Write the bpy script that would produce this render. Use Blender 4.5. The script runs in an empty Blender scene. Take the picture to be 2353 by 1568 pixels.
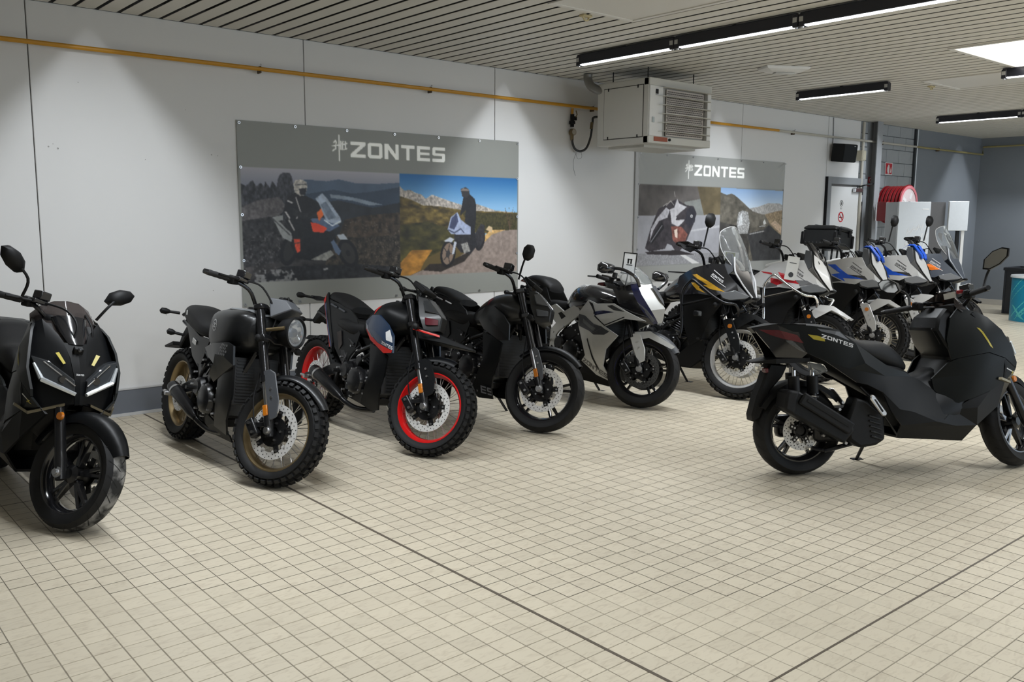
import bpy, bmesh, math, random
import numpy as np
from mathutils import Vector, Matrix
from mathutils.geometry import delaunay_2d_cdt

scn = bpy.context.scene
COL = scn.collection
PI = math.pi

# ------------------------------------------------------------------ camera
CAM_H = 1.515
yaw, pitch, roll = math.radians(40.43), math.radians(-7.93), math.radians(0.335)
fwd = Vector((math.sin(yaw) * math.cos(pitch), math.cos(yaw) * math.cos(pitch), math.sin(pitch)))
rgt = Vector((math.cos(yaw), -math.sin(yaw), 0.0))
upv = rgt.cross(fwd)
r2 = math.cos(roll) * rgt + math.sin(roll) * upv
u2 = -math.sin(roll) * rgt + math.cos(roll) * upv
cam_d = bpy.data.cameras.new('camera')
cam_d.sensor_width = 36.0
cam_d.lens = 2039.0 / 2353.0 * 36.0
cam_d.clip_start = 0.05
cam_d.clip_end = 200
cam = bpy.data.objects.new('camera', cam_d)
cam.matrix_world = Matrix(((r2.x, u2.x, -fwd.x, 0.0), (r2.y, u2.y, -fwd.y, 0.0), (r2.z, u2.z, -fwd.z, CAM_H), (0, 0, 0, 1)))
COL.objects.link(cam)
scn.camera = cam

# ------------------------------------------------------------------ light and exposure
scn.view_settings.view_transform = 'Standard'
scn.view_settings.look = 'None'
scn.view_settings.gamma = 1.0
scn.view_settings.use_curve_mapping = False
scn.view_settings.exposure = 0.0
wd = bpy.data.worlds.new('sky')
scn.world = wd
wd.use_nodes = True
wd.node_tree.nodes['Background'].inputs[0].default_value = (0.72, 0.84, 1.0, 1)
wd.node_tree.nodes['Background'].inputs[1].default_value = 1.0


def area(name, loc, rot, sx, sy, power, col=(1, 1, 1), spread=180.0):
    l = bpy.data.lights.new(name, 'AREA')
    l.shape = 'RECTANGLE'
    l.size, l.size_y = sx, sy
    l.energy = power
    l.color = col
    l.spread = math.radians(spread)
    o = bpy.data.objects.new(name, l)
    o.location = loc
    o.rotation_euler = rot
    COL.objects.link(o)
    return o


WALL_Y = 6.96      # the long white wall
CEIL_Z = 2.97
FAR_X = 17.0       # grey end wall
LEFT_X = -3.2
FRONT_Y = -4.6     # shop-front wall with the windows
# daylight through the shop windows of the front wall and through the glazed roof opening
area('window_daylight', (10.6, FRONT_Y - 0.06, 1.55), (math.radians(90), 0, 0), 10.9, 2.25, 165, (0.74, 0.87, 1.0))
area('roof_daylight', (8.66, 2.5, CEIL_Z - 0.03), (0, 0, 0), 1.4, 2.0, 20, (1.0, 0.97, 0.92))

# ------------------------------------------------------------------ materials
MATS = {}


def mat(name, col=(0.5, 0.5, 0.5), rough=0.5, metal=0.0, var=0.06, scale=30.0, bump=0.0, coat=0.0, emit=0.0,
        alpha=1.0, trans=0.0, spec=0.5, attr=None, coords='Object'):
    if name in MATS:
        return MATS[name]
    m = bpy.data.materials.new(name)
    m.use_nodes = True
    nt = m.node_tree
    b = nt.nodes['Principled BSDF']
    b.inputs['Roughness'].default_value = rough
    b.inputs['Metallic'].default_value = metal
    b.inputs['Specular IOR Level'].default_value = spec
    b.inputs['Coat Weight'].default_value = coat
    b.inputs['Coat Roughness'].default_value = 0.08
    b.inputs['Alpha'].default_value = alpha
    if trans > 0.4:
        b.inputs['IOR'].default_value = 1.15
    b.inputs['Transmission Weight'].default_value = trans
    tc = nt.nodes.new('ShaderNodeTexCoord')
    nz = nt.nodes.new('ShaderNodeTexNoise')
    nz.inputs['Scale'].default_value = scale
    nz.inputs['Detail'].default_value = 4.0
    nt.links.new(tc.outputs[coords], nz.inputs['Vector'])
    mx = nt.nodes.new('ShaderNodeMix')
    mx.data_type = 'RGBA'
    mx.blend_type = 'MULTIPLY'
    rp = nt.nodes.new('ShaderNodeMapRange')
    rp.inputs['To Min'].default_value = 1.0 - var
    rp.inputs['To Max'].default_value = 1.0 + var
    nt.links.new(nz.outputs['Fac'], rp.inputs['Value'])
    mx.inputs['Factor'].default_value = 1.0
    if attr:
        at = nt.nodes.new('ShaderNodeAttribute')
        at.attribute_name = attr
        nt.links.new(at.outputs['Color'], mx.inputs['A'])
    else:
        mx.inputs['A'].default_value = (*col, 1)
    nt.links.new(rp.outputs['Result'], mx.inputs['B'])
    nt.links.new(mx.outputs['Result'], b.inputs['Base Color'])
    if bump:
        bp = nt.nodes.new('ShaderNodeBump')
        bp.inputs['Strength'].default_value = bump
        bp.inputs['Distance'].default_value = 0.002
        nt.links.new(nz.outputs['Fac'], bp.inputs['Height'])
        nt.links.new(bp.outputs['Normal'], b.inputs['Normal'])
    if emit:
        b.inputs['Emission Color'].default_value = (*col, 1)
        b.inputs['Emission Strength'].default_value = emit
    MATS[name] = m
    return m


def srgb(r, g, b):
    f = lambda c: (c / 255 / 12.92) if c <= 10 else ((c / 255 + 0.055) / 1.055) ** 2.4
    return (f(r), f(g), f(b))


BLK = mat('black_plastic', (0.005, 0.005, 0.0055), 0.55, spec=0.28, var=0.15, bump=0.05, scale=400)
MATTE = mat('matte_black_paint', (0.0045, 0.005, 0.0058), 0.42, spec=0.24, var=0.05, scale=60)
GLOSS = mat('gloss_black_paint', (0.012, 0.012, 0.014), 0.14, var=0.05, coat=0.6)
SEAT = mat('seat_vinyl', (0.007, 0.007, 0.0075), 0.58, spec=0.32, var=0.1, bump=0.25, scale=900)
RUB = mat('tyre_rubber', (0.009, 0.009, 0.0095), 0.66, spec=0.32, var=0.15, bump=0.1, scale=300)
GRIP = mat('grip_rubber', (0.012, 0.012, 0.013), 0.8, var=0.1, bump=0.3, scale=700)
ENG = mat('engine_black', (0.014, 0.014, 0.015), 0.26, metal=0.3, var=0.2, bump=0.1, scale=150)
STEEL = mat('brushed_steel', (0.62, 0.62, 0.63), 0.28, metal=1.0, var=0.08, scale=200)
CHROME = mat('chrome', (0.82, 0.82, 0.84), 0.10, metal=1.0, var=0.03)
FORKB = mat('fork_black', (0.03, 0.03, 0.032), 0.22, metal=0.7, var=0.05)
DISC = mat('brake_disc_steel', (0.72, 0.71, 0.69), 0.40, metal=0.35, var=0.12, scale=120)
AMBER = mat('amber_reflector', srgb(190, 110, 25), 0.18, var=0.12, scale=300, coat=0.5)
REDL = mat('red_lens', (0.10, 0.014, 0.018), 0.12, var=0.1, coat=0.7)
LENS = mat('headlight_lens', (0.55, 0.58, 0.62), 0.06, var=0.1, trans=0.75, coat=0.6)
MIRR = mat('mirror_glass', (0.75, 0.76, 0.76), 0.04, metal=1.0, var=0.02)
CLEAR = mat('clear_screen', (0.86, 0.88, 0.88), 0.05, trans=0.92, var=0.03)
SMOKE = mat('smoked_screen', (0.10, 0.085, 0.08), 0.06, trans=0.55, var=0.05)
WHT = mat('white_plastic', (0.72, 0.72, 0.71), 0.45, var=0.03)


# ------------------------------------------------------------------ mesh kit
class G:
    """collects faces of one mesh"""

    def __init__(s):
        s.v = []
        s.f = []
        s.outer = []
        s.pan = []

    def add(s, vs, fs, outer=False):
        n = len(s.v)
        s.v += [tuple(p) for p in vs]
        for f in fs:
            s.f.append(tuple(i + n for i in f))
            if outer:
                s.outer.append(tuple(i + n for i in f))
        return s

    def box(s, c, d, R=None, taper=None):
        hx, hy, hz = d[0] / 2, d[1] / 2, d[2] / 2
        vs = []
        for z in (-1, 1):
            t = 1.0 if (taper is None or z < 0) else taper
            for x, y in ((-1, -1), (1, -1), (1, 1), (-1, 1)):
                p = Vector((x * hx * t, y * hy * t, z * hz))
                if R is not None:
                    p = R @ p
                vs.append(p + Vector(c))
        s.add(vs, [(3, 2, 1, 0), (4, 5, 6, 7), (0, 1, 5, 4), (1, 2, 6, 5), (2, 3, 7, 6), (3, 0, 4, 7)])
        return s

    def tube(s, pts, r, n=8, cap=True, close=False):
        pts = [Vector(p) for p in pts]
        m = len(pts)
        rs = r if isinstance(r, (list, tuple)) else [r] * m
        tang = []
        for i in range(m):
            a = pts[(i - 1) % m] if (i or close) else pts[i]
            b = pts[(i + 1) % m] if (i < m - 1 or close) else pts[i]
            t = (b - a)
            tang.append(t.normalized() if t.length > 1e-9 else Vector((0, 0, 1)))
        ref = Vector((0, 0, 1)) if abs(tang[0].z) < 0.9 else Vector((0, 1, 0))
        u = (ref - tang[0] * ref.dot(tang[0])).normalized()
        vs, fs = [], []
        for i in range(m):
            u = (u - tang[i] * u.dot(tang[i]))
            u = u.normalized() if u.length > 1e-6 else tang[i].orthogonal().normalized()
            w = tang[i].cross(u)
            for k in range(n):
                a = 2 * PI * k / n
                vs.append(pts[i] + rs[i] * (math.cos(a) * u + math.sin(a) * w))
        for i in range(m if close else m - 1):
            j = (i + 1) % m
            for k in range(n):
                k2 = (k + 1) % n
                fs.append((i * n + k, i * n + k2, j * n + k2, j * n + k))
        if cap and not close:
            fs.append(tuple(range(n - 1, -1, -1)))
            fs.append(tuple(range((m - 1) * n, m * n)))
        return s.add(vs, fs)

    def cyl(s, p0, p1, r0, r1=None, n=16):
        return s.tube([p0, p1], [r0, r0 if r1 is None else r1], n)

    def lathe(s, prof, o=(0, 0, 0), axis='y', n=32, a0=0.0, a1=2 * PI):
        """profile (radius, along-axis); closed ring unless an arc is asked for"""
        full = abs(a1 - a0 - 2 * PI) < 1e-6
        cnt = n if full else n + 1
        m = len(prof)
        vs = []
        for k in range(cnt):
            a = a0 + (a1 - a0) * k / n
            c, q = math.cos(a), math.sin(a)
            for r, h in prof:
                if axis == 'y':
                    p = (r * c, h, r * q)
                elif axis == 'z':
                    p = (r * c, r * q, h)
                else:
                    p = (h, r * c, r * q)
                vs.append((p[0] + o[0], p[1] + o[1], p[2] + o[2]))
        fs = []
        for k in range(n):
            k2 = (k + 1) % cnt
            for i in range(m - 1):
                fs.append((k * m + i, k * m + i + 1, k2 * m + i + 1, k2 * m + i))
        return s.add(vs, fs)

    def ring(s, prof, o, axis='y', n=32, a0=0.0, a1=2 * PI):
        s.lathe(list(prof) + [prof[0]], o, axis, n, a0, a1)
        return s

    def loft(s, rings, cap=True, outer=True):
        n = len(rings[0])
        vs = [p for r in rings for p in r]
        fs = []
        for i in range(len(rings) - 1):
            for k in range(n):
                k2 = (k + 1) % n
                fs.append((i * n + k, i * n + k2, (i + 1) * n + k2, (i + 1) * n + k))
        if cap:
            fs.append(tuple(range(n - 1, -1, -1)))
            fs.append(tuple(range((len(rings) - 1) * n, len(rings) * n)))
        return s.add(vs, fs, outer)

    def body(s, secs, sub=3, nsub=3, cap=True, smooth_ring=True):
        """secs: (x, [(y,z) half profile from top centre down to bottom centre]) swept along x, both sides"""
        rings = []
        for x, hp in secs:
            full = [(x, q[0], q[1]) if len(q) == 2 else (x + q[2], q[0], q[1]) for q in hp]
            rings.append(full + [(q[0], -q[1], q[2]) for q in hp2(full)])
        if smooth_ring and nsub > 1:
            rings = [catmull_ring(r, nsub) for r in rings]
        if sub > 1:
            rings = catmull_rows(rings, sub)
        return s.loft(rings, cap)

    def prism(s, poly, y0, y1, plane='xz', inset=0.0):
        n = len(poly)
        mk = {'xz': lambda a, b, h: (a, h, b), 'xy': lambda a, b, h: (a, b, h), 'yz': lambda a, b, h: (h, a, b)}[plane]
        vs = [mk(a, b, y0) for a, b in poly] + [mk(a, b, y1) for a, b in poly]
        fs = [tuple(range(n - 1, -1, -1)), tuple(range(n, 2 * n))]
        for k in range(n):
            k2 = (k + 1) % n
            fs.append((k, k2, n + k2, n + k))
        return s.add(vs, fs)

    def panel(s, outline, inner=(), edges=(), t=0.008, sides=(-1, 1)):
        """thin moulded shell: points (x, z, y) with y the outward distance from the mid plane"""
        pts = list(outline) + list(inner)
        no = len(outline)
        ed = [(i, (i + 1) % no) for i in range(no)] + [tuple(e) for e in edges]
        res = delaunay_2d_cdt([Vector((p[0], p[1])) for p in pts], ed, [], 1, 1e-5)
        v2, e2, f2 = res[0], res[1], res[2]
        org = res[3]
        ys = []
        for i, v in enumerate(v2):
            if org[i]:
                ys.append(pts[org[i][0]][2])
            else:
                d = [((p[0] - v.x) ** 2 + (p[1] - v.y) ** 2 + 1e-9, p[2]) for p in pts]
                w = [(1 / q[0], q[1]) for q in d]
                ys.append(sum(a * b for a, b in w) / sum(a for a, b in w))
        use = {}
        for a, b in e2:
            use[(min(a, b), max(a, b))] = 0
        cnt = {}
        for f in f2:
            for a, b in zip(f, f[1:] + f[:1] if isinstance(f, list) else list(f)[1:] + [f[0]]):
                k = (min(a, b), max(a, b))
                cnt[k] = cnt.get(k, 0) + 1
        for sd in sides:
            n = len(v2)
            s.pan.append(len(s.v))
            vo = [(v.x, sd * y, v.y) for v, y in zip(v2, ys)]
            vi = [(v.x, sd * (y - t), v.y) for v, y in zip(v2, ys)]
            fo = [tuple(f) if sd < 0 else tuple(reversed(f)) for f in f2]
            s.add(vo, fo, True)
            base = len(s.v) - n
            s.v += vi
            for f in fo:
                s.f.append(tuple(base + n + i for i in reversed(f)))
            for f in fo:
                for a, b in zip(f, f[1:] + f[:1]):
                    if cnt[(min(a, b), max(a, b))] == 1:
                        s.f.append((base + b, base + a, base + n + a, base + n + b))
        return s

    def mirror(s):
        n = len(s.v)
        fs = list(s.f)
        s.v += [(p[0], -p[1], p[2]) for p in s.v]
        s.f += [tuple(i + n for i in reversed(f)) for f in fs]
        s.outer += [tuple(i + n for i in reversed(f)) for f in list(s.outer)]
        return s

    def move(s, M, start=0):
        for i in range(start, len(s.v)):
            p = M @ Vector(s.v[i])
            s.v[i] = (p.x, p.y, p.z)
        return s


def halves(g):
    """the separate sides of a mirrored panel, each as its own mesh"""
    out = []
    st = g.pan + [len(g.v)]
    for a, b in zip(st[:-1], st[1:]):
        q = G()
        q.v = g.v[a:b]
        q.f = [tuple(i - a for i in f) for f in g.f if a <= f[0] < b]
        out.append(q)
    return out


def hp2(full):
    """the other half of a half profile, bottom to top, without the two centre points"""
    h = list(full)
    if abs(h[0][1]) < 1e-9:
        h = h[1:]
    if abs(h[-1][1]) < 1e-9:
        h = h[:-1]
    return list(reversed(h))


def cm(p0, p1, p2, p3, t):
    return tuple(0.5 * (2 * b + (-a + c) * t + (2 * a - 5 * b + 4 * c - d) * t * t + (-a + 3 * b - 3 * c + d) * t ** 3)
                 for a, b, c, d in zip(p0, p1, p2, p3))


def catmull_ring(r, k):
    n = len(r)
    out = []
    for i in range(n):
        for j in range(k):
            out.append(cm(r[i - 1], r[i], r[(i + 1) % n], r[(i + 2) % n], j / k))
    return out


def catmull_rows(rows, k):
    n = len(rows)
    out = []
    for i in range(n - 1):
        a, b, c, d = rows[max(i - 1, 0)], rows[i], rows[i + 1], rows[min(i + 2, n - 1)]
        for j in range(k):
            out.append([cm(a[q], b[q], c[q], d[q], j / k) for q in range(len(b))])
    out.append(rows[-1])
    return out


def curve(pts, k=6):
    """smooth open polyline through the points"""
    n = len(pts)
    out = []
    for i in range(n - 1):
        for j in range(k):
            out.append(cm(pts[max(i - 1, 0)], pts[i], pts[i + 1], pts[min(i + 2, n - 1)], j / k))
    out.append(tuple(pts[-1]))
    return out


def build(name, g, m, parent=None, M=None, bevel=0.0, smooth=35.0, seg=1, kind=None, loc=None, recalc=True):
    me = bpy.data.meshes.new(name)
    v = g.v
    if M is not None:
        v = [tuple(M @ Vector(p)) for p in v]
    me.from_pydata([tuple(p) for p in v], [], g.f)
    me.update()
    if recalc:
        bm = bmesh.new()
        bm.from_mesh(me)
        bmesh.ops.recalc_face_normals(bm, faces=bm.faces)
        bm.to_mesh(me)
        bm.free()
    if smooth:
        me.polygons.foreach_set('use_smooth', [True] * len(me.polygons))
        me.set_sharp_from_angle(angle=math.radians(smooth))
    me.materials.append(m)
    o = bpy.data.objects.new(name, me)
    COL.objects.link(o)
    if parent is not None:
        o.parent = parent
    if loc:
        o.location = loc
    if bevel:
        b = o.modifiers.new('edge', 'BEVEL')
        b.width = bevel
        b.segments = seg
        b.limit_method = 'ANGLE'
        b.angle_limit = math.radians(40)
    if kind:
        o['kind'] = kind
    return o


def empty(name, loc=(0, 0, 0), rot=(0, 0, 0), label=None, cat=None, group=None, kind=None):
    o = bpy.data.objects.new(name, None)
    o.empty_display_size = 0.1
    o.location = loc
    o.rotation_euler = rot
    COL.objects.link(o)
    return tag(o, label, cat, group, kind)


def tag(o, label=None, cat=None, group=None, kind=None):
    if label:
        o['label'] = label
    if cat:
        o['category'] = cat
    if group:
        o['group'] = group
    if kind:
        o['kind'] = kind
    return o


def tri_clip(sub, tri):
    """clip a convex 2D polygon to a triangle"""
    ar = (tri[1][0] - tri[0][0]) * (tri[2][1] - tri[0][1]) - (tri[2][0] - tri[0][0]) * (tri[1][1] - tri[0][1])
    if abs(ar) < 1e-10:
        return []
    t = tri if ar > 0 else (tri[0], tri[2], tri[1])
    out = sub
    for i in range(3):
        a, b = t[i], t[(i + 1) % 3]
        ins = lambda p: (b[0] - a[0]) * (p[1] - a[1]) - (b[1] - a[1]) * (p[0] - a[0])
        src, out = out, []
        for j in range(len(src)):
            p, q = src[j], src[(j + 1) % len(src)]
            dp, dq = ins(p), ins(q)
            if dp >= 0:
                out.append(p)
            if (dp >= 0) != (dq >= 0):
                k = dp / (dp - dq)
                out.append((p[0] + k * (q[0] - p[0]), p[1] + k * (q[1] - p[1])))
        if len(out) < 3:
            return []
    return out


def triangulate2(poly):
    n = len(poly)
    res = delaunay_2d_cdt([Vector(p) for p in poly], [(i, (i + 1) % n) for i in range(n)], [], 1, 1e-6)
    return [[tuple(res[0][i]) for i in f] for f in res[2]]


def decal(src, polys, side=-1, off=0.002, axes=(0, 2, 1), flip=None):
    """flat print laid on the outer faces of src, projected along axes[2]"""
    u, w, h = axes
    g = G()
    tris = []
    for f in src.outer:
        for k in range(1, len(f) - 1):
            a, b, c = (Vector(src.v[f[0]]), Vector(src.v[f[k]]), Vector(src.v[f[k + 1]]))
            if (a[h] + b[h] + c[h]) * side <= 0:
                continue
            nn = (b - a).cross(c - a)
            if nn.length < 1e-12:
                continue
            nn.normalize()
            if abs(nn[h]) < 0.12:
                continue
            if nn[h] * side < 0:
                nn = -nn
            tris.append((a, b, c, nn))
    for poly in polys:
        for d in triangulate2(poly):
            x0, x1 = min(p[0] for p in d), max(p[0] for p in d)
            y0, y1 = min(p[1] for p in d), max(p[1] for p in d)
            for a, b, c, nn in tris:
                if max(a[u], b[u], c[u]) < x0 or min(a[u], b[u], c[u]) > x1 or max(a[w], b[w], c[w]) < y0 or min(a[w], b[w], c[w]) > y1:
                    continue
                q = tri_clip(d, ((a[u], a[w]), (b[u], b[w]), (c[u], c[w])))
                if not q:
                    continue
                vs = []
                for p in q:
                    P = Vector((0, 0, 0))
                    P[u], P[w] = p[0], p[1]
                    P[h] = a[h] - (nn[u] * (p[0] - a[u]) + nn[w] * (p[1] - a[w])) / nn[h]
                    vs.append(P + nn * off)
                g.add(vs, [tuple(range(len(vs)))])
    return g


GLY = {
    'Z': [[(0, 1), (1, 1), (1, .8), (.34, .2), (1, .2), (1, 0), (0, 0), (0, .2), (.66, .8), (0, .8)]],
    'O': [[(.5, 1), (.1, 1), (0, .9), (0, .1), (.1, 0), (.5, 0), (.5, .2), (.23, .2), (.23, .8), (.5, .8)],
          [(.5, 1), (.5, .8), (.77, .8), (.77, .2), (.5, .2), (.5, 0), (.9, 0), (1, .1), (1, .9), (.9, 1)]],
    'N': [[(0, 0), (0, 1), (.26, 1), (.77, .36), (.77, 1), (1, 1), (1, 0), (.76, 0), (.23, .66), (.23, 0)]],
    'T': [[(0, 1), (1, 1), (1, .8), (.62, .8), (.62, 0), (.38, 0), (.38, .8), (0, .8)]],
    'E': [[(0, 1), (1, 1), (1, .8), (.24, .8), (.24, .6), (.95, .6), (.95, .41), (.24, .41), (.24, .2), (1, .2), (1, 0), (0, 0)]],
    'S': [[(1, 1), (.1, 1), (0, .9), (0, .49), (.1, .4), (.76, .4), (.76, .2), (0, .2), (0, 0), (.9, 0), (1, .1), (1, .52), (.9, .6), (.24, .6), (.24, .8), (1, .8)]],
    'X': [[(0, 1), (.28, 1), (.5, .64), (.72, 1), (1, 1), (.64, .5), (1, 0), (.72, 0), (.5, .36), (.28, 0), (0, 0), (.36, .5)]],
}


def word(text, o, ex, ey, w=1.0, gap=0.18):
    """letter outlines in 2D: o origin (bottom start), ex one letter advance vector, ey letter height vector"""
    out = []
    for i, ch in enumerate(text):
        for poly in GLY[ch]:
            q = [(o[0] + (i * (1 + gap) + a) * ex[0] * w + b * ey[0], o[1] + (i * (1 + gap) + a) * ex[1] * w + b * ey[1]) for a, b in poly]
            out.append(q)
    return out
# ------------------------------------------------------------------ floor
def tile_material():
    m = bpy.data.materials.new('cream_floor_tile')
    m.use_nodes = True
    nt = m.node_tree
    b = nt.nodes['Principled BSDF']
    b.inputs['Roughness'].default_value = 0.33
    b.inputs['Specular IOR Level'].default_value = 0.30
    geo = nt.nodes.new('ShaderNodeNewGeometry')
    mp = nt.nodes.new('ShaderNodeMapping')
    mp.inputs['Scale'].default_value = (9, 26, 9)
    nt.links.new(geo.outputs['Position'], mp.inputs['Vector'])
    n1 = nt.nodes.new('ShaderNodeTexNoise')
    n1.inputs['Scale'].default_value = 1.6
    n1.inputs['Detail'].default_value = 6
    n1.inputs['Distortion'].default_value = 1.4
    nt.links.new(mp.outputs['Vector'], n1.inputs['Vector'])
    cr = nt.nodes.new('ShaderNodeValToRGB')
    cr.color_ramp.elements[0].position = 0.30
    cr.color_ramp.elements[0].color = (0.515, 0.450, 0.345, 1)
    cr.color_ramp.elements[1].position = 0.50
    cr.color_ramp.elements[1].color = (0.600, 0.535, 0.415, 1)
    nt.links.new(n1.outputs['Fac'], cr.inputs['Fac'])
    # every tile a slightly different firing shade
    wn = nt.nodes.new('ShaderNodeTexWhiteNoise')
    wn.noise_dimensions = '2D'
    sub = nt.nodes.new('ShaderNodeVectorMath')
    sub.operation = 'SUBTRACT'
    sub.inputs[1].default_value = (1.0766, 3.240, 0)
    dv = nt.nodes.new('ShaderNodeVectorMath')
    dv.operation = 'SCALE'
    dv.inputs['Scale'].default_value = 1 / 0.1004
    fl = nt.nodes.new('ShaderNodeVectorMath')
    fl.operation = 'FLOOR'
    nt.links.new(geo.outputs['Position'], sub.inputs[0])
    nt.links.new(sub.outputs[0], dv.inputs[0])
    nt.links.new(dv.outputs[0], fl.inputs[0])
    nt.links.new(fl.outputs[0], wn.inputs['Vector'])
    rg = nt.nodes.new('ShaderNodeMapRange')
    rg.inputs['To Min'].default_value = 0.955
    rg.inputs['To Max'].default_value = 1.045
    nt.links.new(wn.outputs['Value'], rg.inputs['Value'])
    mx = nt.nodes.new('ShaderNodeMix')
    mx.data_type = 'RGBA'
    mx.blend_type = 'MULTIPLY'
    mx.inputs['Factor'].default_value = 1.0
    nt.links.new(cr.outputs['Color'], mx.inputs['A'])
    nt.links.new(rg.outputs['Result'], mx.inputs['B'])
    nt.links.new(mx.outputs['Result'], b.inputs['Base Color'])
    rr = nt.nodes.new('ShaderNodeMapRange')
    rr.inputs['To Min'].default_value = 0.34
    rr.inputs['To Max'].default_value = 0.46
    nt.links.new(n1.outputs['Fac'], rr.inputs['Value'])
    nt.links.new(rr.outputs['Result'], b.inputs['Roughness'])
    return m


TILE = tile_material()
GROUT = mat('floor_grout', (0.27, 0.24, 0.19), 0.9, var=0.2, scale=40, bump=0.2)
JOINT = mat('joint_strip', (0.105, 0.085, 0.062), 0.6, var=0.25, scale=60, bump=0.2)
PIT, TX0, TY0 = 0.1004, 1.0766, 3.240
GW = 0.0036


def to_px(p):
    q = Vector(p) - Vector((0, 0, CAM_H))
    d = q.dot(fwd)
    if d < 0.3:
        return None
    return (1176.5 + 2039 * q.dot(r2) / d, 784 - 2039 * q.dot(u2) / d)


g = G()
g.box(((LEFT_X + FAR_X) / 2, (FRONT_Y + WALL_Y) / 2, -0.052), (FAR_X - LEFT_X, WALL_Y - FRONT_Y, 0.1))
floor = build('floor', g, GROUT, kind='structure', smooth=0)
tag(floor, 'cream square ceramic tiles of the showroom floor with dark joints')
i0, i1 = math.floor((LEFT_X - TX0) / PIT), math.ceil((FAR_X - TX0) / PIT)
j0, j1 = math.floor((FRONT_Y - TY0) / PIT), math.ceil((WALL_Y - TY0) / PIT)
cells = []
for i in range(i0, i1):
    for j in range(j0, j1):
        xa, ya = TX0 + i * PIT, TY0 + j * PIT
        c = to_px((xa + PIT / 2, ya + PIT / 2, 0))
        ar = 0
        if c and -20 < c[0] < 2373 and 0 < c[1] < 1590:
            q = [to_px((xa + a * PIT, ya + b * PIT, 0)) for a, b in ((0, 0), (1, 0), (1, 1), (0, 1))]
            if all(q):
                ar = abs(sum(q[k][0] * q[(k + 1) % 4][1] - q[(k + 1) % 4][0] * q[k][1] for k in range(4))) / 2
        cells.append((ar, xa, ya))
cells.sort(reverse=True)
h = (PIT - GW) / 2
gt = G()
b_ = 0.0012
gt.add([(-h, -h, -0.004), (h, -h, -0.004), (h, h, -0.004), (-h, h, -0.004),
        (-h, -h, -b_), (h, -h, -b_), (h, h, -b_), (-h, h, -b_),
        (-h + b_, -h + b_, 0), (h - b_, -h + b_, 0), (h - b_, h - b_, 0), (-h + b_, h - b_, 0)],
       [(0, 1, 5, 4), (1, 2, 6, 5), (2, 3, 7, 6), (3, 0, 4, 7), (4, 5, 9, 8), (5, 6, 10, 9), (6, 7, 11, 10), (7, 4, 8, 11), (8, 9, 10, 11)])
t0 = build('tile', gt, TILE, floor, smooth=0)
rng = random.Random(3)
for k, (ar, xa, ya) in enumerate(cells[:300]):
    o = t0 if k == 0 else t0.copy()
    if k:
        COL.objects.link(o)
    o.parent = floor
    o.location = (xa + PIT / 2, ya + PIT / 2, 0)
rest = G()
for ar, xa, ya in cells[300:]:
    x0, x1, y0, y1 = max(xa + GW / 2, LEFT_X), min(xa + PIT - GW / 2, FAR_X), max(ya + GW / 2, FRONT_Y), min(ya + PIT - GW / 2, WALL_Y)
    n = len(rest.v)
    rest.v += [(x0, y0, 0), (x1, y0, 0), (x1, y1, 0), (x0, y1, 0)]
    rest.f.append((n, n + 1, n + 2, n + 3))
build('tile_field', rest, TILE, floor, smooth=0, recalc=False, kind='stuff')
XJ, YJ1, YJ2 = TX0 + 11 * PIT, TY0 - 17 * PIT, TY0 + 19 * PIT
for nm, c, d in (('x', (XJ, (FRONT_Y + WALL_Y) / 2, 0.0), (0.0135, WALL_Y - FRONT_Y, 0.0024)),
                 ('y', ((XJ + 0.008 + FAR_X) / 2, YJ1, 0.0), (FAR_X - XJ - 0.016, 0.0085, 0.0022)),
                 ('y', ((LEFT_X + XJ) / 2 - 0.008, YJ1, 0.0), (XJ - LEFT_X - 0.016, 0.0085, 0.0022)),
                 ('y', ((LEFT_X + XJ) / 2 - 0.008, YJ2, 0.0), (XJ - LEFT_X - 0.016, 0.0052, 0.0016)),
                 ('y', ((XJ + 0.008 + FAR_X) / 2, YJ2, 0.0), (FAR_X - XJ - 0.016, 0.0045, 0.0014))):
    build('expansion_joint', G().box(c, d), JOINT, floor, smooth=0)

# ------------------------------------------------------------------ long wall of white panels
WALLM = mat('white_wall_panel', (0.73, 0.725, 0.715), 0.55, var=0.025, scale=1.2, coords='Object')
SEAMM = mat('wall_seam', (0.20, 0.19, 0.18), 0.8, var=0.1)
GREYW = mat('grey_wall_paint', (0.205, 0.225, 0.250), 0.6, var=0.05, scale=2.5, bump=0.05)
BLOCKM = mat('painted_block', (0.34, 0.36, 0.375), 0.6, var=0.08, scale=14, bump=0.3)
SKIRT = mat('grey_skirting', (0.135, 0.148, 0.172), 0.5, var=0.05, scale=8)
STRIP = mat('light_trim', (0.52, 0.52, 0.52), 0.45, var=0.05)
PANEL_END = 12.76
g = G()
g.box(((LEFT_X + PANEL_END) / 2, WALL_Y + 0.06, CEIL_Z / 2 + 0.1), (PANEL_END - LEFT_X, 0.08, CEIL_Z + 0.2))
wall = build('wall_back', g, SEAMM, kind='structure', smooth=0)
tag(wall, 'long white wall of wide vertical panels with thin dark seams')
seams = [LEFT_X, -2.57, -0.51, 1.55, 3.63, 5.69, 7.76, 9.79, 11.85]
for a, b in zip(seams[:-1], seams[1:]):
    build('wall_panel', G().box(((a + b) / 2, WALL_Y + 0.010, CEIL_Z / 2), (b - a - 0.007, 0.02, CEIL_Z)), WALLM, wall, smooth=0, bevel=0.003)
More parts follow.
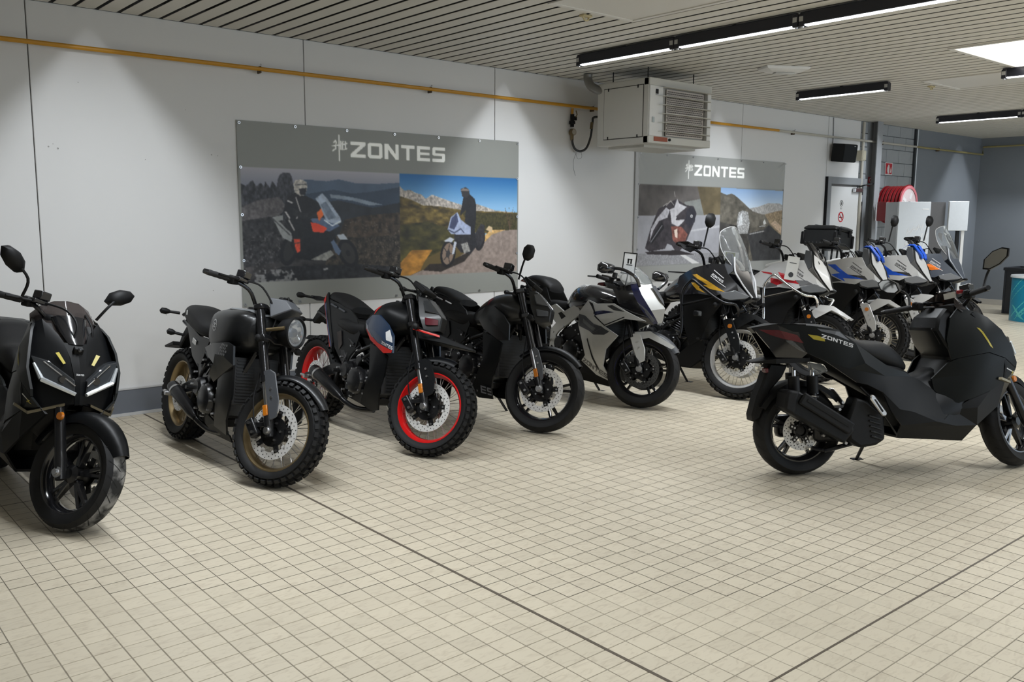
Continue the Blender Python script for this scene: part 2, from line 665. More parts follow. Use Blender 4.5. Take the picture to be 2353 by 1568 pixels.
# over and beside the door
build('wall_panel', G().box((12.306, WALL_Y + 0.010, (2.125 + CEIL_Z) / 2), (0.898, 0.02, CEIL_Z - 2.125)), WALLM, wall, smooth=0, bevel=0.003)
for x, z, r in ((1.70, 1.98, .006), (1.64, 1.99, .005), (2.81, 1.99, .005), (1.67, 2.01, .003), (2.86, 1.985, .003), (2.62, 2.32, .003), (3.32, 2.28, .003), (1.86, 2.45, .003), (2.3, 1.93, .003), (2.78, .92, .004), (2.4, .75, .004)):
    build('screw_hole', G().lathe([(r, 0.0006), (0.0001, 0.0016)], (x, WALL_Y - 0.0012, z), 'y', 8), SEAMM, wall)
g = G()
g.box((7.775, WALL_Y - 0.012, CEIL_Z / 2 - .02), (0.045, 0.02, CEIL_Z - 0.05))
g.box((7.815, WALL_Y - 0.008, CEIL_Z / 2 - .02), (0.02, 0.012, CEIL_Z - 0.05))
tag(build('trim_1', g, STRIP, smooth=0, bevel=0.002, kind='structure'), 'pale vertical cover strip on the white wall beside the heater')
# skirting
bs = build('baseboard_back', G().box(((LEFT_X + 11.8) / 2, WALL_Y - 0.010, 0.10), (11.8 - LEFT_X, 0.018, 0.20)), SKIRT, kind='structure', smooth=0)
tag(bs, 'dark grey skirting board along the white wall')
build('top_strip', G().box(((LEFT_X + 11.8) / 2, WALL_Y - 0.013, 0.2055), (11.8 - LEFT_X, 0.022, 0.011)), STRIP, bs, smooth=0)
build('foot_strip', G().box(((LEFT_X + 11.8) / 2, WALL_Y - 0.020, 0.012), (11.8 - LEFT_X, 0.030, 0.022)), STRIP, bs, smooth=0)

# ------------------------------------------------------------------ painted block wall behind the hose reel, plain grey beyond
g = G()
g.box(((PANEL_END + FAR_X) / 2, WALL_Y + 0.08, CEIL_Z / 2 + .1), (FAR_X - PANEL_END, 0.1, CEIL_Z + 0.2))
bw = build('wall_block', g, mat('block_mortar', (0.42, 0.44, 0.45), 0.8, var=0.1), kind='structure', smooth=0)
tag(bw, 'grey painted block wall behind the red hose reel')
bx = {}
z = 0.0
row = 0
while z < CEIL_Z - 0.02:
    hh = min(0.2, CEIL_Z - z)
    x = PANEL_END + 0.005 - (0.2 if row % 2 else 0.0)
    while x < 14.5:
        xa, xb = max(x, PANEL_END + 0.005), min(x + 0.4, 14.5)
        if xb - xa > 0.03:
            key = (round(xb - xa, 3), round(hh, 3))
            if key not in bx:
                o = build('block', G().box((0, 0, 0), (key[0] - 0.009, 0.04, key[1] - 0.009)), BLOCKM, bw, smooth=0, bevel=0.003)
                bx[key] = o
            else:
                o = bx[key].copy()
                COL.objects.link(o)
                o.parent = bw
            o.location = ((xa + xb) / 2, WALL_Y + 0.0145, z + hh / 2)
        x += 0.4
    z += 0.2
    row += 1
build('plaster_face', G().box(((14.5 + FAR_X) / 2, WALL_Y + 0.015, CEIL_Z / 2), (FAR_X - 14.5, 0.04, CEIL_Z)), GREYW, bw, smooth=0)
g = G()
g.box((FAR_X + 0.05, (FRONT_Y + WALL_Y) / 2, CEIL_Z / 2 + .1), (0.1, WALL_Y - FRONT_Y, CEIL_Z + 0.2))
tag(build('wall_end', g, GREYW, kind='structure', smooth=0), 'plain blue-grey painted end wall of the showroom')
bs2 = build('baseboard_end', G().box((FAR_X - 0.008, (FRONT_Y + WALL_Y) / 2, 0.05), (0.016, WALL_Y - FRONT_Y, 0.10)), mat('beige_skirting', (0.50, 0.47, 0.42), 0.5), kind='structure', smooth=0)
tag(bs2, 'low beige tiled skirting along the grey end wall')
# walls out of the picture: side wall and shop front with glazed windows
g = G()
g.box((LEFT_X - 0.05, (FRONT_Y + WALL_Y) / 2, CEIL_Z / 2 + .1), (0.1, WALL_Y - FRONT_Y, CEIL_Z + 0.2))
tag(build('wall_side', g, WALLM, kind='structure', smooth=0), 'white side wall of the showroom')
g = G()
ZF = (0.4, 2.7)
g.box(((LEFT_X + FAR_X) / 2, FRONT_Y - 0.05, ZF[0] / 2), (FAR_X - LEFT_X, 0.1, ZF[0]))
g.box(((LEFT_X + FAR_X) / 2, FRONT_Y - 0.05, (ZF[1] + CEIL_Z + .2) / 2), (FAR_X - LEFT_X, 0.1, CEIL_Z + .2 - ZF[1]))
g.box(((LEFT_X + 5.1) / 2, FRONT_Y - 0.05, 1.55), (5.1 - LEFT_X, 0.1, ZF[1] - ZF[0]))
g.box(((16.1 + FAR_X) / 2, FRONT_Y - 0.05, 1.55), (FAR_X - 16.1, 0.1, ZF[1] - ZF[0]))
tag(build('wall_front', g, WALLM, kind='structure', smooth=0), 'shop front wall with wide windows')
g = G()
for k in range(6):
    g.box((5.1 + k * 2.2, FRONT_Y - 0.03, 1.55), (0.07, 0.06, ZF[1] - ZF[0]))
tag(build('window_1', g, mat('window_frame_grey', (0.3, 0.31, 0.32), 0.4), kind='structure', smooth=0), 'grey mullions of the wide shop window')

# ------------------------------------------------------------------ ceiling of narrow slats
CEILM = mat('ceiling_slat_paint', (0.66, 0.64, 0.585), 0.5, var=0.03, scale=3)
g = G()
g.box(((LEFT_X + FAR_X) / 2, (FRONT_Y + WALL_Y) / 2, CEIL_Z + 0.16), (FAR_X - LEFT_X, WALL_Y - FRONT_Y, 0.1))
ceiling = build('ceiling', g, mat('ceiling_void', (0.05, 0.048, 0.045), 0.9), kind='structure', smooth=0)
tag(ceiling, 'suspended ceiling of long pale metal slats with dark gaps')
SP, SX0, SGAP = 0.1505, 1.71, 0.030
s0 = None
k = math.floor((LEFT_X - SX0) / SP)
while SX0 + k * SP < FAR_X - 0.05:
    if s0 is None:
        L = WALL_Y - FRONT_Y - 0.012
        w = (SP - SGAP) / 2
        g = G()
        prof = [(-w, 0.0035), (-w, 0.0015), (-w + .004, 0.0), (w - .004, 0.0), (w, 0.0015), (w, 0.0035)]
        g.prism(prof, -L / 2, L / 2)
        s0 = o = build('slat', g, CEILM, ceiling, smooth=0)
    else:
        o = s0.copy()
        COL.objects.link(o)
        o.parent = ceiling
    o.location = (SX0 + (k + 0.5) * SP, (FRONT_Y + WALL_Y) / 2, CEIL_Z)
    k += 1
# closed and open roof lights set into the slats
PANW = mat('roof_panel_white', (0.70, 0.685, 0.645), 0.35, var=0.04, scale=2)


def roof_panel(x0, x1, y0, y1, m, nm, label, lit=False):
    t = empty(nm, ((x0 + x1) / 2, (y0 + y1) / 2, CEIL_Z), label=label, cat='skylight')
    hx, hy = (x1 - x0) / 2, (y1 - y0) / 2
    g = G()
    for c, d in (((0, -hy + .02, -.006), (2 * hx, .04, .012)), ((0, hy - .02, -.006), (2 * hx, .04, .012)), ((-hx + .02, 0, -.006), (.04, 2 * hy - .08, .012)), ((hx - .02, 0, -.006), (.04, 2 * hy - .08, .012))):
        g.box(c, d)
    build('frame', g, PANW, t, smooth=0, bevel=0.002)
    build('panel', G().box((0, 0, -.003), (2 * hx - .08, 2 * hy - .08, .004)), m, t, smooth=0)
    return t


roof_panel(4.27, 5.13, 3.35, 4.66, PANW, 'roof_light', 'closed white skylight panel in the slatted ceiling above the lamp row')
roof_panel(9.52, 10.42, 3.3, 4.56, PANW, 'roof_light', 'closed white skylight panel in the slatted ceiling past the bright one')
roof_panel(7.92, 9.40, 1.45, 3.58, mat('skylight_glow', (1.0, 0.955, 0.87), 0.4, emit=2.6, var=0.02), 'roof_light', 'glowing translucent skylight panel letting daylight in')
for x, y, lb in ((4.73, 4.75, 'beige ceiling hook clip beside the closed skylight over the lamp row'), (9.99, 4.66, 'beige ceiling hook clip beside the far closed skylight')):
    t = empty('ceiling_clip', (x, y, CEIL_Z), label=lb, cat='clip')
    BEI = mat('aged_beige', (0.55, 0.47, 0.27), 0.5)
    build('base', G().box((0, 0, -.008), (.09, .05, .016), taper=None), BEI, t, bevel=.004)
    build('hook', G().tube(curve([(-.03, 0, -.012), (-.01, .0, -.035), (.02, 0, -.035), (.035, 0, -.014)], 4), .007, 8), BEI, t)

# ------------------------------------------------------------------ linear lamps
LAMPB = mat('lamp_housing', (0.011, 0.012, 0.020), 0.35, var=0.05)
LED = mat('led_tube', (0.93, 0.96, 1.0), 0.4, emit=5.0, var=0.0)
SILV = mat('silver_label', (0.42, 0.42, 0.41), 0.45)


def beam(l):
    """photometry of the lens strip: a fan along the lamp, cut off sideways"""
    l.use_nodes = True
    nt = l.node_tree
    em = nt.nodes['Emission']
    ge = nt.nodes.new('ShaderNodeNewGeometry')
    sp = nt.nodes.new('ShaderNodeSeparateXYZ')
    ax = nt.nodes.new('ShaderNodeMath')
    ax.operation = 'ABSOLUTE'
    az = nt.nodes.new('ShaderNodeMath')
    az.operation = 'ABSOLUTE'
    dv = nt.nodes.new('ShaderNodeMath')
    dv.operation = 'DIVIDE'
    mr = nt.nodes.new('ShaderNodeMapRange')
    mr.interpolation_type = 'SMOOTHSTEP'
    mr.inputs['From Min'].default_value = 0.50
    mr.inputs['From Max'].default_value = 1.10
    mr.inputs['To Min'].default_value = 1.0
    mr.inputs['To Max'].default_value = 0.08
    nt.links.new(ge.outputs['Incoming'], sp.inputs[0])
    nt.links.new(sp.outputs['X'], ax.inputs[0])
    nt.links.new(sp.outputs['Z'], az.inputs[0])
    nt.links.new(ax.outputs[0], dv.inputs[0])
    nt.links.new(az.outputs[0], dv.inputs[1])
    nt.links.new(dv.outputs[0], mr.inputs['Value'])
    nt.links.new(mr.outputs['Result'], em.inputs['Strength'])


def lamp(x, ys, label, power=33):
    """ys: list of (far end, near end) of the segments hung in one line"""
    t = empty('linear_lamp', (x, ys[0][0], CEIL_Z), label=label, cat='lamp', group='black linear lamps under the ceiling')
    for a, b in ys:
        L = a - b
        c = (a + b) / 2 - ys[0][0]
        g = G()
        g.box((0, c, -0.050), (0.058, L, 0.084))
        build('housing', g, LAMPB, t, smooth=0, bevel=0.004)
        build('led_strip', G().box((0, c, -0.0965), (0.040, L - 0.06, 0.011)), LED, t, smooth=0, bevel=0.003)
        for e in (a - ys[0][0] - 0.015, b - ys[0][0] + 0.015):
            br = build('end_bracket', G().box((0, e, -0.063), (0.066, 0.045, 0.084)), LAMPB, t, smooth=0, bevel=0.004)
            build('label_plate', G().box((-0.0345, e, -0.055), (0.003, 0.032, 0.034)), SILV, br, smooth=0)
            build('clip', G().cyl((-.012, e, -.1), (-.012, e, -.112), .013, .010, 10), STEEL, br)
        build('hanger', G().box((0, c, -0.004), (.02, .03, .012)), LAMPB, t, smooth=0)
        o = area('lamp_light', (x, (a + b) / 2, CEIL_Z - 0.106), (0, 0, 0), 0.05, L - 0.06, power, (0.90, 0.95, 1.0))
        beam(o.data)
        o.parent = t
        o.location = (0, c, -0.106)


seg3 = [(5.90, 4.80), (4.78, 3.68), (3.66, 2.56)]
lamp(5.80, seg3, 'long black linear lamp of three segments, nearest the wall heater')
lamp(9.28, [(5.86, 4.78)], 'short single black linear lamp over the adventure motorcycles')
lamp(9.32, [(3.66, 2.56), (2.54, 1.44)], 'black linear lamp beside the glowing skylight')
lamp(12.9, [(5.90, 4.80), (4.78, 3.68), (3.66, 2.56)], 'long black linear lamp over the white display cabinet')
lamp(16.1, [(5.90, 4.80), (4.78, 3.68)], 'black linear lamp closest to the grey end wall')
lamp(1.95, [(5.62, 4.52), (4.50, 3.40), (3.38, 2.28)], 'long black linear lamp over the bronze-wheeled motorcycle')
lamp(5.80, [(1.3, 0.2), (0.18, -0.92)], 'black linear lamp further out over the open floor')
lamp(1.95, [(0.6, -0.5), (-0.52, -1.62)], 'black linear lamp above the entrance floor')

# emergency light
t = empty('emergency_light', (7.75, 5.06, CEIL_Z), (0, 0, math.radians(-30)), label='white emergency light under the slatted ceiling near the heater', cat='lamp')
g = G()
g.loft([[(-.23, -.11, 0), (.23, -.11, 0), (.23, .11, 0), (-.23, .11, 0)], [(-.22, -.10, -.025), (.22, -.10, -.025), (.22, .10, -.025), (-.22, .10, -.025)], [(-.15, -.06, -.05), (.15, -.06, -.05), (.15, .06, -.05), (-.15, .06, -.05)]])
build('housing', g, WHT, t, bevel=.006, seg=2)
build('diffuser', G().box((0, 0, -.058), (.2, .07, .012)), mat('lamp_diffuser', (.6, .6, .58), .3), t, bevel=.004)

# ------------------------------------------------------------------ gas pipe
YEL = mat('yellow_pipe_paint', srgb(196, 140, 30), 0.42, var=0.12, scale=12)
PALE = mat('pale_pipe_paint', (0.48, 0.46, 0.40), 0.45, var=0.06)
t = empty('gas_pipe', (0, WALL_Y - 0.07, 2.68), label='yellow gas pipe running along the white wall under the ceiling', cat='pipe')
build('run', G().tube([(LEFT_X + .02, 0, 0), (7.2, 0, 0), (10.5, 0, 0)], .0165, 10), YEL, t)
build('painted_run', G().tube([(10.5, 0, 0), (14.4, 0, 0)], .0158, 10), PALE, t)
build('far_run', G().tube([(14.4, 0, 0), (16.93, 0, .0), (16.93, 0, .13), (16.93, -3.5, .13)], .0158, 10), mat('olive_pipe', srgb(150, 140, 95), .5), t)
for x in (3.21, 5.47 * .8912, 7.0, 10.87, 13.3, 15.2):
    c = build('bracket', G().box((x * 1.0, 0.022, -.005), (.014, .060, .055)), mat('rusty_iron', (.09, .06, .035), .7), t, smooth=0, bevel=.003)
    build('screw', G().cyl((x, -.012, .026), (x, -.012, .038), .008, n=8), STEEL, c)
t = empty('gas_valve', (6.72, WALL_Y - 0.035, 2.66), label='gas valve with dial and black hose hanging below the pipe', cat='valve')
BRASS = mat('aged_brass', (.20, .15, .08), .45, metal=.6, var=.2)
build('riser', G().cyl((0, 0, 0), (0, 0, -.07), .013), YEL, t)
v_ = build('body', G().cyl((0, 0, -.06), (0, 0, -.19), .022, .020, 10).box((.03, 0, -.10), (.05, .03, .04)).cyl((0, 0, -.13), (0, 0, -.16), .034, n=12), BLK, t)
build('lever', G().tube([(.035, -.02, -.02), (.05, -.02, -.06), (.03, -.02, -.09)], .006), BRASS, v_)
gd = build('gauge', G().lathe([(.0, -.03), (.034, -.03), (.036, -.012), (.036, .012), (.0, .012)], (0, 0, -.245), 'y', 20), BRASS, t)
build('dial', G().lathe([(.0, -.0315), (.029, -.0315)], (0, 0, -.245), 'y', 20), mat('dial_face', (.45, .42, .36), .4), gd)
hose = curve([(0, 0, -.28), (0, -.01, -.36), (.03, -.02, -.42), (.10, -.03, -.44), (.18, -.04, -.40), (.23, -.05, -.28), (.25, -.055, -.13), (.27, -.06, -.075), (.42, -.10, -.07)], 5)
build('hose', G().tube(hose, .0125, 8), mat('hose_black', (.03, .03, .03), .5, var=.4, scale=60), t)
build('fitting', G().cyl((0, 0, -.27), (0, 0, -.33), .018, n=8).cyl((.235, -.05, -.20), (.243, -.052, -.13), .016, n=8), BRASS, t)
wire = curve([(.02, -.03, -.44), (.06, -.03, -.52), (.12, -.03, -.50), (.10, -.03, -.44), (.04, -.03, -.46), (.0, -.03, -.54), (.0, -.03, -.62), (.03, -.03, -.70)], 5)
build('loose_wire', G().tube(wire, .0022, 5), mat('grey_wire', (.25, .25, .25), .5), t)

# ------------------------------------------------------------------ hanging gas heater
HEATM = mat('heater_enamel', (0.52, 0.505, 0.455), 0.4, var=0.03, scale=4)
HEATW = mat('heater_front_white', (0.64, 0.63, 0.60), 0.4, var=0.02)
t = empty('gas_heater', (6.64, 5.80, 2.235), label='cream warm-air heater hung from the ceiling, with louvres and perforated front', cat='heater')
HW, HD, HH = 0.96, 0.68, 0.615
build('casing', G().box((HW / 2, (HD + .06) / 2, HH / 2), (HW, HD - .06, HH)), HEATM, t, smooth=0, bevel=.006)
for x_ in (.006, HW - .006):
    build('side_return', G().box((x_, .034, HH / 2), (.012, .056, HH)), HEATM, t, smooth=0)
# access door on the side
d_ = build('access_door', G().box((-.004, HD / 2 - .015, HH / 2), (.008, HD - .17, HH - .13)), HEATM, t, smooth=0, bevel=.002)
for yy in (.13, HD - .16):
    for zz in (.072, HH - .072):
        build('latch', G().box((-.009, yy, zz), (.006, .012, .03)), BLK, d_, smooth=0)
build('door_seam', G().box((-.0005, HD / 2 - .015, HH / 2), (.003, HD - .155, HH - .115)), mat('dark_seam', (.05, .045, .04), .8), t, smooth=0)
# front frame
g = G()
g.box((HW / 2, .025, HH - .035), (HW, .07, .07))
g.box((HW / 2, .025, .035), (HW, .07, .07))
build('front_rail', g, HEATM, t, smooth=0, bevel=.004)
g = G()
g.box((.105, .024, HH / 2), (.19, .068, HH - .14))
g.box((HW - .035, .024, HH / 2), (.06, .068, HH - .14))
build('front_stile', g, HEATW, t, smooth=0, bevel=.004)
build('recess', G().box(((.20 + HW - .065) / 2, .054, HH / 2), (HW - .265, .01, HH - .14)), mat('heater_inside', (.46, .44, .39), .5), t, smooth=0)
perf = mat('perforated_plate', (.60, .53, .46), .5)
pl_ = build('perforated_plate', G().box(((.30 + HW - .075) / 2, .036, HH / 2), (HW - .375, .006, HH - .17)), perf, t, smooth=0)
g = G()
nx, nz_ = 36, 22
for a in range(nx):
    for b in range(nz_):
        px_ = .312 + (HW - .40) * (a + (.5 if b % 2 else 0)) / nx
        pz_ = .095 + (HH - .19) * (b + .5) / nz_
        ring_ = [(px_ + .0058 * math.cos(q * PI / 3), .0322, pz_ + .0072 * math.sin(q * PI / 3)) for q in range(6)]
        g.add(ring_, [tuple(range(6))])
build('perforation', g, mat('hole_dark', (.012, .010, .009), .9), pl_, smooth=0, kind='stuff')
for k in range(6):
    zz = .115 + k * .083
    lv = G()
    lv.add([(.12, -.026, zz - .003), (.20, -.055, zz + .004), (HW - .07, -.055, zz + .004), (HW - .03, -.026, zz - .001), (HW - .06, .03, zz + .012), (.19, .03, zz + .012)], [(0, 1, 2, 3, 4, 5)])
    n = len(lv.v)
    lv.add([(p[0], p[1], p[2] + .004) for p in lv.v], [(5, 4, 3, 2, 1, 0)])
    for q in range(6):
        lv.f.append((q, (q + 1) % 6, n + (q + 1) % 6, n + q))
    build('louvre', lv, HEATM, t, smooth=0)
build('nameplate', G().box((.105, -.0155, HH - .125), (.035, .003, .045)), BLK, t, smooth=0)
build('nameplate_strip', G().box((.105, -.0155, HH - .157), (.035, .003, .007)), mat('plate_grey', (.3, .3, .3), .5), t, smooth=0)
build('sticker', G().box((.058, -.0155, HH * .36), (.03, .003, .05)), mat('sticker_grey', (.38, .42, .42), .5), t, smooth=0)
build('warning_strip', G().box((.175, -.0125, .043), (.20, .005, .042)), mat('brown_label', srgb(140, 62, 24), .4, var=.25, scale=60), t, smooth=0)
build('knob', G().cyl((.305, -.01, .043), (.305, -.024, .043), .013, n=12), BLK, t)
build('underplate', G().box((HW / 2 + .05, HD / 2 + .06, -.012), (HW - .16, HD - .2, .024)), HEATM, t, smooth=0)
for x, y in ((.12, .12), (.12, HD - .1), (HW - .14, .12), (HW - .14, HD - .1)):
    build('hanger_rod', G().cyl((x, y, HH), (x, y, CEIL_Z - 2.235), .006, n=6), FORKB, t)
build('flue', G().tube(curve([(.05, HD - .06, HH - .08), (-.02, HD + .06, HH - .02), (-.02, HD + .12, HH + .06), (-.02, HD + .12, HH + .115)], 4), .045, 12), mat('flue_grey', (.22, .21, .19), .4, metal=.4), t)

# ------------------------------------------------------------------ loudspeaker, door, signs, columns
t = empty('wall_speaker', (12.02, WALL_Y - .19, 2.455), (math.radians(6), 0, math.radians(-8)), label='black box loudspeaker mounted on the white wall above the door', cat='speaker')
build('cabinet', G().box((0, .03, 0), (.30, .20, .255)), BLK, t, smooth=0, bevel=.012, seg=2)
build('grille', G().box((0, -.075, 0), (.285, .012, .24)), mat('speaker_cloth', (.008, .01, .012), .9, bump=.3, scale=600), t, smooth=0, bevel=.004)
build('badge', G().box((.08, -.083, .10), (.03, .004, .01)), STEEL, t, smooth=0)
build('mount', G().cyl((0, .12, 0), (0, .17, 0), .03, n=10), BLK, t)
tag(build('speaker_cable', G().tube([(0, 0, 2.58), (.005, 0, 2.72), (-.01, 0, 2.96)], .006, 6), mat('cable_grey', (.2, .2, .2), .5), loc=(11.97, WALL_Y - .008, 0)), 'thin grey cable rising from the loudspeaker to the ceiling', 'cable')

FRAMEG = mat('door_frame_grey', (.26, .275, .29), .45, var=.04)
DOORW = mat('door_white', (.66, .67, .67), .4, var=.03, scale=3)
dr = empty('door_1', (12.42, WALL_Y, 0), label='white door with grey frame and no smoking sign', kind='structure')
DX0, DX1, DZ = -.57, .54, 2.125
g = G()
for c, d in (((DX0 + .05, .0, DZ / 2), (.10, .08, DZ)), ((DX1 - .05, .0, DZ / 2), (.10, .08, DZ)), (((DX0 + DX1) / 2, .0, DZ - .05), (DX1 - DX0 - .2, .08, .10))):
    g.box(c, d)
build('door_frame', g, FRAMEG, dr, smooth=0, bevel=.004)
build('seal', G().box((DX0 - .006, -.01, DZ / 2), (.014, .06, DZ)), BLK, dr, smooth=0)
lf = build('door_leaf', G().box(((DX0 + DX1) / 2, .012, 1.0), (DX1 - DX0 - .21, .04, 1.99)), DOORW, dr, smooth=0, bevel=.003)
build('door_edge', G().box((DX1 - .12, -.012, 1.0), (.03, .02, 1.99)), BLK, dr, smooth=0)
for zz in (1.62, 1.78):
    build('hinge', G().cyl((DX1 - .13, -.03, zz), (DX1 - .13, -.03, zz + .10), .014, n=8), STEEL, lf)
cl = build('door_closer', G().box((DX1 - .27, -.045, 1.95), (.22, .05, .06)), STEEL, lf, smooth=0, bevel=.006)
build('closer_arm', G().tube([(DX1 - .33, -.06, 1.99), (DX1 - .30, -.16, 2.02), (DX1 + .09, -.13, 2.06)], .010, 6), FORKB, cl)
REDS = mat('sign_red', srgb(190, 32, 44), .4)
PINK = mat('sign_white', (.78, .77, .76), .4)
g = G()
g.ring([(.060, -.0015), (.075, -.0015), (.075, .0015), (.060, .0015)], (-.12, -.0105, 1.55), 'y', 28)
g.box((-.12, -.0105, 1.55), (.012, .003, .125), Matrix.Rotation(math.radians(-45), 3, 'Y'))
build('no_smoking_ring', g, REDS, lf, smooth=0)
build('no_smoking_cigarette', G().box((-.12, -.0098, 1.545), (.085, .002, .014)).tube([(-.08, -.0098, 1.56), (-.07, -.0098, 1.575), (-.085, -.0098, 1.59)], .003, 5), BLK, lf, smooth=0)
build('pictogram', G().ring([(.038, -.0015), (.045, -.0015), (.045, .0015), (.038, .0015)], (-.12, -.0105, 1.75), 'y', 24).cyl((-.12, -.011, 1.772), (-.12, -.009, 1.772), .008, n=8).box((-.12, -.0105, 1.745), (.02, .003, .035)), mat('sign_dark', (.07, .07, .07), .5), lf, smooth=0)
build('pictogram_caption', G().box((-.12, -.0098, 1.685), (.055, .002, .008)).box((-.12, -.0098, 1.670), (.045, .002, .008)), mat('caption_grey', (.3, .3, .3), .5), lf, smooth=0)


def wall_sign(nm, x, z, w, h, label, parts):
    s = tag(build(nm, G().box((0, 0, 0), (w, .006, h)), PINK, smooth=0, loc=(x, WALL_Y - .012, z)), label, 'sign', 'red fire safety signs')
    for pn, m, g in parts:
        build(pn, g, m, s, smooth=0)


wall_sign('fire_sign', 13.645, 2.305, .23, .19, 'red fire extinguisher sign on the grey block wall above the hose reel', [
    ('red_field', REDS, G().box((0, -.0035, 0), (.20, .002, .165))),
    ('extinguisher_symbol', PINK, G().box((-.01, -.005, -.02), (.05, .002, .11)).cyl((-.01, -.006, .045), (-.01, -.004, .045), .018, n=10).tube([(-.04, -.005, .03), (-.055, -.005, -.01), (-.05, -.005, -.05)], .006, 5)),
    ('flame_symbol', PINK, G().prism([(.04, -.06), (.075, -.06), (.08, -.02), (.062, .03), (.05, -.01)], -.006, -.004))])
wall_sign('fire_sign', 13.065, 2.085, .21, .17, 'red fire hose sign over the door closer', [
    ('red_field', REDS, G().box((0.02, -.0035, .03), (.13, .002, .09))),
    ('hose_symbol', PINK, G().ring([(.018, -.001), (.03, -.001), (.03, .001), (.018, .001)], (.02, -.0052, .03), 'y', 14)),
    ('caption_strip', REDS, G().box((0, -.0035, -.06), (.15, .002, .012)))])

COLM = mat('column_grey', (.33, .345, .36), .45, var=.05)
g = G()
g.box((0, 0, CEIL_Z / 2), (.012, .16, CEIL_Z)).box((-.075, -.075, CEIL_Z / 2), (.15, .012, CEIL_Z)).box((-.075, .075, CEIL_Z / 2), (.15, .012, CEIL_Z))
tag(build('steel_column', g, COLM, smooth=0, loc=(13.10, WALL_Y - .085, 0)), 'grey steel column between the door and the hose reel', 'column')
t = tag(build('wall_conduit', G().tube([(0, 0, 0.02), (0, 0, CEIL_Z - .01)], .022, 12), PALE, loc=(12.80, WALL_Y - .024, 0)), 'pale vertical conduit at the end of the white wall', 'pipe')
tag(build('water_pipe', G().tube([(0, 0, .02), (0, 0, CEIL_Z - .01)], .018, 12), mat('galvanised', (.40, .41, .42), .35, metal=.3, var=.1), loc=(13.16, WALL_Y - .035, 0)), 'galvanised vertical water pipe beside the hose reel', 'pipe')
t = empty('down_pipe', (14.50, WALL_Y - .06, 0), label='grey downpipe with dark joint at the edge of the block wall', cat='pipe')
build('pipe', G().tube([(0, 0.033, .02), (0, 0.033, CEIL_Z - .01)], .020, 12), mat('bright_pipe', (.55, .58, .6), .3, metal=.3), t)
build('dark_joint', G().box((-.045, .035, CEIL_Z / 2), (.05, .03, CEIL_Z - .02)), mat('dark_sealant', (.035, .04, .045), .8), t, smooth=0)  # flat dark strip beside the downpipe
t = empty('junction_box', (12.72, WALL_Y, 2.46), label='small beige junction box under the conduit near the speaker', cat='box')
build('box', G().box((.0, -.045, 0), (.11, .09, .15)), mat('aged_beige2', (.46, .43, .33), .5), t, smooth=0, bevel=.004)
build('cover', G().box((.004, -.094, 0), (.09, .008, .13)), mat('aged_beige2'), t, smooth=0, bevel=.003)

# ------------------------------------------------------------------ fire hose reel
t = empty('hose_reel', (13.36, WALL_Y, 1.745), label='red fire hose reel mounted on the grey block wall', cat='hose reel')
REDR = mat('reel_red', srgb(128, 15, 24), .32, var=.06, coat=.2)
REDP = mat('reel_rim_pink', srgb(205, 120, 128), .4, var=.05)
g = G()
prof = [(.05, -.48), (.235, -.48), (.245, -.47), (.245, -.18), (.235, -.17), (.05, -.17)]
build('drum', G().lathe(prof, (0, 0, 0), 'y', 40), REDR, t)
g = G()
for q in range(5):
    g.ring([(.262 + .018 * math.cos(a), -.44 + q * .058 + .024 * math.sin(a)) for a in [k * PI / 4 for k in range(8)]], (0, 0, 0), 'y', 40)
build('hose', g, REDR, t)
build('rim', G().ring([(.255, -.505), (.292, -.505), (.297, -.497), (.292, -.488), (.255, -.488)], (0, 0, 0), 'y', 44), REDR, t)
build('rim_face', G().ring([(.238, -.512), (.280, -.512), (.280, -.505), (.238, -.505)], (0, 0, 0), 'y', 44), REDP, t)
fp = build('face_plate', G().lathe([(.0, -.500), (.238, -.500)], (0, 0, 0), 'y', 36), mat('reel_face', (.62, .53, .53), .4), t)
for q in range(4):
    R = Matrix.Rotation(q * PI / 2 + .5, 3, 'Y')
    build('face_slot', G().box(R @ Vector((.14, -.502, 0)), (.10, .003, .05), R), mat('slot_white', (.7, .68, .68), .5), fp, smooth=0)
build('hub', G().cyl((0, -.525, 0), (0, -.008, 0), .045, n=18), FORKB, t)
build('back_rim', G().ring([(.25, -.175), (.285, -.175), (.285, -.155), (.25, -.155)], (0, 0, 0), 'y', 40), REDR, t)
g = G()
g.prism([(-.56, -.25), (-.56, .035), (-.40, .035), (-.35, .01), (-.335, -.05), (-.335, -.25)], -.46, -.30)
build('hose_guide', g, REDR, t, bevel=.008, smooth=40)
t2 = empty('reel_valve', (12.94, WALL_Y - .24, 1.62), label='chrome shut-off valve on the water pipe feeding the hose reel', cat='valve')
build('body', G().cyl((.0, 0, -.12), (0, 0, .12), .035, n=12).cyl((0, 0, 0), (.15, 0, 0), .025, n=10), CHROME, t2)
build('wheel', G().ring([(.045, -.06), (.058, -.06), (.058, -.045), (.045, -.045)], (0, 0, .10), 'y', 18), CHROME, t2)
build('lever', G().tube([(0, 0, .02), (-.06, -.05, .0), (-.07, -.07, -.08)], .014, 8), FORKB, t2)

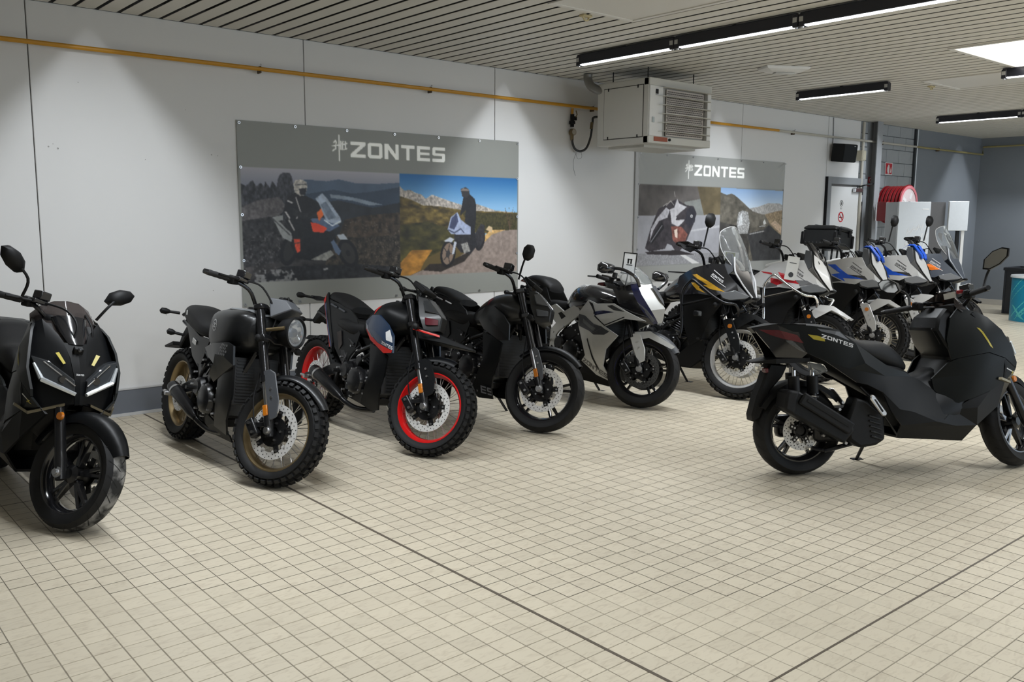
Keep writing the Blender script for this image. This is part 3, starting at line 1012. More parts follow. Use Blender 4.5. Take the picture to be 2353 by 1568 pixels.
# ------------------------------------------------------------------ display cabinets, drum counter, bin
CABW = mat('cabinet_white', (.76, .80, .84), .35, var=.02)
t = empty('display_cabinet', (12.0, 5.93, 0), (0, 0, math.radians(-40.4)), label='pale upright cabinet with white lettering graphics beside the hose reel', cat='cabinet')
build('front_panel', G().box((.22, .012, .88), (.44, .024, 1.76)), CABW, t, smooth=0, bevel=.004)
build('taupe_panel', G().box((.545, .03, .878), (.21, .02, 1.756)), mat('cabinet_taupe', (.105, .10, .10), .45), t, smooth=0)
build('end_panel', G().box((-.006, .20, .878), (.012, .38, 1.756)), mat('cabinet_edge', (.35, .37, .39), .4), t, smooth=0)
build('back_panel', G().box((.32, .39, .878), (.66, .02, 1.756)), CABW, t, smooth=0)
build('top_panel', G().box((.32, .21, 1.745), (.65, .34, .02)), CABW, t, smooth=0)
g = G()
for q, (a, b, w_, h_) in enumerate(((.12, 1.30, .06, .09), (.19, 1.33, .06, .09), (.26, 1.36, .07, .09), (.08, 1.06, .08, .20), (.18, 1.09, .08, .20), (.28, 1.12, .09, .20), (.05, .80, .07, .24), (.15, .80, .08, .24))):
    for (s0_, s1_) in ((0, .22), (.4, .55), (.78, 1)):
        x0_, x1_ = a + w_ * s0_, a + w_ * s1_
        k_ = h_ * .28
        g.add([(x0_, -.0015, b), (x1_, -.0015, b + .02), (x1_ + k_, -.0015, b + .02 + h_), (x0_ + k_, -.0015, b + h_)], [(0, 1, 2, 3)])
    g.add([(a + h_ * .14, -.0015, b + h_ * .5), (a + w_ + h_ * .14, -.0015, b + h_ * .6), (a + w_ + h_ * .17, -.0015, b + h_ * .72), (a + h_ * .17, -.0015, b + h_ * .62)], [(0, 1, 2, 3)])
g.box((.37, -.0012, 1.66), (.09, .002, .018))
build('lettering', g, mat('print_white', (.93, .94, .95), .4), t, smooth=0, kind='stuff')
t = empty('info_stand', (12.50, 5.49, 0), (0, 0, math.radians(-40.4)), label='white info panel on a slim dark stand beside the pale cabinet', cat='stand')
build('panel', G().box((.145, 0, 1.57), (.27, .04, .40)), mat('panel_white', (.66, .69, .72), .35), t, smooth=0, bevel=.004)
build('post', G().box((.17, .03, .69), (.04, .04, 1.36)), BLK, t, smooth=0)
build('side_post', G().box((.235, .02, .70), (.04, .02, 1.34)), WHT, t, smooth=0)
build('foot', G().box((.17, .03, .012), (.26, .3, .024)), BLK, t, smooth=0)

t = empty('drum_counter', (14.62, 5.02, 0), label='round teal promotion counter with pale brush strokes', cat='counter')
TEAL = mat('teal_print', srgb(0, 118, 148), .35, var=.05)
AQUA = mat('aqua_print', srgb(72, 168, 168), .35, var=.05)
dg = G()
dg.lathe([(.0, .015), (.34, .015), (.34, .66), (.0, .66)], (0, 0, 0), 'z', 48)
build('drum', dg, TEAL, t)
build('top', G().lathe([(.0, .70), (.355, .70), (.36, .69), (.36, .665), (.0, .665)], (0, 0, 0), 'z', 48), mat('counter_top', (.6, .62, .62), .3), t)
build('foot_ring', G().lathe([(.0, .0), (.335, .0), (.335, .02), (.0, .02)], (0, 0, 0), 'z', 48), mat('counter_top'), t)
rr = random.Random(5)
for q in range(15):
    a0 = math.radians(120 + q * 17 + rr.uniform(-5, 5))
    z0_, L_ = rr.uniform(.05, .42), rr.uniform(.15, .36)
    g = G()
    wv = rr.uniform(.025, .05)
    n = 8
    sgn = 1 if rr.random() < .75 else -1
    for k in range(n + 1):
        z_ = z0_ + L_ * k / n
        a_ = a0 + sgn * L_ * .95 * k / n / .34
        for s_ in (-1, 1):
            aa = a_ + s_ * wv / .34
            g.v.append((.3415 * math.cos(aa), .3415 * math.sin(aa), min(max(z_ - s_ * wv * .4, .02), .655)))
    for k in range(n):
        g.f.append((2 * k, 2 * k + 1, 2 * k + 3, 2 * k + 2))
    build('brush_stroke', g, AQUA, t)
t = empty('black_crate', (15.85, 5.55, 0), label='tall black open-topped box behind the teal counter', cat='box')
g = G()
for c, d in (((0, -.28, .38), (.6, .03, .76)), ((0, .28, .38), (.6, .03, .76)), ((-.285, 0, .38), (.03, .53, .76)), ((.285, 0, .38), (.03, .53, .76)), ((0, 0, .03), (.54, .53, .03))):
    g.box(c, d)
build('shell', g, mat('crate_black', (.018, .02, .026), .5), t, smooth=0, bevel=.006)
build('rim', G().box((0, -.30, .73), (.62, .02, .05)).box((-.305, 0, .73), (.02, .62, .05)), mat('crate_black'), t, smooth=0, bevel=.004)
build('latch', G().box((-.1, -.314, .67), (.08, .012, .025)), STEEL, t, smooth=0)
# ------------------------------------------------------------------ printed banners on the wall
def vnoise(u, v, f, seed):
    r = np.random.RandomState(seed).rand(64, 64)
    x, y = u * f, v * f
    xi, yi = np.floor(x).astype(int), np.floor(y).astype(int)
    fx, fy = x - xi, y - yi
    fx, fy = fx * fx * (3 - 2 * fx), fy * fy * (3 - 2 * fy)
    q = lambda a, b: r[(xi + a) % 64, (yi + b) % 64]
    return (q(0, 0) * (1 - fx) + q(1, 0) * fx) * (1 - fy) + (q(0, 1) * (1 - fx) + q(1, 1) * fx) * fy


def fbm(u, v, f, seed, o=4):
    s, a, t = 0, 1.0, 0
    for k in range(o):
        s = s + a * vnoise(u, v, f * 2 ** k, seed + k)
        t += a
        a *= 0.55
    return s / t


class Canvas:
    """a flat print: colours on a grid, (u right, v down) in centimetres"""

    def __init__(s, w, h, step):
        s.nx, s.ny = int(w / step) + 1, int(h / step) + 1
        s.u, s.v = np.meshgrid(np.linspace(0, w, s.nx), np.linspace(0, h, s.ny))
        s.c = np.zeros((s.ny, s.nx, 3))

    def mask(s, poly):
        m = np.zeros(s.u.shape, bool)
        n = len(poly)
        for i in range(n):
            (x0, y0), (x1, y1) = poly[i], poly[(i + 1) % n]
            if y0 == y1:
                continue
            c = ((y0 <= s.v) & (s.v < y1)) | ((y1 <= s.v) & (s.v < y0))
            m ^= c & (s.u < (x1 - x0) * (s.v - y0) / (y1 - y0) + x0)
        return m

    def fill(s, poly, col, amp=0.0, f=0.3, seed=1, m=None, sx=1.0):
        m = s.mask(poly) if m is None else m
        col = np.array(col, float)
        k = 1.0 + amp * (fbm(s.u * sx, s.v, f, seed) - 0.5) * 2 if amp else np.ones(s.u.shape)
        s.c[m] = np.clip(col[None, :] * k[m][:, None], 0, 255)

    def line(s, pts, w, col):
        for (a, b), (c, d) in zip(pts[:-1], pts[1:]):
            L = math.hypot(c - a, d - b) or 1e-6
            nx, ny = -(d - b) / L * w / 2, (c - a) / L * w / 2
            s.fill([(a + nx, b + ny), (c + nx, d + ny), (c - nx, d - ny), (a - nx, b - ny)], col)

    def ell(s, cx, cy, rx, ry, col, rot=0.0, inner=0.0):
        co, si = math.cos(rot), math.sin(rot)
        du, dv = s.u - cx, s.v - cy
        r = ((du * co + dv * si) / rx) ** 2 + ((-du * si + dv * co) / ry) ** 2
        s.fill(None, col, m=(r <= 1) & (r >= inner * inner))


def brand(cv, col):
    for p in word('ZONTES', (103.5, 24.2), (14.8, 0), (0, -13.2), 1.0, 0.18):
        cv.fill(p, col)
    for pts, w in (([(92.3, 6), (92.3, 28.5)], 1.4), ([(89.5, 10.5), (86.5, 13)], 1.1), ([(85.2, 15.8), (93.5, 14.6)], 1.0), ([(89.2, 11.5), (89, 17.5), (85.5, 20)], 1.1),
                   ([(94.0, 11.2), (94, 19)], 1.1), ([(96.5, 10.8), (94.8, 14)], 1.0), ([(95.6, 13), (95.6, 19)], 1.0), ([(96.2, 14), (100.4, 12.6)], 1.0), ([(98.3, 11.2), (98.3, 18)], 1.0), ([(96.6, 18.2), (100, 17.2)], 1.0)):
        cv.line(pts, w, col)


def poster_a(cv):
    u, v = cv.u, cv.v
    cv.fill([(-1, -1), (300, -1), (300, 152), (-1, 152)], (103, 104, 100))
    brand(cv, (205, 205, 200))
    L = [(2, 36.5), (154, 36.5), (154, 130.5), (2, 130.5)]
    cv.fill(L, (38, 36, 36), .8, .16, 3)
    sky = cv.mask([(2, 36.5), (154, 36.5), (154, 60), (2, 60)])
    t = np.clip((v - 36.5) / 18, 0, 1)[..., None]
    cv.c[sky] = ((1 - t) * np.array([128, 126, 132]) + t * np.array([92, 96, 108]))[sky]
    cv.fill([(50, 50), (59, 45), (79, 46), (91, 44), (109, 47), (127, 47), (154, 45), (154, 90), (50, 90)], (60, 72, 88), .12, .06, 7)
    cv.fill([(55, 58), (61, 57), (86, 53), (104, 56), (123, 54), (154, 49), (154, 90), (55, 90)], (44, 54, 68), .15, .08, 8)
    cv.fill([(82, 57), (96, 58), (110, 60), (135, 65), (122, 66), (104, 62), (83, 60)], (104, 114, 126), .15, .1, 9)
    cv.fill([(60, 66), (90, 62), (125, 68), (154, 63), (154, 95), (60, 95)], (34, 36, 40), .3, .1, 12)
    cv.fill([(2, 50), (6, 52), (12, 47), (15, 52), (19, 49), (22, 52), (23, 48), (27, 53), (29, 47), (33, 52), (34, 46), (36, 42), (39, 40), (45, 40), (47, 44), (49, 56), (60, 70), (60, 90), (2, 90)], (42, 42, 46), .9, .35, 11, sx=2.2)
    cv.fill([(2, 69), (16, 63), (35, 60), (42, 69), (32, 77), (17, 81), (2, 103)], (72, 69, 70), .45, .5, 13)
    cv.fill([(2, 80), (30, 76), (48, 84), (48, 112), (2, 118)], (34, 33, 34), .9, .4, 14)
    cv.fill([(96, 79), (115, 75), (154, 72), (154, 99), (108, 99), (90, 93)], (50, 42, 34), .7, .28, 15)
    cv.fill([(88, 92), (110, 95), (154, 92), (154, 130.5), (70, 130.5)], (44, 39, 33), .9, .35, 16)
    m = (fbm(u, v, .9, 21) > .70) & cv.mask([(95, 76), (154, 84), (154, 128), (100, 120)])
    cv.fill(None, (84, 76, 66), .4, .8, 4, m=m)
    m = (fbm(u, v, .7, 22) > .66) & cv.mask([(2, 92), (40, 86), (46, 122), (2, 128)])
    cv.fill(None, (66, 65, 65), .4, .8, 4, m=m)
    cv.fill([(36, 118), (110, 118), (154, 122), (154, 130.5), (2, 130.5)], (26, 26, 28), .9, .3, 17)
    m = (fbm(u, v, .22, 23) > .47) & cv.mask([(2, 122), (16, 120), (44, 120), (50, 130.5), (2, 130.5)])
    cv.fill(None, (86, 86, 86), .35, .5, 24, m=m)
    # the machine and rider, in profile
    cv.ell(43, 104, 8, 14, (20, 20, 22), .35)
    cv.ell(43, 104, 5, 10, (34, 33, 33), .35, .0)
    cv.fill([(28, 77), (38, 75), (38, 79), (34, 80), (48, 93), (46, 98), (37, 94)], (120, 122, 122), .15, .4, 5)
    cv.line([(28, 77.5), (44, 92)], 1.0, (58, 58, 60))
    cv.ell(99, 108, 9, 13.5, (17, 17, 19), -.5)
    cv.ell(99, 108, 6.2, 10, (40, 38, 37), -.5)
    cv.ell(99, 108, 2, 3, (22, 22, 23), -.5)
    cv.fill([(50, 80), (70, 76), (83, 84), (88, 96), (83, 106), (67, 114), (50, 112), (44, 100)], (20, 20, 22), .5, .4, 6)
    cv.fill([(62, 113), (74, 108), (82, 105), (85, 109), (77, 114)], (118, 118, 114), .3, .4, 5)
    cv.fill([(44, 59), (50, 56), (60, 59), (71, 64), (73, 70), (63, 76), (53, 82), (45, 81), (38, 73), (41, 63)], (24, 23, 25), .4, .5, 5)
    cv.fill([(39, 78), (53, 80), (60, 84), (57, 95), (53, 107), (47, 107), (46, 95), (44, 86)], (24, 24, 25), .4, .5, 5)
    cv.line([(42, 63), (47, 65)], 1.3, (150, 148, 148))
    cv.line([(50, 60), (54, 72), (50, 78)], 1.0, (138, 136, 136))
    cv.line([(40, 72), (44, 78)], 1.6, (150, 148, 148))
    cv.line([(43, 79), (48, 88)], 1.4, (140, 138, 138))
    cv.fill([(47, 69), (58, 74), (66, 70), (67, 73), (57, 78), (47, 75)], (32, 31, 33), .4, .5, 5)
    cv.fill([(47, 95), (53, 95), (53, 105), (50, 107), (48, 102)], (176, 62, 40), .3, .8, 5)
    cv.line([(47, 99), (53, 98)], .8, (60, 40, 36))
    cv.fill([(48, 49), (50, 46), (55, 45), (60, 47), (61, 51), (59, 58), (54, 59), (49, 56)], (142, 138, 132), .5, .9, 5)
    cv.fill([(53, 53), (60, 52), (59, 58), (54, 58)], (30, 30, 34))
    cv.line([(49, 50), (60, 49)], .8, (60, 60, 62))
    cv.fill([(63, 78), (75, 77), (87, 80), (91, 84), (81, 89), (68, 86)], (74, 88, 112), .2, .3, 5)
    cv.fill([(63, 81), (70, 82), (79, 86), (75, 90), (65, 89)], (192, 60, 34), .15, .3, 5)
    cv.fill([(69, 73), (74, 69), (77, 73), (71, 80)], (196, 92, 40), .2, .5, 5)
    cv.fill([(68, 61), (75, 56), (79, 60), (92, 77), (93, 81), (88, 83), (78, 80), (72, 66)], (132, 142, 156), .22, .3, 5)
    cv.fill([(73, 66), (78, 63), (88, 77), (80, 79)], (88, 98, 112), .25, .3, 6)
    cv.line([(76, 79), (84, 84), (92, 80)], 1.0, (190, 196, 204))
    cv.fill([(88, 92), (95, 91), (99, 96), (91, 96)], (150, 156, 164))
    cv.fill([(82, 98), (85, 96), (92, 106), (90, 110), (86, 107)], (76, 90, 112))
    cv.fill([(74, 121), (79, 120), (79, 122), (74, 122.5)], (120, 120, 120))
    # road picture
    R = [(154, 36.5), (296, 36.5), (296, 130.5), (154, 130.5)]
    m = cv.mask(R)
    cv.fill(None, (86, 72, 40), m=m)
    m &= v < 100
    t = np.clip((v - 36.5) / 30, 0, 1)[..., None]
    cv.c[m] = ((1 - t) * np.array([28, 92, 150]) + t * np.array([128, 172, 208]))[m]
    cv.fill([(154, 48), (159, 52), (165, 51), (172, 54), (178, 55), (183, 59), (190, 55), (197, 57), (205, 59), (212, 61), (225, 64), (244, 63), (256, 66), (267, 69), (296, 71), (296, 80), (154, 72)], (158, 150, 142), .55, .6, 31)
    cv.fill([(154, 57), (166, 60), (179, 65), (200, 66), (225, 69), (250, 70), (296, 71), (296, 92), (262, 92), (225, 90), (197, 100), (188, 108), (154, 120)], (86, 72, 36), .75, .3, 32, sx=.5)
    cv.fill([(225, 71), (296, 72), (296, 89), (258, 90), (240, 90)], (58, 54, 30), .5, .7, 33)
    cv.fill([(154, 84), (185, 80), (215, 88), (225, 100), (200, 108), (190, 112), (154, 124)], (58, 54, 26), .7, .22, 34, sx=.45)
    cv.fill([(154, 118), (166, 107), (190, 107), (180, 119), (176, 126), (164, 130.5), (154, 130.5)], (150, 104, 42), .4, .25, 35, sx=.5)
    cv.fill([(164, 130.5), (178, 126), (209, 121), (241, 104), (262, 92), (276, 89), (296, 88), (296, 130.5)], (134, 120, 112), .2, .35, 36)
    cv.fill([(246, 103), (255, 93), (262, 88), (282, 88), (263, 93), (254, 100)], (196, 158, 100), .3, .5, 37)
    cv.fill([(255, 88), (259, 84), (264, 86), (263, 91)], (190, 166, 130))
    for k in range(9):
        cv.line([(286, 88), (280 + k * 1.8, 66 + (k % 3) * 4)], .35, (84, 66, 50))
    cv.fill([(179, 126), (187, 120), (206, 120), (241, 107), (228, 119), (200, 128)], (40, 34, 30), .3, .5, 5)
    cv.ell(248, 98, 6, 11, (28, 27, 28), .25)
    cv.ell(208.5, 111, 9, 13.2, (24, 23, 24), .22)
    cv.ell(208.5, 111, 6.6, 10.4, (122, 104, 90), .22)
    for a in range(5):
        an = a * 1.2566
        cv.line([(208.5, 111), (208.5 + 6 * math.cos(an), 111 + 10 * math.sin(an))], .8, (36, 34, 34))
    cv.ell(208.5, 111, 2.4, 3.6, (52, 50, 50), .22)
    cv.fill([(216, 90), (238, 91), (244, 104), (236, 112), (224, 110), (216, 102)], (34, 33, 36), .5, .6, 5)
    cv.fill([(224, 102), (232, 100), (236, 109), (228, 111)], (128, 126, 122), .5, .9, 5)
    cv.fill([(241, 93), (249, 82), (254, 84), (253, 98), (246, 108)], (44, 42, 46), .4, .5, 5)
    cv.fill([(228, 54), (234, 53), (241, 58), (243, 64), (243, 77), (241, 88), (244, 104), (238, 105), (235, 86), (229, 80), (230, 69), (223, 75), (225, 66)], (30, 30, 34), .25, .4, 5)
    cv.fill([(224, 49), (230, 47), (234, 49), (235, 54), (231, 57), (226, 56)], (44, 42, 44))
    cv.fill([(223, 51), (227, 48), (234, 49), (234, 50.5), (227, 51)], (120, 108, 100))
    cv.fill([(208, 88), (212, 76), (220, 71), (224, 78), (230, 82), (236, 85), (236, 93), (224, 93), (212, 92)], (150, 160, 186), .2, .4, 5)
    cv.fill([(210, 86), (213, 77), (219, 72), (221, 80), (216, 88)], (58, 64, 92), .2, .4, 5)
    cv.line([(209, 88), (216, 91), (224, 87), (228, 91)], 1.0, (44, 50, 74))
    cv.fill([(203, 99), (211, 95), (216, 97), (213, 100)], (176, 180, 190))
    cv.fill([(216, 99), (219, 100), (216, 111), (213, 112)], (176, 180, 190))
    tone(cv, R, .80)


def tone(cv, poly, k):
    m = cv.mask(poly)
    cv.c[m] *= k


def poster_b(cv):
    u, v = cv.u, cv.v
    cv.fill([(-1, -1), (300, -1), (300, 152), (-1, 152)], (122, 123, 121))
    brand(cv, (212, 212, 208))
    m = cv.mask([(1, 37), (157, 37), (157, 131), (1, 131)])
    cv.fill(None, (86, 82, 80), .3, .05, 41, m=m)
    cv.fill([(86, 56), (116, 52), (140, 58), (140, 73), (86, 73)], (120, 122, 120), .15, .08, 42)
    cv.fill([(110, 37), (157, 37), (157, 73), (125, 73)], (98, 88, 68), .3, .06, 43)
    cv.fill([(1, 73), (157, 71), (157, 119), (1, 119)], (150, 150, 156), .07, .1, 44)
    cv.fill([(1, 117), (157, 119), (157, 131), (1, 131)], (134, 134, 138), .25, .8, 45)
    cv.fill([(78, 119), (87, 119), (119, 131), (104, 131)], (196, 196, 196))
    cv.fill([(100, 90), (157, 84), (157, 87), (100, 92)], (176, 176, 180))
    cv.fill([(16, 115), (76, 114), (108, 120), (63, 120), (21, 118)], (48, 44, 46))
    cv.fill([(16, 111), (25, 88), (38, 65), (54, 59), (70, 53), (91, 60), (104, 61), (110, 70), (105, 82), (97, 95), (90, 107), (80, 115), (70, 114), (64, 108), (56, 106), (52, 112), (24, 115)], (56, 52, 56), .4, .2, 46)
    cv.fill([(24, 103), (26, 88), (37, 75), (52, 63), (59, 66), (55, 75), (40, 79), (30, 90)], (166, 164, 170), .2, .3, 47)
    cv.fill([(26, 100), (45, 80), (50, 87), (28, 106)], (32, 31, 34))
    cv.line([(26, 104), (46, 84)], 1.0, (158, 158, 164))
    cv.fill([(59, 65), (67, 63), (72, 52), (76, 58), (91, 62), (76, 70), (70, 78), (88, 77), (82, 82), (75, 86), (63, 82)], (178, 176, 180), .15, .3, 48)
    cv.fill([(70, 74), (84, 66), (80, 76)], (62, 58, 62))
    cv.fill([(62, 85), (82, 86), (94, 95), (88, 106), (79, 110), (66, 102)], (118, 74, 66), .5, .25, 49)
    cv.fill([(68, 90), (74, 88), (75, 100), (70, 98)], (206, 188, 176))
    cv.fill([(91, 65), (101, 61), (109, 68), (107, 80), (97, 88), (88, 80)], (48, 47, 54), .2, .3, 5)
    cv.ell(100.5, 73, 2.4, 1.8, (206, 206, 206))
    cv.ell(100.5, 73, 1.3, .9, (60, 60, 64))
    for a, b in (((52, 61), (60, 55)), ((60, 55), (66, 60)), ((46, 62), (54, 58)), ((66, 44), (68, 50))):
        cv.line([a, b], .8, (176, 172, 168))
    m = cv.mask([(157, 37), (296, 38), (296, 131), (157, 131)])
    t = np.clip((v - 38) / 26, 0, 1)[..., None]
    cv.c[m] = ((1 - t) * np.array([128, 156, 192]) + t * np.array([188, 200, 212]))[m]
    cv.fill([(222, 62), (240, 60), (262, 55), (288, 55), (296, 57), (296, 80), (222, 80)], (160, 158, 156), .3, .7, 51)
    cv.fill([(157, 43), (170, 46), (180, 44), (187, 46), (200, 52), (217, 61), (228, 66), (250, 70), (296, 68), (296, 131), (157, 131)], (92, 88, 80), .4, .18, 52, sx=.7)
    cv.fill([(255, 70), (280, 66), (296, 64), (296, 100), (270, 84)], (138, 122, 100), .35, .6, 53)
    cv.fill([(157, 80), (222, 88), (222, 131), (157, 131)], (62, 60, 58), .45, .16, 54)
    cv.fill([(218, 95), (255, 90), (266, 84), (296, 98), (296, 131), (232, 131)], (56, 56, 58), .25, .2, 55)
    cv.fill([(270, 82), (280, 78), (296, 86), (296, 96)], (186, 164, 142), .2, .6, 56)
    cv.line([(222, 96), (256, 92)], 1.5, (150, 150, 150))
    cv.line([(244, 86), (258, 85)], 1.2, (160, 160, 160))
    cv.fill([(252, 80), (256, 76), (260, 82), (254, 84)], (190, 190, 188))
    cv.fill([(196, 68), (205, 65), (217, 67), (222, 82), (219, 95), (199, 95), (193, 83)], (150, 150, 150), .6, .9, 57)
    cv.fill([(199, 72), (204, 68), (206, 84), (196, 86)], (200, 202, 204), .2, .5, 58)
    tone(cv, [(-1, 36), (300, 36), (300, 132), (-1, 132)], .88)


PAPER = mat('banner_print', (.5, .5, .5), 0.42, var=0.02, scale=2.0, attr='print', spec=0.4)


def poster(x0, painter, step, label, wrinkle, seed):
    W_, H_ = 2.976, 1.502
    cv = Canvas(W_ * 100, H_ * 100, step)
    painter(cv)
    pd = np.pad(cv.c, ((1, 1), (1, 1), (0, 0)), 'edge')
    cv.c = (2 * pd[1:-1, 1:-1] + pd[:-2, 1:-1] + pd[2:, 1:-1] + pd[1:-1, :-2] + pd[1:-1, 2:]) / 6
    lin = np.where(cv.c <= 10.3, cv.c / 255 / 12.92, ((cv.c / 255 + .055) / 1.055) ** 2.4) * 2.15
    t = empty('banner', (x0, WALL_Y - 0.006, 2.274), label=label, cat='banner')
    me = bpy.data.meshes.new('print_sheet')
    u, v = cv.u / 100, cv.v / 100
    ed = np.minimum(u, W_ - u)
    y = -0.002 - 0.006 * fbm(cv.u, cv.v, .012, seed, 2)
    dc = np.hypot(u - W_, v) if wrinkle else None
    if wrinkle:
        ang = np.arctan2(v, W_ - u)
        y -= 0.020 * np.exp(-dc / .28) * (0.5 + 0.5 * np.cos(ang * 11)) * np.minimum(dc * 8, 1)
        d2 = np.hypot(u, v)
        a2 = np.arctan2(v, u)
        y -= 0.012 * np.exp(-d2 / .30) * (0.5 + 0.5 * np.cos(a2 * 9)) * np.minimum(d2 * 8, 1)
    co = np.stack([u, y, -v], -1).reshape(-1, 3)
    ny, nx = cv.ny, cv.nx
    idx = np.arange(ny * nx).reshape(ny, nx)
    q = np.stack([idx[:-1, :-1], idx[1:, :-1], idx[1:, 1:], idx[:-1, 1:]], -1).reshape(-1, 4)
    me.vertices.add(len(co))
    me.vertices.foreach_set('co', co.ravel())
    me.loops.add(q.size)
    me.loops.foreach_set('vertex_index', q.ravel())
    me.polygons.add(len(q))
    me.polygons.foreach_set('loop_start', np.arange(0, q.size, 4))
    me.polygons.foreach_set('loop_total', np.full(len(q), 4))
    me.update(calc_edges=True)
    at = me.color_attributes.new('print', 'FLOAT_COLOR', 'POINT')
    at.data.foreach_set('color', np.concatenate([lin.reshape(-1, 3), np.ones((len(co), 1))], 1).ravel())
    me.polygons.foreach_set('use_smooth', [True] * len(q))
    me.materials.append(PAPER)
    o = bpy.data.objects.new('print_sheet', me)
    COL.objects.link(o)
    o.parent = t
    build('hem', G().box((W_ / 2, .003, -.0015), (W_, .004, .005)).box((W_ / 2, .003, -H_ + .0015), (W_, .004, .005)).box((.0015, .003, -H_ / 2), (.005, .004, H_)).box((W_ - .0015, .003, -H_ / 2), (.005, .004, H_)), mat('hem_pale', (.45, .45, .44), .5), t, smooth=0)
    e0 = None
    for k in range(7):
        for z in (-.02, -H_ + .02):
            p = (.02 + (W_ - .04) * k / 6, -.012 - (.018 if wrinkle and k in (0, 6) and z > -.1 else 0), z)
            if e0 is None:
                e0 = o = build('eyelet', G().ring([(.006, -.0015), (.012, -.0015), (.012, .0015), (.006, .0015)], (0, 0, 0), 'y', 14), STEEL, t)
            else:
                o = e0.copy()
                COL.objects.link(o)
                o.parent = t
            o.location = p
    for z in (-.37, -.75, -1.12):
        for x in (.02, W_ - .02):
            o = e0.copy()
            COL.objects.link(o)
            o.parent = t
            o.location = (x, -.012, z)
    return t


poster(3.018, poster_a, 0.56, 'wide grey banner with a rider in dark mountains and a rider under blue sky', False, 61)
poster(7.80, poster_b, 0.62, 'wide grey banner with a leaning racer and a hazy mountain road', True, 65)
# ------------------------------------------------------------------ motorcycle kit
# bike frame: x forward (rear axle at x=0), y to the rider's left, z up
DUST = mat('dusty_rubber', (0.10, 0.098, 0.093), 0.85, var=0.5, scale=14, bump=0.1)
_nt = DUST.node_tree
_rp = _nt.nodes.new('ShaderNodeValToRGB')
_rp.color_ramp.elements[0].position, _rp.color_ramp.elements[1].position = 0.42, 0.62
_rp.color_ramp.elements[0].color, _rp.color_ramp.elements[1].color = (0.014, 0.014, 0.014, 1), (0.24, 0.235, 0.225, 1)
_nt.links.new([n for n in _nt.nodes if n.bl_idname == 'ShaderNodeTexNoise'][0].outputs['Fac'], _rp.inputs['Fac'])
_nt.links.new(_rp.outputs['Color'], _nt.nodes['Principled BSDF'].inputs['Base Color'])
NUT = mat('zinc_bolt', (0.55, 0.55, 0.56), 0.3, metal=1.0)
HOLE = mat('hole_black', (0.006, 0.006, 0.006), 0.9)


class Bike:
    def __init__(s, name, label, loc, heading, lean, WB=1.40, Rf=0.30, Rr=0.305, rake=25.5, steer=28.0, off=0.045, group=None, cat='motorcycle'):
        s.root = empty(name, loc, (math.radians(lean), 0, math.radians(heading)), label=label, cat=cat, group=group)
        s.WB, s.Rf, s.Rr = WB, Rf, Rr
        s.A = Vector((WB, 0, Rf))
        rk = math.radians(rake)
        s.d = Vector((-math.sin(rk), 0, math.cos(rk)))       # up along the fork
        s.n = Vector((math.cos(rk), 0, math.sin(rk)))        # forward, square to the fork
        s.S = s.A - s.n * off
        s.M = Matrix.Translation(s.S) @ Matrix.Rotation(math.radians(steer), 4, s.d) @ Matrix.Translation(-s.S)

    def part(s, name, g, m, parent=None, **k):
        if len(g.pan) == 2:
            o = [build(name, q, m, parent or s.root, **k) for q in halves(g)]
            return o[0]
        return build(name, g, m, parent or s.root, **k)

    def spart(s, name, g, m, parent=None, **k):
        if len(g.pan) == 2:
            o = [build(name, q, m, parent or s.root, M=s.M, **k) for q in halves(g)]
            return o[0]
        return build(name, g, m, parent or s.root, M=s.M, **k)

    def fk(s, up, fw=0.0, y=0.0):
        """point on the fork: up along it from the axle, forward of it, sideways"""
        return s.A + s.d * up + s.n * fw + Vector((0, y, 0))


def tire_prof(R, hw, rr, knob=False):
    h = [(rr - .006, hw * .62), (rr + .010, hw * .80), (rr + (R - rr) * .35, hw * .98), (rr + (R - rr) * .62, hw), (R - .030, hw * .93), (R - .012, hw * .66), (R - .003, hw * .33)]
    return [(r, -y) for r, y in h] + [(R, 0)] + [(r, y) for r, y in reversed(h)]


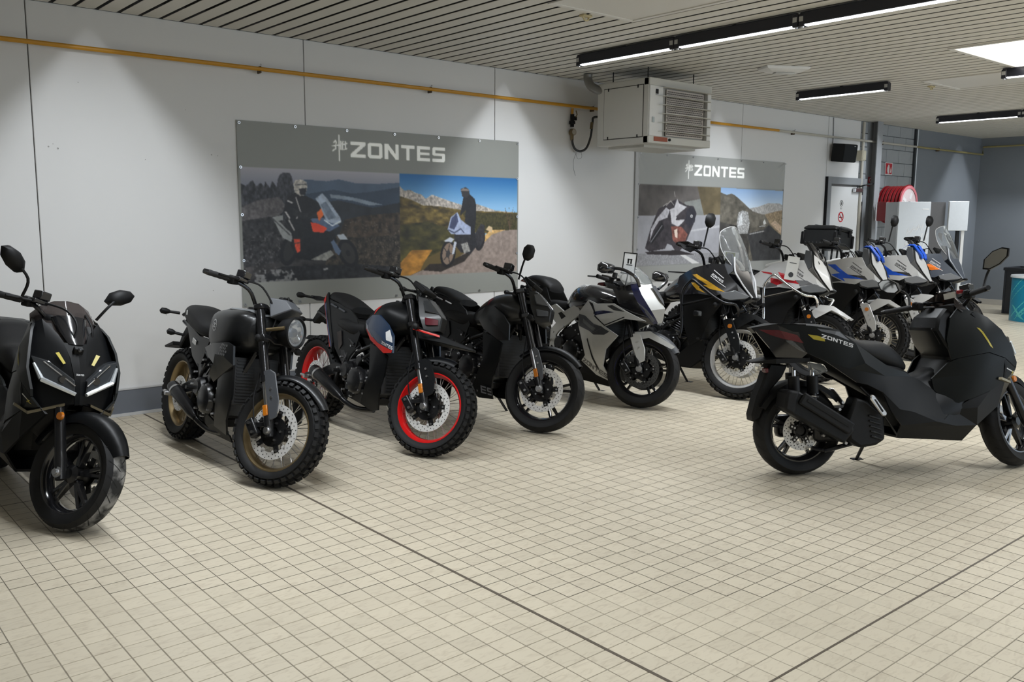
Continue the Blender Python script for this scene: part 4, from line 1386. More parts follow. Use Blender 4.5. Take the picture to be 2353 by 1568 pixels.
def wheel(B, c, R, hw, rr, style, rim_m, steer=False, knobs=False, tread=None, disc=None, discR=.15, nsp=36, hubr=.045, seg=48, spoke_m=None, disc_m=None):
    """style 'wire' or a number of cast spokes; disc: list of sides"""
    mk = B.spart if steer else B.part
    T = Matrix.Translation(c)
    g = G()
    Rb = R - (.013 if knobs else 0)
    g.lathe(tire_prof(Rb, hw, rr), (0, 0, 0), 'y', seg)
    tire = mk('tire', g.move(T), RUB, smooth=50)
    if knobs:
        g = G()
        n = 38
        for row, (yy, ww, rad, tl) in enumerate(((-.76, .40, -.014, .62), (-.24, .37, .002, 0), (.24, .37, .002, 0), (.76, .40, -.014, -.62))):
            for k in range(n):
                a = 2 * PI * (k + (.5 if row in (1, 3) else 0)) / n
                Rt = Matrix.Rotation(-a, 3, 'Y')
                L = 2 * PI * R / n * (.58 if row in (0, 3) else .64)
                bx_ = G().box((0, 0, 0), (.020, ww * hw, L), Matrix.Rotation(tl, 3, 'Z'))
                for p in bx_.v:
                    q = Rt @ (Vector(p) + Vector((Rb + rad + .001, yy * hw, 0)))
                    g.v.append(tuple(q))
                o_ = len(g.v) - 8
                g.f += [tuple(i + o_ for i in f) for f in bx_.f]
        mk('tread', g.move(T), RUB, tire, smooth=0, kind='stuff')
    elif tread:
        g = G()
        n = 22
        for k in range(n):
            for sd in (-1, 1):
                a0 = 2 * PI * (k + (.5 if sd > 0 else 0)) / n
                m_ = 5
                vs = []
                for q in range(m_ + 1):
                    t_ = q / m_
                    y_ = sd * hw * (.08 + .82 * t_)
                    r_ = R + .0007 - .030 * max(0, (abs(y_) / hw - .12)) ** 2 / .75
                    a_ = a0 + .16 * t_ + .05 * t_ * t_
                    w_ = .011 * (1 - .5 * t_)
                    for e in (-1, 1):
                        vs.append((r_ * math.cos(a_ + e * w_), y_, r_ * math.sin(a_ + e * w_)))
                g.add(vs, [(2 * q, 2 * q + 1, 2 * q + 3, 2 * q + 2) for q in range(m_)])
        mk('tread_groove', g.move(T), HOLE, tire, smooth=0, kind='stuff')
        if tread == 'dusty':
            g = G()
            pr = [(R + .0004 - .030 * max(0, (abs(y_) - .12)) ** 2 / .75, y_ * hw) for y_ in (-.62, -.45, -.3, -.15, 0, .15, .3, .45, .62)]
            g.lathe(pr, (0, 0, 0), 'y', seg)
            mk('tread', g.move(T), DUST, tire, smooth=50)
    g = G()
    rw = hw * .70
    g.ring([(rr + .006, -rw), (rr + .006, -rw + .006), (rr - .010, -rw * .62), (rr - .016, 0), (rr - .010, rw * .62), (rr + .006, rw - .006), (rr + .006, rw), (rr - .006, rw), (rr - .020, rw * .6), (rr - .026, 0), (rr - .020, -rw * .6), (rr - .006, -rw)], (0, 0, 0), 'y', seg)
    rim = mk('rim', g.move(T), rim_m, smooth=40)
    if style == 'wire':
        g = G()
        for k in range(nsp):
            sd = 1 if k % 2 else -1
            a = 2 * PI * k / nsp
            b = a + (.42 if (k // 2) % 2 else -.42)
            g.tube([(hubr * math.cos(b), sd * .028, hubr * math.sin(b)), ((rr - .018) * math.cos(a), sd * rw * .25, (rr - .018) * math.sin(a))], .0023, 5)
        mk('wire_spoke', g.move(T), spoke_m or STEEL, rim, smooth=0, kind='stuff')
    else:
        for k in range(style):
            a = 2 * PI * k / style + .3
            sp = G()
            r0, r1 = hubr * .8, rr - .012
            for da in ((-.13, .13) if style < 6 else (0,)):
                c0, c1 = a, a + da
                w0, w1 = .013, .009
                p0 = Vector((r0 * math.cos(c0), 0, r0 * math.sin(c0)))
                p1 = Vector((r1 * math.cos(c1), 0, r1 * math.sin(c1)))
                tt = (p1 - p0).normalized()
                nn = Vector((-tt.z, 0, tt.x))
                vs = []
                for p, w, yy in ((p0, w0, .022), (p1, w1, .012)):
                    for e, f_ in ((-1, -1), (1, -1), (1, 1), (-1, 1)):
                        vs.append(p + nn * w * e + Vector((0, yy * f_, 0)))
                sp.add(vs, [(3, 2, 1, 0), (4, 5, 6, 7), (0, 1, 5, 4), (1, 2, 6, 5), (2, 3, 7, 6), (3, 0, 4, 7)])
            mk('spoke', sp.move(T), rim_m, rim, smooth=0, bevel=.004)
    mk('hub', G().lathe([(.0, -.055), (hubr * .55, -.055), (hubr, -.040), (hubr * .8, -.02), (hubr * .8, .02), (hubr, .040), (hubr * .55, .055), (.0, .055)], (0, 0, 0), 'y', 20).move(T), ENG, rim)
    for sd in (disc or ()):
        y_ = sd * .062
        g = G()
        ri = discR - .042
        g.ring([(ri, -.0025), (discR, -.0025), (discR, .0025), (ri, .0025)], (0, y_, 0), 'y', seg)
        for k in range(10):
            a = 2 * PI * k / 10
            g.box((ri * math.cos(a), y_, ri * math.sin(a)), (.022, .005, .02), Matrix.Rotation(-a, 3, 'Y'))
        ds = mk('brake_disc', g.move(T), disc_m or DISC, smooth=40)
        g = G()
        for k in range(60):
            a = 2 * PI * (k + .3 * (k % 3)) / 60
            r_ = ri + .012 + (discR - ri - .020) * ((k % 3) / 2)
            g.lathe([(.0035, .0), (.0001, .0)], (r_ * math.cos(a), y_ + sd * .0031, r_ * math.sin(a)), 'y', 6)
        mk('vent_hole', g.move(T), HOLE, ds, smooth=0, kind='stuff')
        g = G()
        g.ring([(.03, -.004), (ri - .030, -.004), (ri - .030, .004), (.03, .004)], (0, y_, 0), 'y', 24)
        for k in range(5):
            a = 2 * PI * k / 5 + .2
            g.box(((ri - .018) * math.cos(a), y_, (ri - .018) * math.sin(a)), (.05, .008, .03), Matrix.Rotation(-a, 3, 'Y'))
        cr = mk('disc_carrier', g.move(T), ENG, ds, smooth=0)
        g = G()
        for k in range(5):
            a = 2 * PI * k / 5 + .2
            for r_ in (ri - .004, .05):
                g.cyl((r_ * math.cos(a), y_, r_ * math.sin(a)), (r_ * math.cos(a), y_ + sd * .011, r_ * math.sin(a)), .0065, n=8)
        mk('disc_bolt', g.move(T), NUT, ds, smooth=0, kind='stuff')
    return tire


def fork(B, y=.10, top=.74, split=.30, r_low=.019, r_up=.026, low_m=STEEL, up_m=FORKB, foot_m=ENG, reflector='bar', caliper=(-1,), usd=True, triple=(.55, .74)):
    for sd in (-1, 1):
        g = G()
        g.tube([B.fk(split - .02, 0, y * sd), B.fk(top, 0, y * sd)], r_up, 16)
        g.tube([B.fk(split - .035, 0, y * sd), B.fk(split, 0, y * sd)], r_up + .004, 16)
        leg = B.spart('fork_leg', g, up_m, smooth=40)
        B.spart('stanchion', G().tube([B.fk(.05, 0, y * sd), B.fk(split, 0, y * sd)], r_low, 14), low_m, leg)
        g = G()
        g.tube([B.fk(-.035, -.004, y * sd), B.fk(.06, 0, y * sd), B.fk(.115, 0, y * sd)], [.024, .030, .024], 14)
        B.spart('fork_foot', g, foot_m, leg)
        B.spart('axle_nut', G().cyl(B.A + Vector((0, (y + .022) * sd, 0)), B.A + Vector((0, (y + .040) * sd, 0)), .018, .015, 12).cyl(B.A + Vector((0, (y + .02) * sd, 0)), B.A + Vector((0, (y + .026) * sd, 0)), .026, n=14), NUT, leg)
        B.spart('fork_cap', G().tube([B.fk(top, 0, y * sd), B.fk(top + .012, 0, y * sd)], r_up * .8, 6), NUT, leg)
        if reflector == 'bar':
            B.spart('reflector', G().box(B.fk(.115, .0, sd * (y + .026)), (.030, .014, .062), Matrix.Rotation(-.44, 3, 'Y')), AMBER, leg, bevel=.005, seg=2)
        elif reflector == 'round':
            c = B.fk(.27, .03, sd * (y + .02))
            B.spart('reflector', G().lathe([(0, .012 * sd), (.018, .012 * sd), (.021, 0), (.0, 0)], c, 'y', 18), AMBER, leg)
    for sd in caliper:
        c = B.fk(.045, -.115, sd * (y - .012))
        g = G()
        g.box(c, (.058, .055, .115), Matrix.Rotation(-.75, 3, 'Y'))
        cal = B.spart('brake_caliper', g, ENG, bevel=.012, seg=2)
        g = G()
        g.box(B.fk(.05, -.06, sd * (y - .01)), (.10, .02, .03), Matrix.Rotation(-.3, 3, 'Y'))
        B.spart('caliper_bracket', g, ENG, cal, bevel=.004)
        g = G()
        for e in (-.03, .03):
            cc = c + Matrix.Rotation(-.75, 3, 'Y') @ Vector((0, sd * .028, e))
            g.cyl(cc, cc + Vector((0, sd * .008, 0)), .009, n=8)
        B.spart('caliper_bolt', g, NUT, cal, smooth=0)
        hose = curve([tuple(c + Vector((0, sd * .02, .05))), tuple(B.fk(.22, -.09, sd * (y + .0))), tuple(B.fk(.35, -.05, sd * (y - .02))), tuple(B.fk(.55, .01, sd * .04))], 5)
        B.spart('brake_hose', G().tube(hose, .0045, 6), BLK, cal)
    for k, up in enumerate(triple):
        g = G()
        p = [B.fk(up, -.055, -y * .55), B.fk(up, -.055, y * .55), B.fk(up, -.02, y + .036), B.fk(up, .034, y + .03), B.fk(up, .040, y - .02), B.fk(up, .012, 0), B.fk(up, .040, -y + .02), B.fk(up, .034, -y - .03), B.fk(up, -.02, -y - .036)]
        n = len(p)
        g.add([q - B.d * .016 for q in p] + [q + B.d * .016 for q in p], [tuple(range(n - 1, -1, -1)), tuple(range(n, 2 * n))] + [(i, (i + 1) % n, n + (i + 1) % n, n + i) for i in range(n)])
        B.spart('triple_clamp', g, ENG, bevel=.005)


def mirror_unit(B, base, arm, head, w, h, tilt, yawr, mk=None, shape='leaf'):
    """stalk from base via arm to the head; the head faces backwards"""
    mk = mk or B.spart
    st = mk('mirror_stalk', G().tube(curve([base, arm, head], 5), .0075, 8), BLK)
    sg = 1 if head[1] > 0 else -1
    if shape == 'leaf':
        out = [(-.5, -.12), (-.36, -.40), (0, -.5), (.34, -.36), (.5, .02), (.36, .34), (.06, .5), (-.30, .36)]
    else:
        out = [(-.5, -.2), (-.25, -.5), (.25, -.5), (.5, -.2), (.42, .3), (.1, .5), (-.25, .42)]
    R = Matrix.Rotation(yawr, 4, 'Z') @ Matrix.Rotation(tilt, 4, 'X')
    M_ = Matrix.Translation(head) @ R
    sh = G()
    ring = lambda sc, x: [(x, sg * a * w * sc, b * h * sc) for a, b in out]
    sh.loft([ring(1, -.008), ring(1.0, .008), ring(.82, .030), ring(.4, .045)])
    ms = mk('mirror_shell', sh.move(M_), BLK, st, smooth=50)
    gl = G().add([(-.0095, sg * a * w * .88, b * h * .88) for a, b in out], [tuple(range(len(out)))])
    mk('mirror_glass', gl.move(M_), MIRR, st, smooth=0)
    return st


def handlebar(B, up=.74, fw=-.05, w=.39, rise=.10, back=.10, grip=.125, sweep=.03, clampup=.03, bar_m=FORKB, mirrors=None, lever_m=BLK, guards=False):
    c = B.A + B.d * (up + clampup) + B.n * fw
    pts = []
    half = [(0, 0, 0), (.06, 0, 0), (.15, -.02, rise * .8), (w - grip, -back + sweep * .4, rise), (w, -back - sweep, rise - .006)]
    L = [tuple(c + Vector((b, y, z))) for y, b, z in half]
    Rr_ = [(p[0], -p[1], p[2]) for p in L]
    path = curve(list(reversed(Rr_)) + L[1:], 4)
    hb = B.spart('handlebar', G().tube(path, .0115, 10), bar_m)
    B.spart('bar_clamp', G().box(c + Vector((0, 0, -.012)), (.05, .11, .04)), ENG, hb, bevel=.006)
    for sd in (-1, 1):
        e = Vector((L[-1][0], L[-1][1] * sd, L[-1][2]))
        s_ = Vector((L[-2][0], L[-2][1] * sd, L[-2][2]))
        t_ = (e - s_).normalized()
        g = G()
        rs = []
        pp = []
        for k in range(9):
            pp.append(s_ + (e - s_) * (k / 8))
            rs.append(.0175 if k % 2 else .0162)
        g.tube(pp, rs, 12)
        B.spart('grip', g, GRIP, hb, smooth=60)
        B.spart('bar_end', G().tube([e, e + t_ * .022], [.0165, .014], 12), ENG, hb)
        sw = s_ - t_ * .035
        g = G()
        g.box(sw, (.05, .055, .05), Matrix.Rotation(.2, 3, 'X'))
        g.box(sw + Vector((-.018, 0, .012)), (.03, .03, .03))
        B.spart('switch_pod', g, BLK, hb, bevel=.008, seg=2)
        # master cylinder, lever
        lv = s_ - t_ * .055 + Vector((.035, 0, .012))
        if sd < 0:
            B.spart('brake_reservoir', G().box(lv + Vector((-.005, .012, .034)), (.062, .062, .044)).box(lv, (.045, .085, .024)), GLOSS, hb, bevel=.006, seg=2)
        else:
            B.spart('lever_perch', G().box(lv, (.035, .06, .022)), BLK, hb, bevel=.005)
        path2 = curve([tuple(lv), tuple(lv + t_ * .05 + Vector((.025, 0, -.004))), tuple(lv + t_ * .13 + Vector((.022, 0, -.008))), tuple(lv + t_ * .165 + Vector((.026, 0, -.01)))], 4)
        B.spart('lever', G().tube(path2, [.0075] * (len(path2) - 2) + [.007, .009], 8), lever_m, hb)
        cb = curve([tuple(lv - t_ * .02), tuple(lv - t_ * .10 + Vector((.05, 0, -.01))), tuple(B.A + B.d * (up - .05) + B.n * .07 + Vector((0, sd * .05, 0))), tuple(B.A + B.d * (up - .16) + B.n * .02 + Vector((0, sd * .06, 0)))], 5)
        B.spart('cable', G().tube(cb, .0055, 6), BLK, hb)
        if guards:
            g = G()
            o0 = e + t_ * .01
            g.panel([], (), ()) if False else None
            sh = [(o0 + Vector((.0, 0, .02))), (o0 + Vector((.075, -sd * .03, .035))), (o0 + Vector((.10, -sd * .13, .03))), (o0 + Vector((.085, -sd * .17, -.01))), (o0 + Vector((.085, -sd * .10, -.045))), (o0 + Vector((.05, -sd * .02, -.035)))]
            cen = sum(sh, Vector()) / 6 + Vector((.018, 0, 0))
            vs = sh + [cen] + [p - Vector((.007, 0, 0)) for p in sh] + [cen - Vector((.007, 0, 0))]
            fs = [(i, (i + 1) % 6, 6) for i in range(6)] + [(7 + (i + 1) % 6, 7 + i, 13) for i in range(6)] + [(i, 7 + i, 7 + (i + 1) % 6, (i + 1) % 6) for i in range(6)]
            g = G().add(vs, fs)
            B.spart('hand_guard', g, BLK, hb, smooth=30)
    return hb, c, L


def engine(B, x=.74, z=.40, m=ENG, dark=ENG, w=.17):
    e = B.part('engine', G().box((x - .02, 0, z - .045), (.34, w * 1.7, .19)).box((x - .14, 0, z + .03), (.16, w * 1.5, .16)), m, bevel=.03, seg=2)
    g = G()
    R = Matrix.Rotation(math.radians(20), 3, 'Y')
    for k in range(7):
        g.box(Vector((x + .075, 0, z + .07)) + R @ Vector((0, 0, k * .021)), (.165, w * 1.25, .012), R)
    g.box(Vector((x + .075, 0, z + .07)) + R @ Vector((0, 0, .07)), (.13, w * 1.1, .16), R)
    g.box(Vector((x + .075, 0, z + .07)) + R @ Vector((0, 0, .185)), (.15, w * 1.2, .07), R)
    B.part('cylinder', g, m, e, bevel=.004)
    for sd in (-1, 1):
        c = (x - .0, sd * w * .85, z - .035)
        B.part('crankcase_cover', G().lathe([(.0, sd * .052), (.062, sd * .052), (.085, sd * .040), (.098, sd * .012), (.098, 0), (0, 0)], c, 'y', 24), m, e)
        c2 = (x - .155, sd * w * .80, z + .015)
        B.part('clutch_cover', G().lathe([(.0, sd * .042), (.042, sd * .042), (.058, sd * .030), (.066, 0), (0, 0)], c2, 'y', 20), m, e)
        g = G()
        for k in range(9):
            a = 2 * PI * k / 9
            g.cyl((c[0] + .088 * math.cos(a), c[1] + sd * .02, c[2] + .088 * math.sin(a)), (c[0] + .088 * math.cos(a), c[1] + sd * .038, c[2] + .088 * math.sin(a)), .0065, n=6)
        B.part('cover_bolt', g, NUT, e, smooth=0, kind='stuff')
    B.part('sump', G().loft([[(x - .16, -w * .55, z - .13), (x + .15, -w * .55, z - .13), (x + .15, w * .55, z - .13), (x - .16, w * .55, z - .13)], [(x - .11, -w * .4, z - .19), (x + .11, -w * .4, z - .19), (x + .11, w * .4, z - .19), (x - .11, w * .4, z - .19)]]), m, e, bevel=.01)
    return e


def radiator(B, x=1.03, z0=.42, z1=.70, w=.15, tilt=-.12):
    R = Matrix.Rotation(tilt, 4, 'Y')
    M_ = Matrix.Translation((x, 0, (z0 + z1) / 2)) @ R
    h = (z1 - z0) / 2
    r = B.part('radiator', G().box((0, 0, 0), (.035, 2 * w, 2 * h)).move(M_), mat('radiator_core', (.012, .012, .013), .6), bevel=.004)
    n = 14
    f0 = None
    for k in range(n):
        zz = -h + .02 + (2 * h - .04) * k / (n - 1)
        f0 = B.part('fin', G().box((.019, 0, zz), (.006, 2 * w - .03, .006)).move(M_), mat('radiator_fin', (.010, .010, .010), .55), r, smooth=0)
    return r


def swingarm(B, px=.52, pz=.41, y=.115, m=ENG, w=.055):
    g = G()
    for sd in (-1, 1):
        vs = []
        for x, z, h_, yy, t_ in ((-.05, B.Rr, .022, y, .012), (.08, B.Rr + .015, .030, y, .014), (.36, pz + .01, .045, y * .9, .018), (px, pz, .040, y * .75, .02)):
            vs.append([(x, sd * yy - t_, z - h_), (x, sd * yy + t_, z - h_), (x, sd * yy + t_, z + h_), (x, sd * yy - t_, z + h_)])
        g.loft(vs)
    g.box((px - .12, 0, pz + .01), (.07, y * 1.7, .07))
    sw = B.part('swingarm', g, m, bevel=.006)
    for sd in (-1, 1):
        B.part('axle_adjuster', G().cyl((0, sd * (y + .01), B.Rr), (0, sd * (y + .045), B.Rr), .020, .016, 12).tube([(.0, sd * (y + .012), B.Rr), (-.10, sd * (y + .012), B.Rr)], .011, 8), NUT, sw)
    B.part('chain', G().tube([(0, y - .03, B.Rr + .10), (px + .08, y - .03, pz + .05)], .011, 6).tube([(0, y - .03, B.Rr - .10), (px + .08, y - .03, pz - .04)], .011, 6), mat('chain_steel', (.14, .13, .12), .5, metal=.8), sw)
    B.part('sprocket', G().ring([(.06, -.004), (.105, -.004), (.105, .004), (.06, .004)], (0, y - .03, B.Rr), 'y', 30), STEEL, sw)
    return sw


def frame_tubes(B, m=FORKB, r=.016):
    g = G()
    head = B.A + B.d * .60 - B.n * .09
    for sd in (-1, 1):
        g.tube(curve([(head.x, sd * .03, head.z), (.86, sd * .10, .66), (.62, sd * .11, .56), (.50, sd * .10, .42)], 4), r, 8)
        g.tube(curve([(head.x, sd * .03, head.z - .08), (.98, sd * .10, .50), (.86, sd * .09, .32)], 4), r, 8)
        g.tube([(.60, sd * .12, .62), (.25, sd * .09, .74), (-.05, sd * .07, .80)], r * .8, 8)
        g.tube([(.50, sd * .11, .45), (.22, sd * .09, .72)], r * .7, 8)
    g.tube([(head.x, 0, head.z - .10), (head.x - .05, 0, head.z + .10)], .036, 12)
    return B.part('frame', g, m)


def side_stand(B, x=.62, z=.27, foot=None):
    f = foot or (x + .03, .27, .035)
    g = G()
    g.tube([(x, .11, z), (f[0], f[1], f[2])], [.013, .010], 8)
    st = B.part('side_stand', g, FORKB)
    B.part('stand_foot', G().box((f[0] + .01, f[1] + .012, f[2] - .004), (.075, .045, .012), Matrix.Rotation(math.radians(9), 3, 'X')), FORKB, st, bevel=.003)
    B.part('stand_spring', G().tube([(x - .01, .12, z - .02), (x + .005, .19, z - .12)], .009, 8), STEEL, st)
    return st


def pegs(B, x=.50, z=.42, y=.13):
    for sd in (-1, 1):
        p = B.part('footpeg', G().tube([(x, sd * (y - .02), z), (x + .005, sd * (y + .085), z + .004)], [.013, .012], 8), ENG)
        B.part('heel_plate', G().prism([(x - .08, z + .14), (x - .03, z + .15), (x + .03, z + .02), (x + .02, z - .03), (x - .02, z - .02)], sd * (y - .01), sd * (y - .018)), ENG, p, bevel=.002)
        B.part('pedal', G().tube([(x - .01, sd * (y), z - .03), (x + .09, sd * (y + .02), z - .06), (x + .16, sd * (y + .02), z - .05), (x + .16, sd * (y + .06), z - .05)], .0075, 6), FORKB, p)


def muffler(B, pts, rs, m=ENG, tip=None, y=-.16, flat=1.0):
    g = G()
    path = curve(pts, 5)
    k = len(path)
    rr = [rs[0] + 0 * i for i in range(k)]
    for i in range(k):
        t_ = i / (k - 1) * (len(rs) - 1)
        a = int(min(t_, len(rs) - 2))
        rr[i] = rs[a] + (rs[a + 1] - rs[a]) * (t_ - a)
    g.tube(path, rr, 16)
    ex = B.part('exhaust', g, m, smooth=50)
    if tip:
        e = Vector(path[-1])
        t_ = (e - Vector(path[-2])).normalized()
        B.part('exhaust_tip', G().tube([e - t_ * .01, e + t_ * .015], rs[-1] * .7, 14), tip, ex)
    return ex


def can(B, m=ENG, tip=CHROME, r=.040, z0=.245, z1=.385, x0=.52, x1=.17, y=.165):
    """short silencer: thin link pipe, tapering can, bright end ring"""
    ex = B.part('exhaust', G().tube(curve([(.86, -.07, .20), (.70, -.10, .185), (.58, -.125, .21), (x0 + .01, -y + .015, z0)], 4), .019, 10), m, smooth=60)
    a, b = Vector((x0 + .03, -y + .02, z0 - .01)), Vector((x1, -y - .01, z1))
    B.part('muffler', G().tube([a, a.lerp(b, .14), a.lerp(b, .5), a.lerp(b, .93), b], [.020, r * .82, r, r * 1.08, r * .92], 18), m, ex, smooth=40)
    d_ = (b - a).normalized()
    B.part('muffler_band', G().tube([a.lerp(b, .82), a.lerp(b, .86)], r * 1.14, 18), STEEL, ex)
    B.part('exhaust_tip', G().tube([b - d_ * .01, b + d_ * .016], [r * .62, r * .58], 16), tip, ex)
    B.part('muffler_stay', G().box(a.lerp(b, .42) + Vector((.02, .03, .06)), (.02, .012, .13), Matrix.Rotation(.3, 3, 'Y')), m, ex)
    return ex


def dressing(B, x=.74, z=.42, y=.155):
    """hoses, clamps and bolts that show around the engine"""
    k = 0
    for pts, r, m in ((((x + .20, -.10, z + .22), (x + .12, -y, z + .16), (x + .02, -y, z + .10), (x - .04, -y + .02, z + .05)), .010, BLK),
                      (((x - .10, -.10, z + .20), (x - .14, -y + .01, z + .12), (x - .20, -y + .02, z + .02)), .007, BLK),
                      (((x + .10, -.13, z + .02), (x + .17, -y + .01, z - .04), (x + .16, -y + .02, z - .12)), .011, BLK),
                      (((x - .22, -.11, z + .16), (x - .26, -.13, z + .02), (x - .20, -.14, z - .06)), .006, STEEL)):
        B.part('hose', G().tube(curve(list(pts), 5), r, 8), m)
    g = G()
    for dx, dz in ((-.24, .10), (-.21, -.02), (-.17, -.12), (.02, .14), (.06, .11), (-.03, .17), (.12, -.02), (.14, .05), (.10, -.11), (-.06, -.15), (-.27, .02), (-.12, .19)):
        g.cyl((x + dx, -y + .012, z + dz), (x + dx, -y - .010, z + dz), .0085, .007, 8)
    B.part('engine_bolt', g, NUT, smooth=0, kind='stuff')
    B.part('starter_motor', G().cyl((x - .02, -.09, z + .10), (x - .02, -y + .008, z + .10), .036, n=16), ENG)
    B.part('water_pump', G().lathe([(.0, -.03), (.022, -.03), (.034, -.018), (.036, 0)], (x + .09, -y + .03, z - .02), 'y', 16), ENG)


def turn_signal(B, p, out, mk=None, parent=None):
    mk = mk or B.part
    p = Vector(p)
    out = Vector(out)
    s_ = mk('turn_signal', G().tube([p, p + out * .55], .010, 8).tube([p + out * .5, p + out * .7, p + out * .92, p + out], [.012, .022, .020, .006], 10), BLK, parent)
    return s_


def plate_bracket(B, pts, half=.06, m=BLK, t=.012):
    """tail arm: side outline (x,z) with a width"""
    return B.part('plate_bracket', G().prism(pts, -half, half), m, bevel=.008)


def seat_body(B, secs, m=SEAT, name='seat', sub=4, nsub=3, **k):
    return B.part(name, G().body(secs, sub, nsub), m, smooth=60, **k)


def text_decal(B, src, o, ex, ey, m, side=-1, name='lettering', parent=None, w=1.0, text='ZONTES', axes=(0, 2, 1), off=.002, M=None):
    g = decal(src, word(text, o, ex, ey, w), side, off, axes)
    if g.f:
        return build(name, g, m, parent or B.root, M=M, smooth=0, recalc=False)


def stripe(B, src, polys, m, name='stripe', sides=(-1, 1), parent=None, off=.0016, axes=(0, 2, 1), M=None):
    for sd in sides:
        g = decal(src, polys, sd, off, axes)
        if g.f:
            build(name, g, m, parent or B.root, M=M, smooth=0, recalc=False)
# ------------------------------------------------------------------ retro roadster with bronze wire wheels
BRONZE = mat('bronze_rim', (0.30, 0.225, 0.12), 0.33, metal=0.75, var=0.08)
GREYP = mat('grey_plate', (0.062, 0.066, 0.074), 0.42, var=0.04)
DKGREY = mat('dark_grey_paint', (0.008, 0.0085, 0.0095), 0.34, spec=0.4, var=0.05, coat=0.1)
WLET = mat('white_print', (0.62, 0.62, 0.62), 0.5)
GLET = mat('grey_print', (0.16, 0.16, 0.17), 0.5)
PAPERL = mat('paper_tag', (0.60, 0.60, 0.58), 0.6)


def front_fender(B, R, half, a0, a1, m, drop=.035, tip=.0, name='front_fender', lift=.02):
    """curved guard hugging the front tyre between two angles (degrees, 90 = top, 0 = front)"""
    rows = []
    n = 14
    for k in range(n + 1):
        t = k / n
        a = math.radians(a0 + (a1 - a0) * t)
        taper = 1 - .45 * max(0, (t - .55) / .45) ** 1.5 if tip else 1.0
        w = half * taper
        row = []
        for yy, rr in ((-1, R + lift - drop), (-.92, R + lift - .008), (-.5, R + lift + .010), (0, R + lift + .016), (.5, R + lift + .010), (.92, R + lift - .008), (1, R + lift - drop)):
            row.append(B.A + Vector((rr * math.cos(a), yy * w, rr * math.sin(a))))
        rows.append(row)
    g = G()
    mrow = len(rows[0])
    vs = [p for r_ in rows for p in r_]
    off = len(vs)
    ax = B.A
    vi = []
    for p in vs:
        q = Vector((p.x - ax.x, 0, p.z - ax.z)).normalized()
        vi.append(p - q * .004)
    fs = []
    for i in range(n):
        for j in range(mrow - 1):
            f = (i * mrow + j, i * mrow + j + 1, (i + 1) * mrow + j + 1, (i + 1) * mrow + j)
            fs.append(f)
            fs.append(tuple(off + q for q in reversed(f)))
    for i in range(n):
        for j in (0, mrow - 1):
            fs.append((i * mrow + j, (i + 1) * mrow + j, off + (i + 1) * mrow + j, off + i * mrow + j))
    for j in range(mrow - 1):
        for i in (0, n):
            fs.append((i * mrow + j, i * mrow + j + 1, off + i * mrow + j + 1, off + i * mrow + j))
    g.add(vs + vi, fs)
    return B.spart(name, g, m, smooth=55)


def fork_guard(B, y, u0, u1, m, f0=.02, f1=.095, bolts=True):
    for sd in (-1, 1):
        p = [(u0, f0), (u0 + .01, f1 * .72), (u0 + .10, f1), (u1 - .03, f1 * .9), (u1, f1 * .55), (u1, f0 - .015)]
        n = len(p)
        g = G()
        g.add([B.fk(u, f, sd * (y + .018)) for u, f in p] + [B.fk(u, f, sd * (y + .026)) for u, f in p], [tuple(range(n - 1, -1, -1)), tuple(range(n, 2 * n))] + [(i, (i + 1) % n, n + (i + 1) % n, n + i) for i in range(n)])
        o = B.spart('fork_guard', g, m, bevel=.004)
        if bolts:
            g = G()
            for u, f in ((u0 + .13, f1 * .5), (u0 + .18, f1 * .5)):
                c = B.fk(u, f, sd * (y + .026))
                g.cyl(c, c + Vector((0, sd * .006, 0)), .007, n=8)
            B.spart('guard_bolt', g, NUT, o, smooth=0)


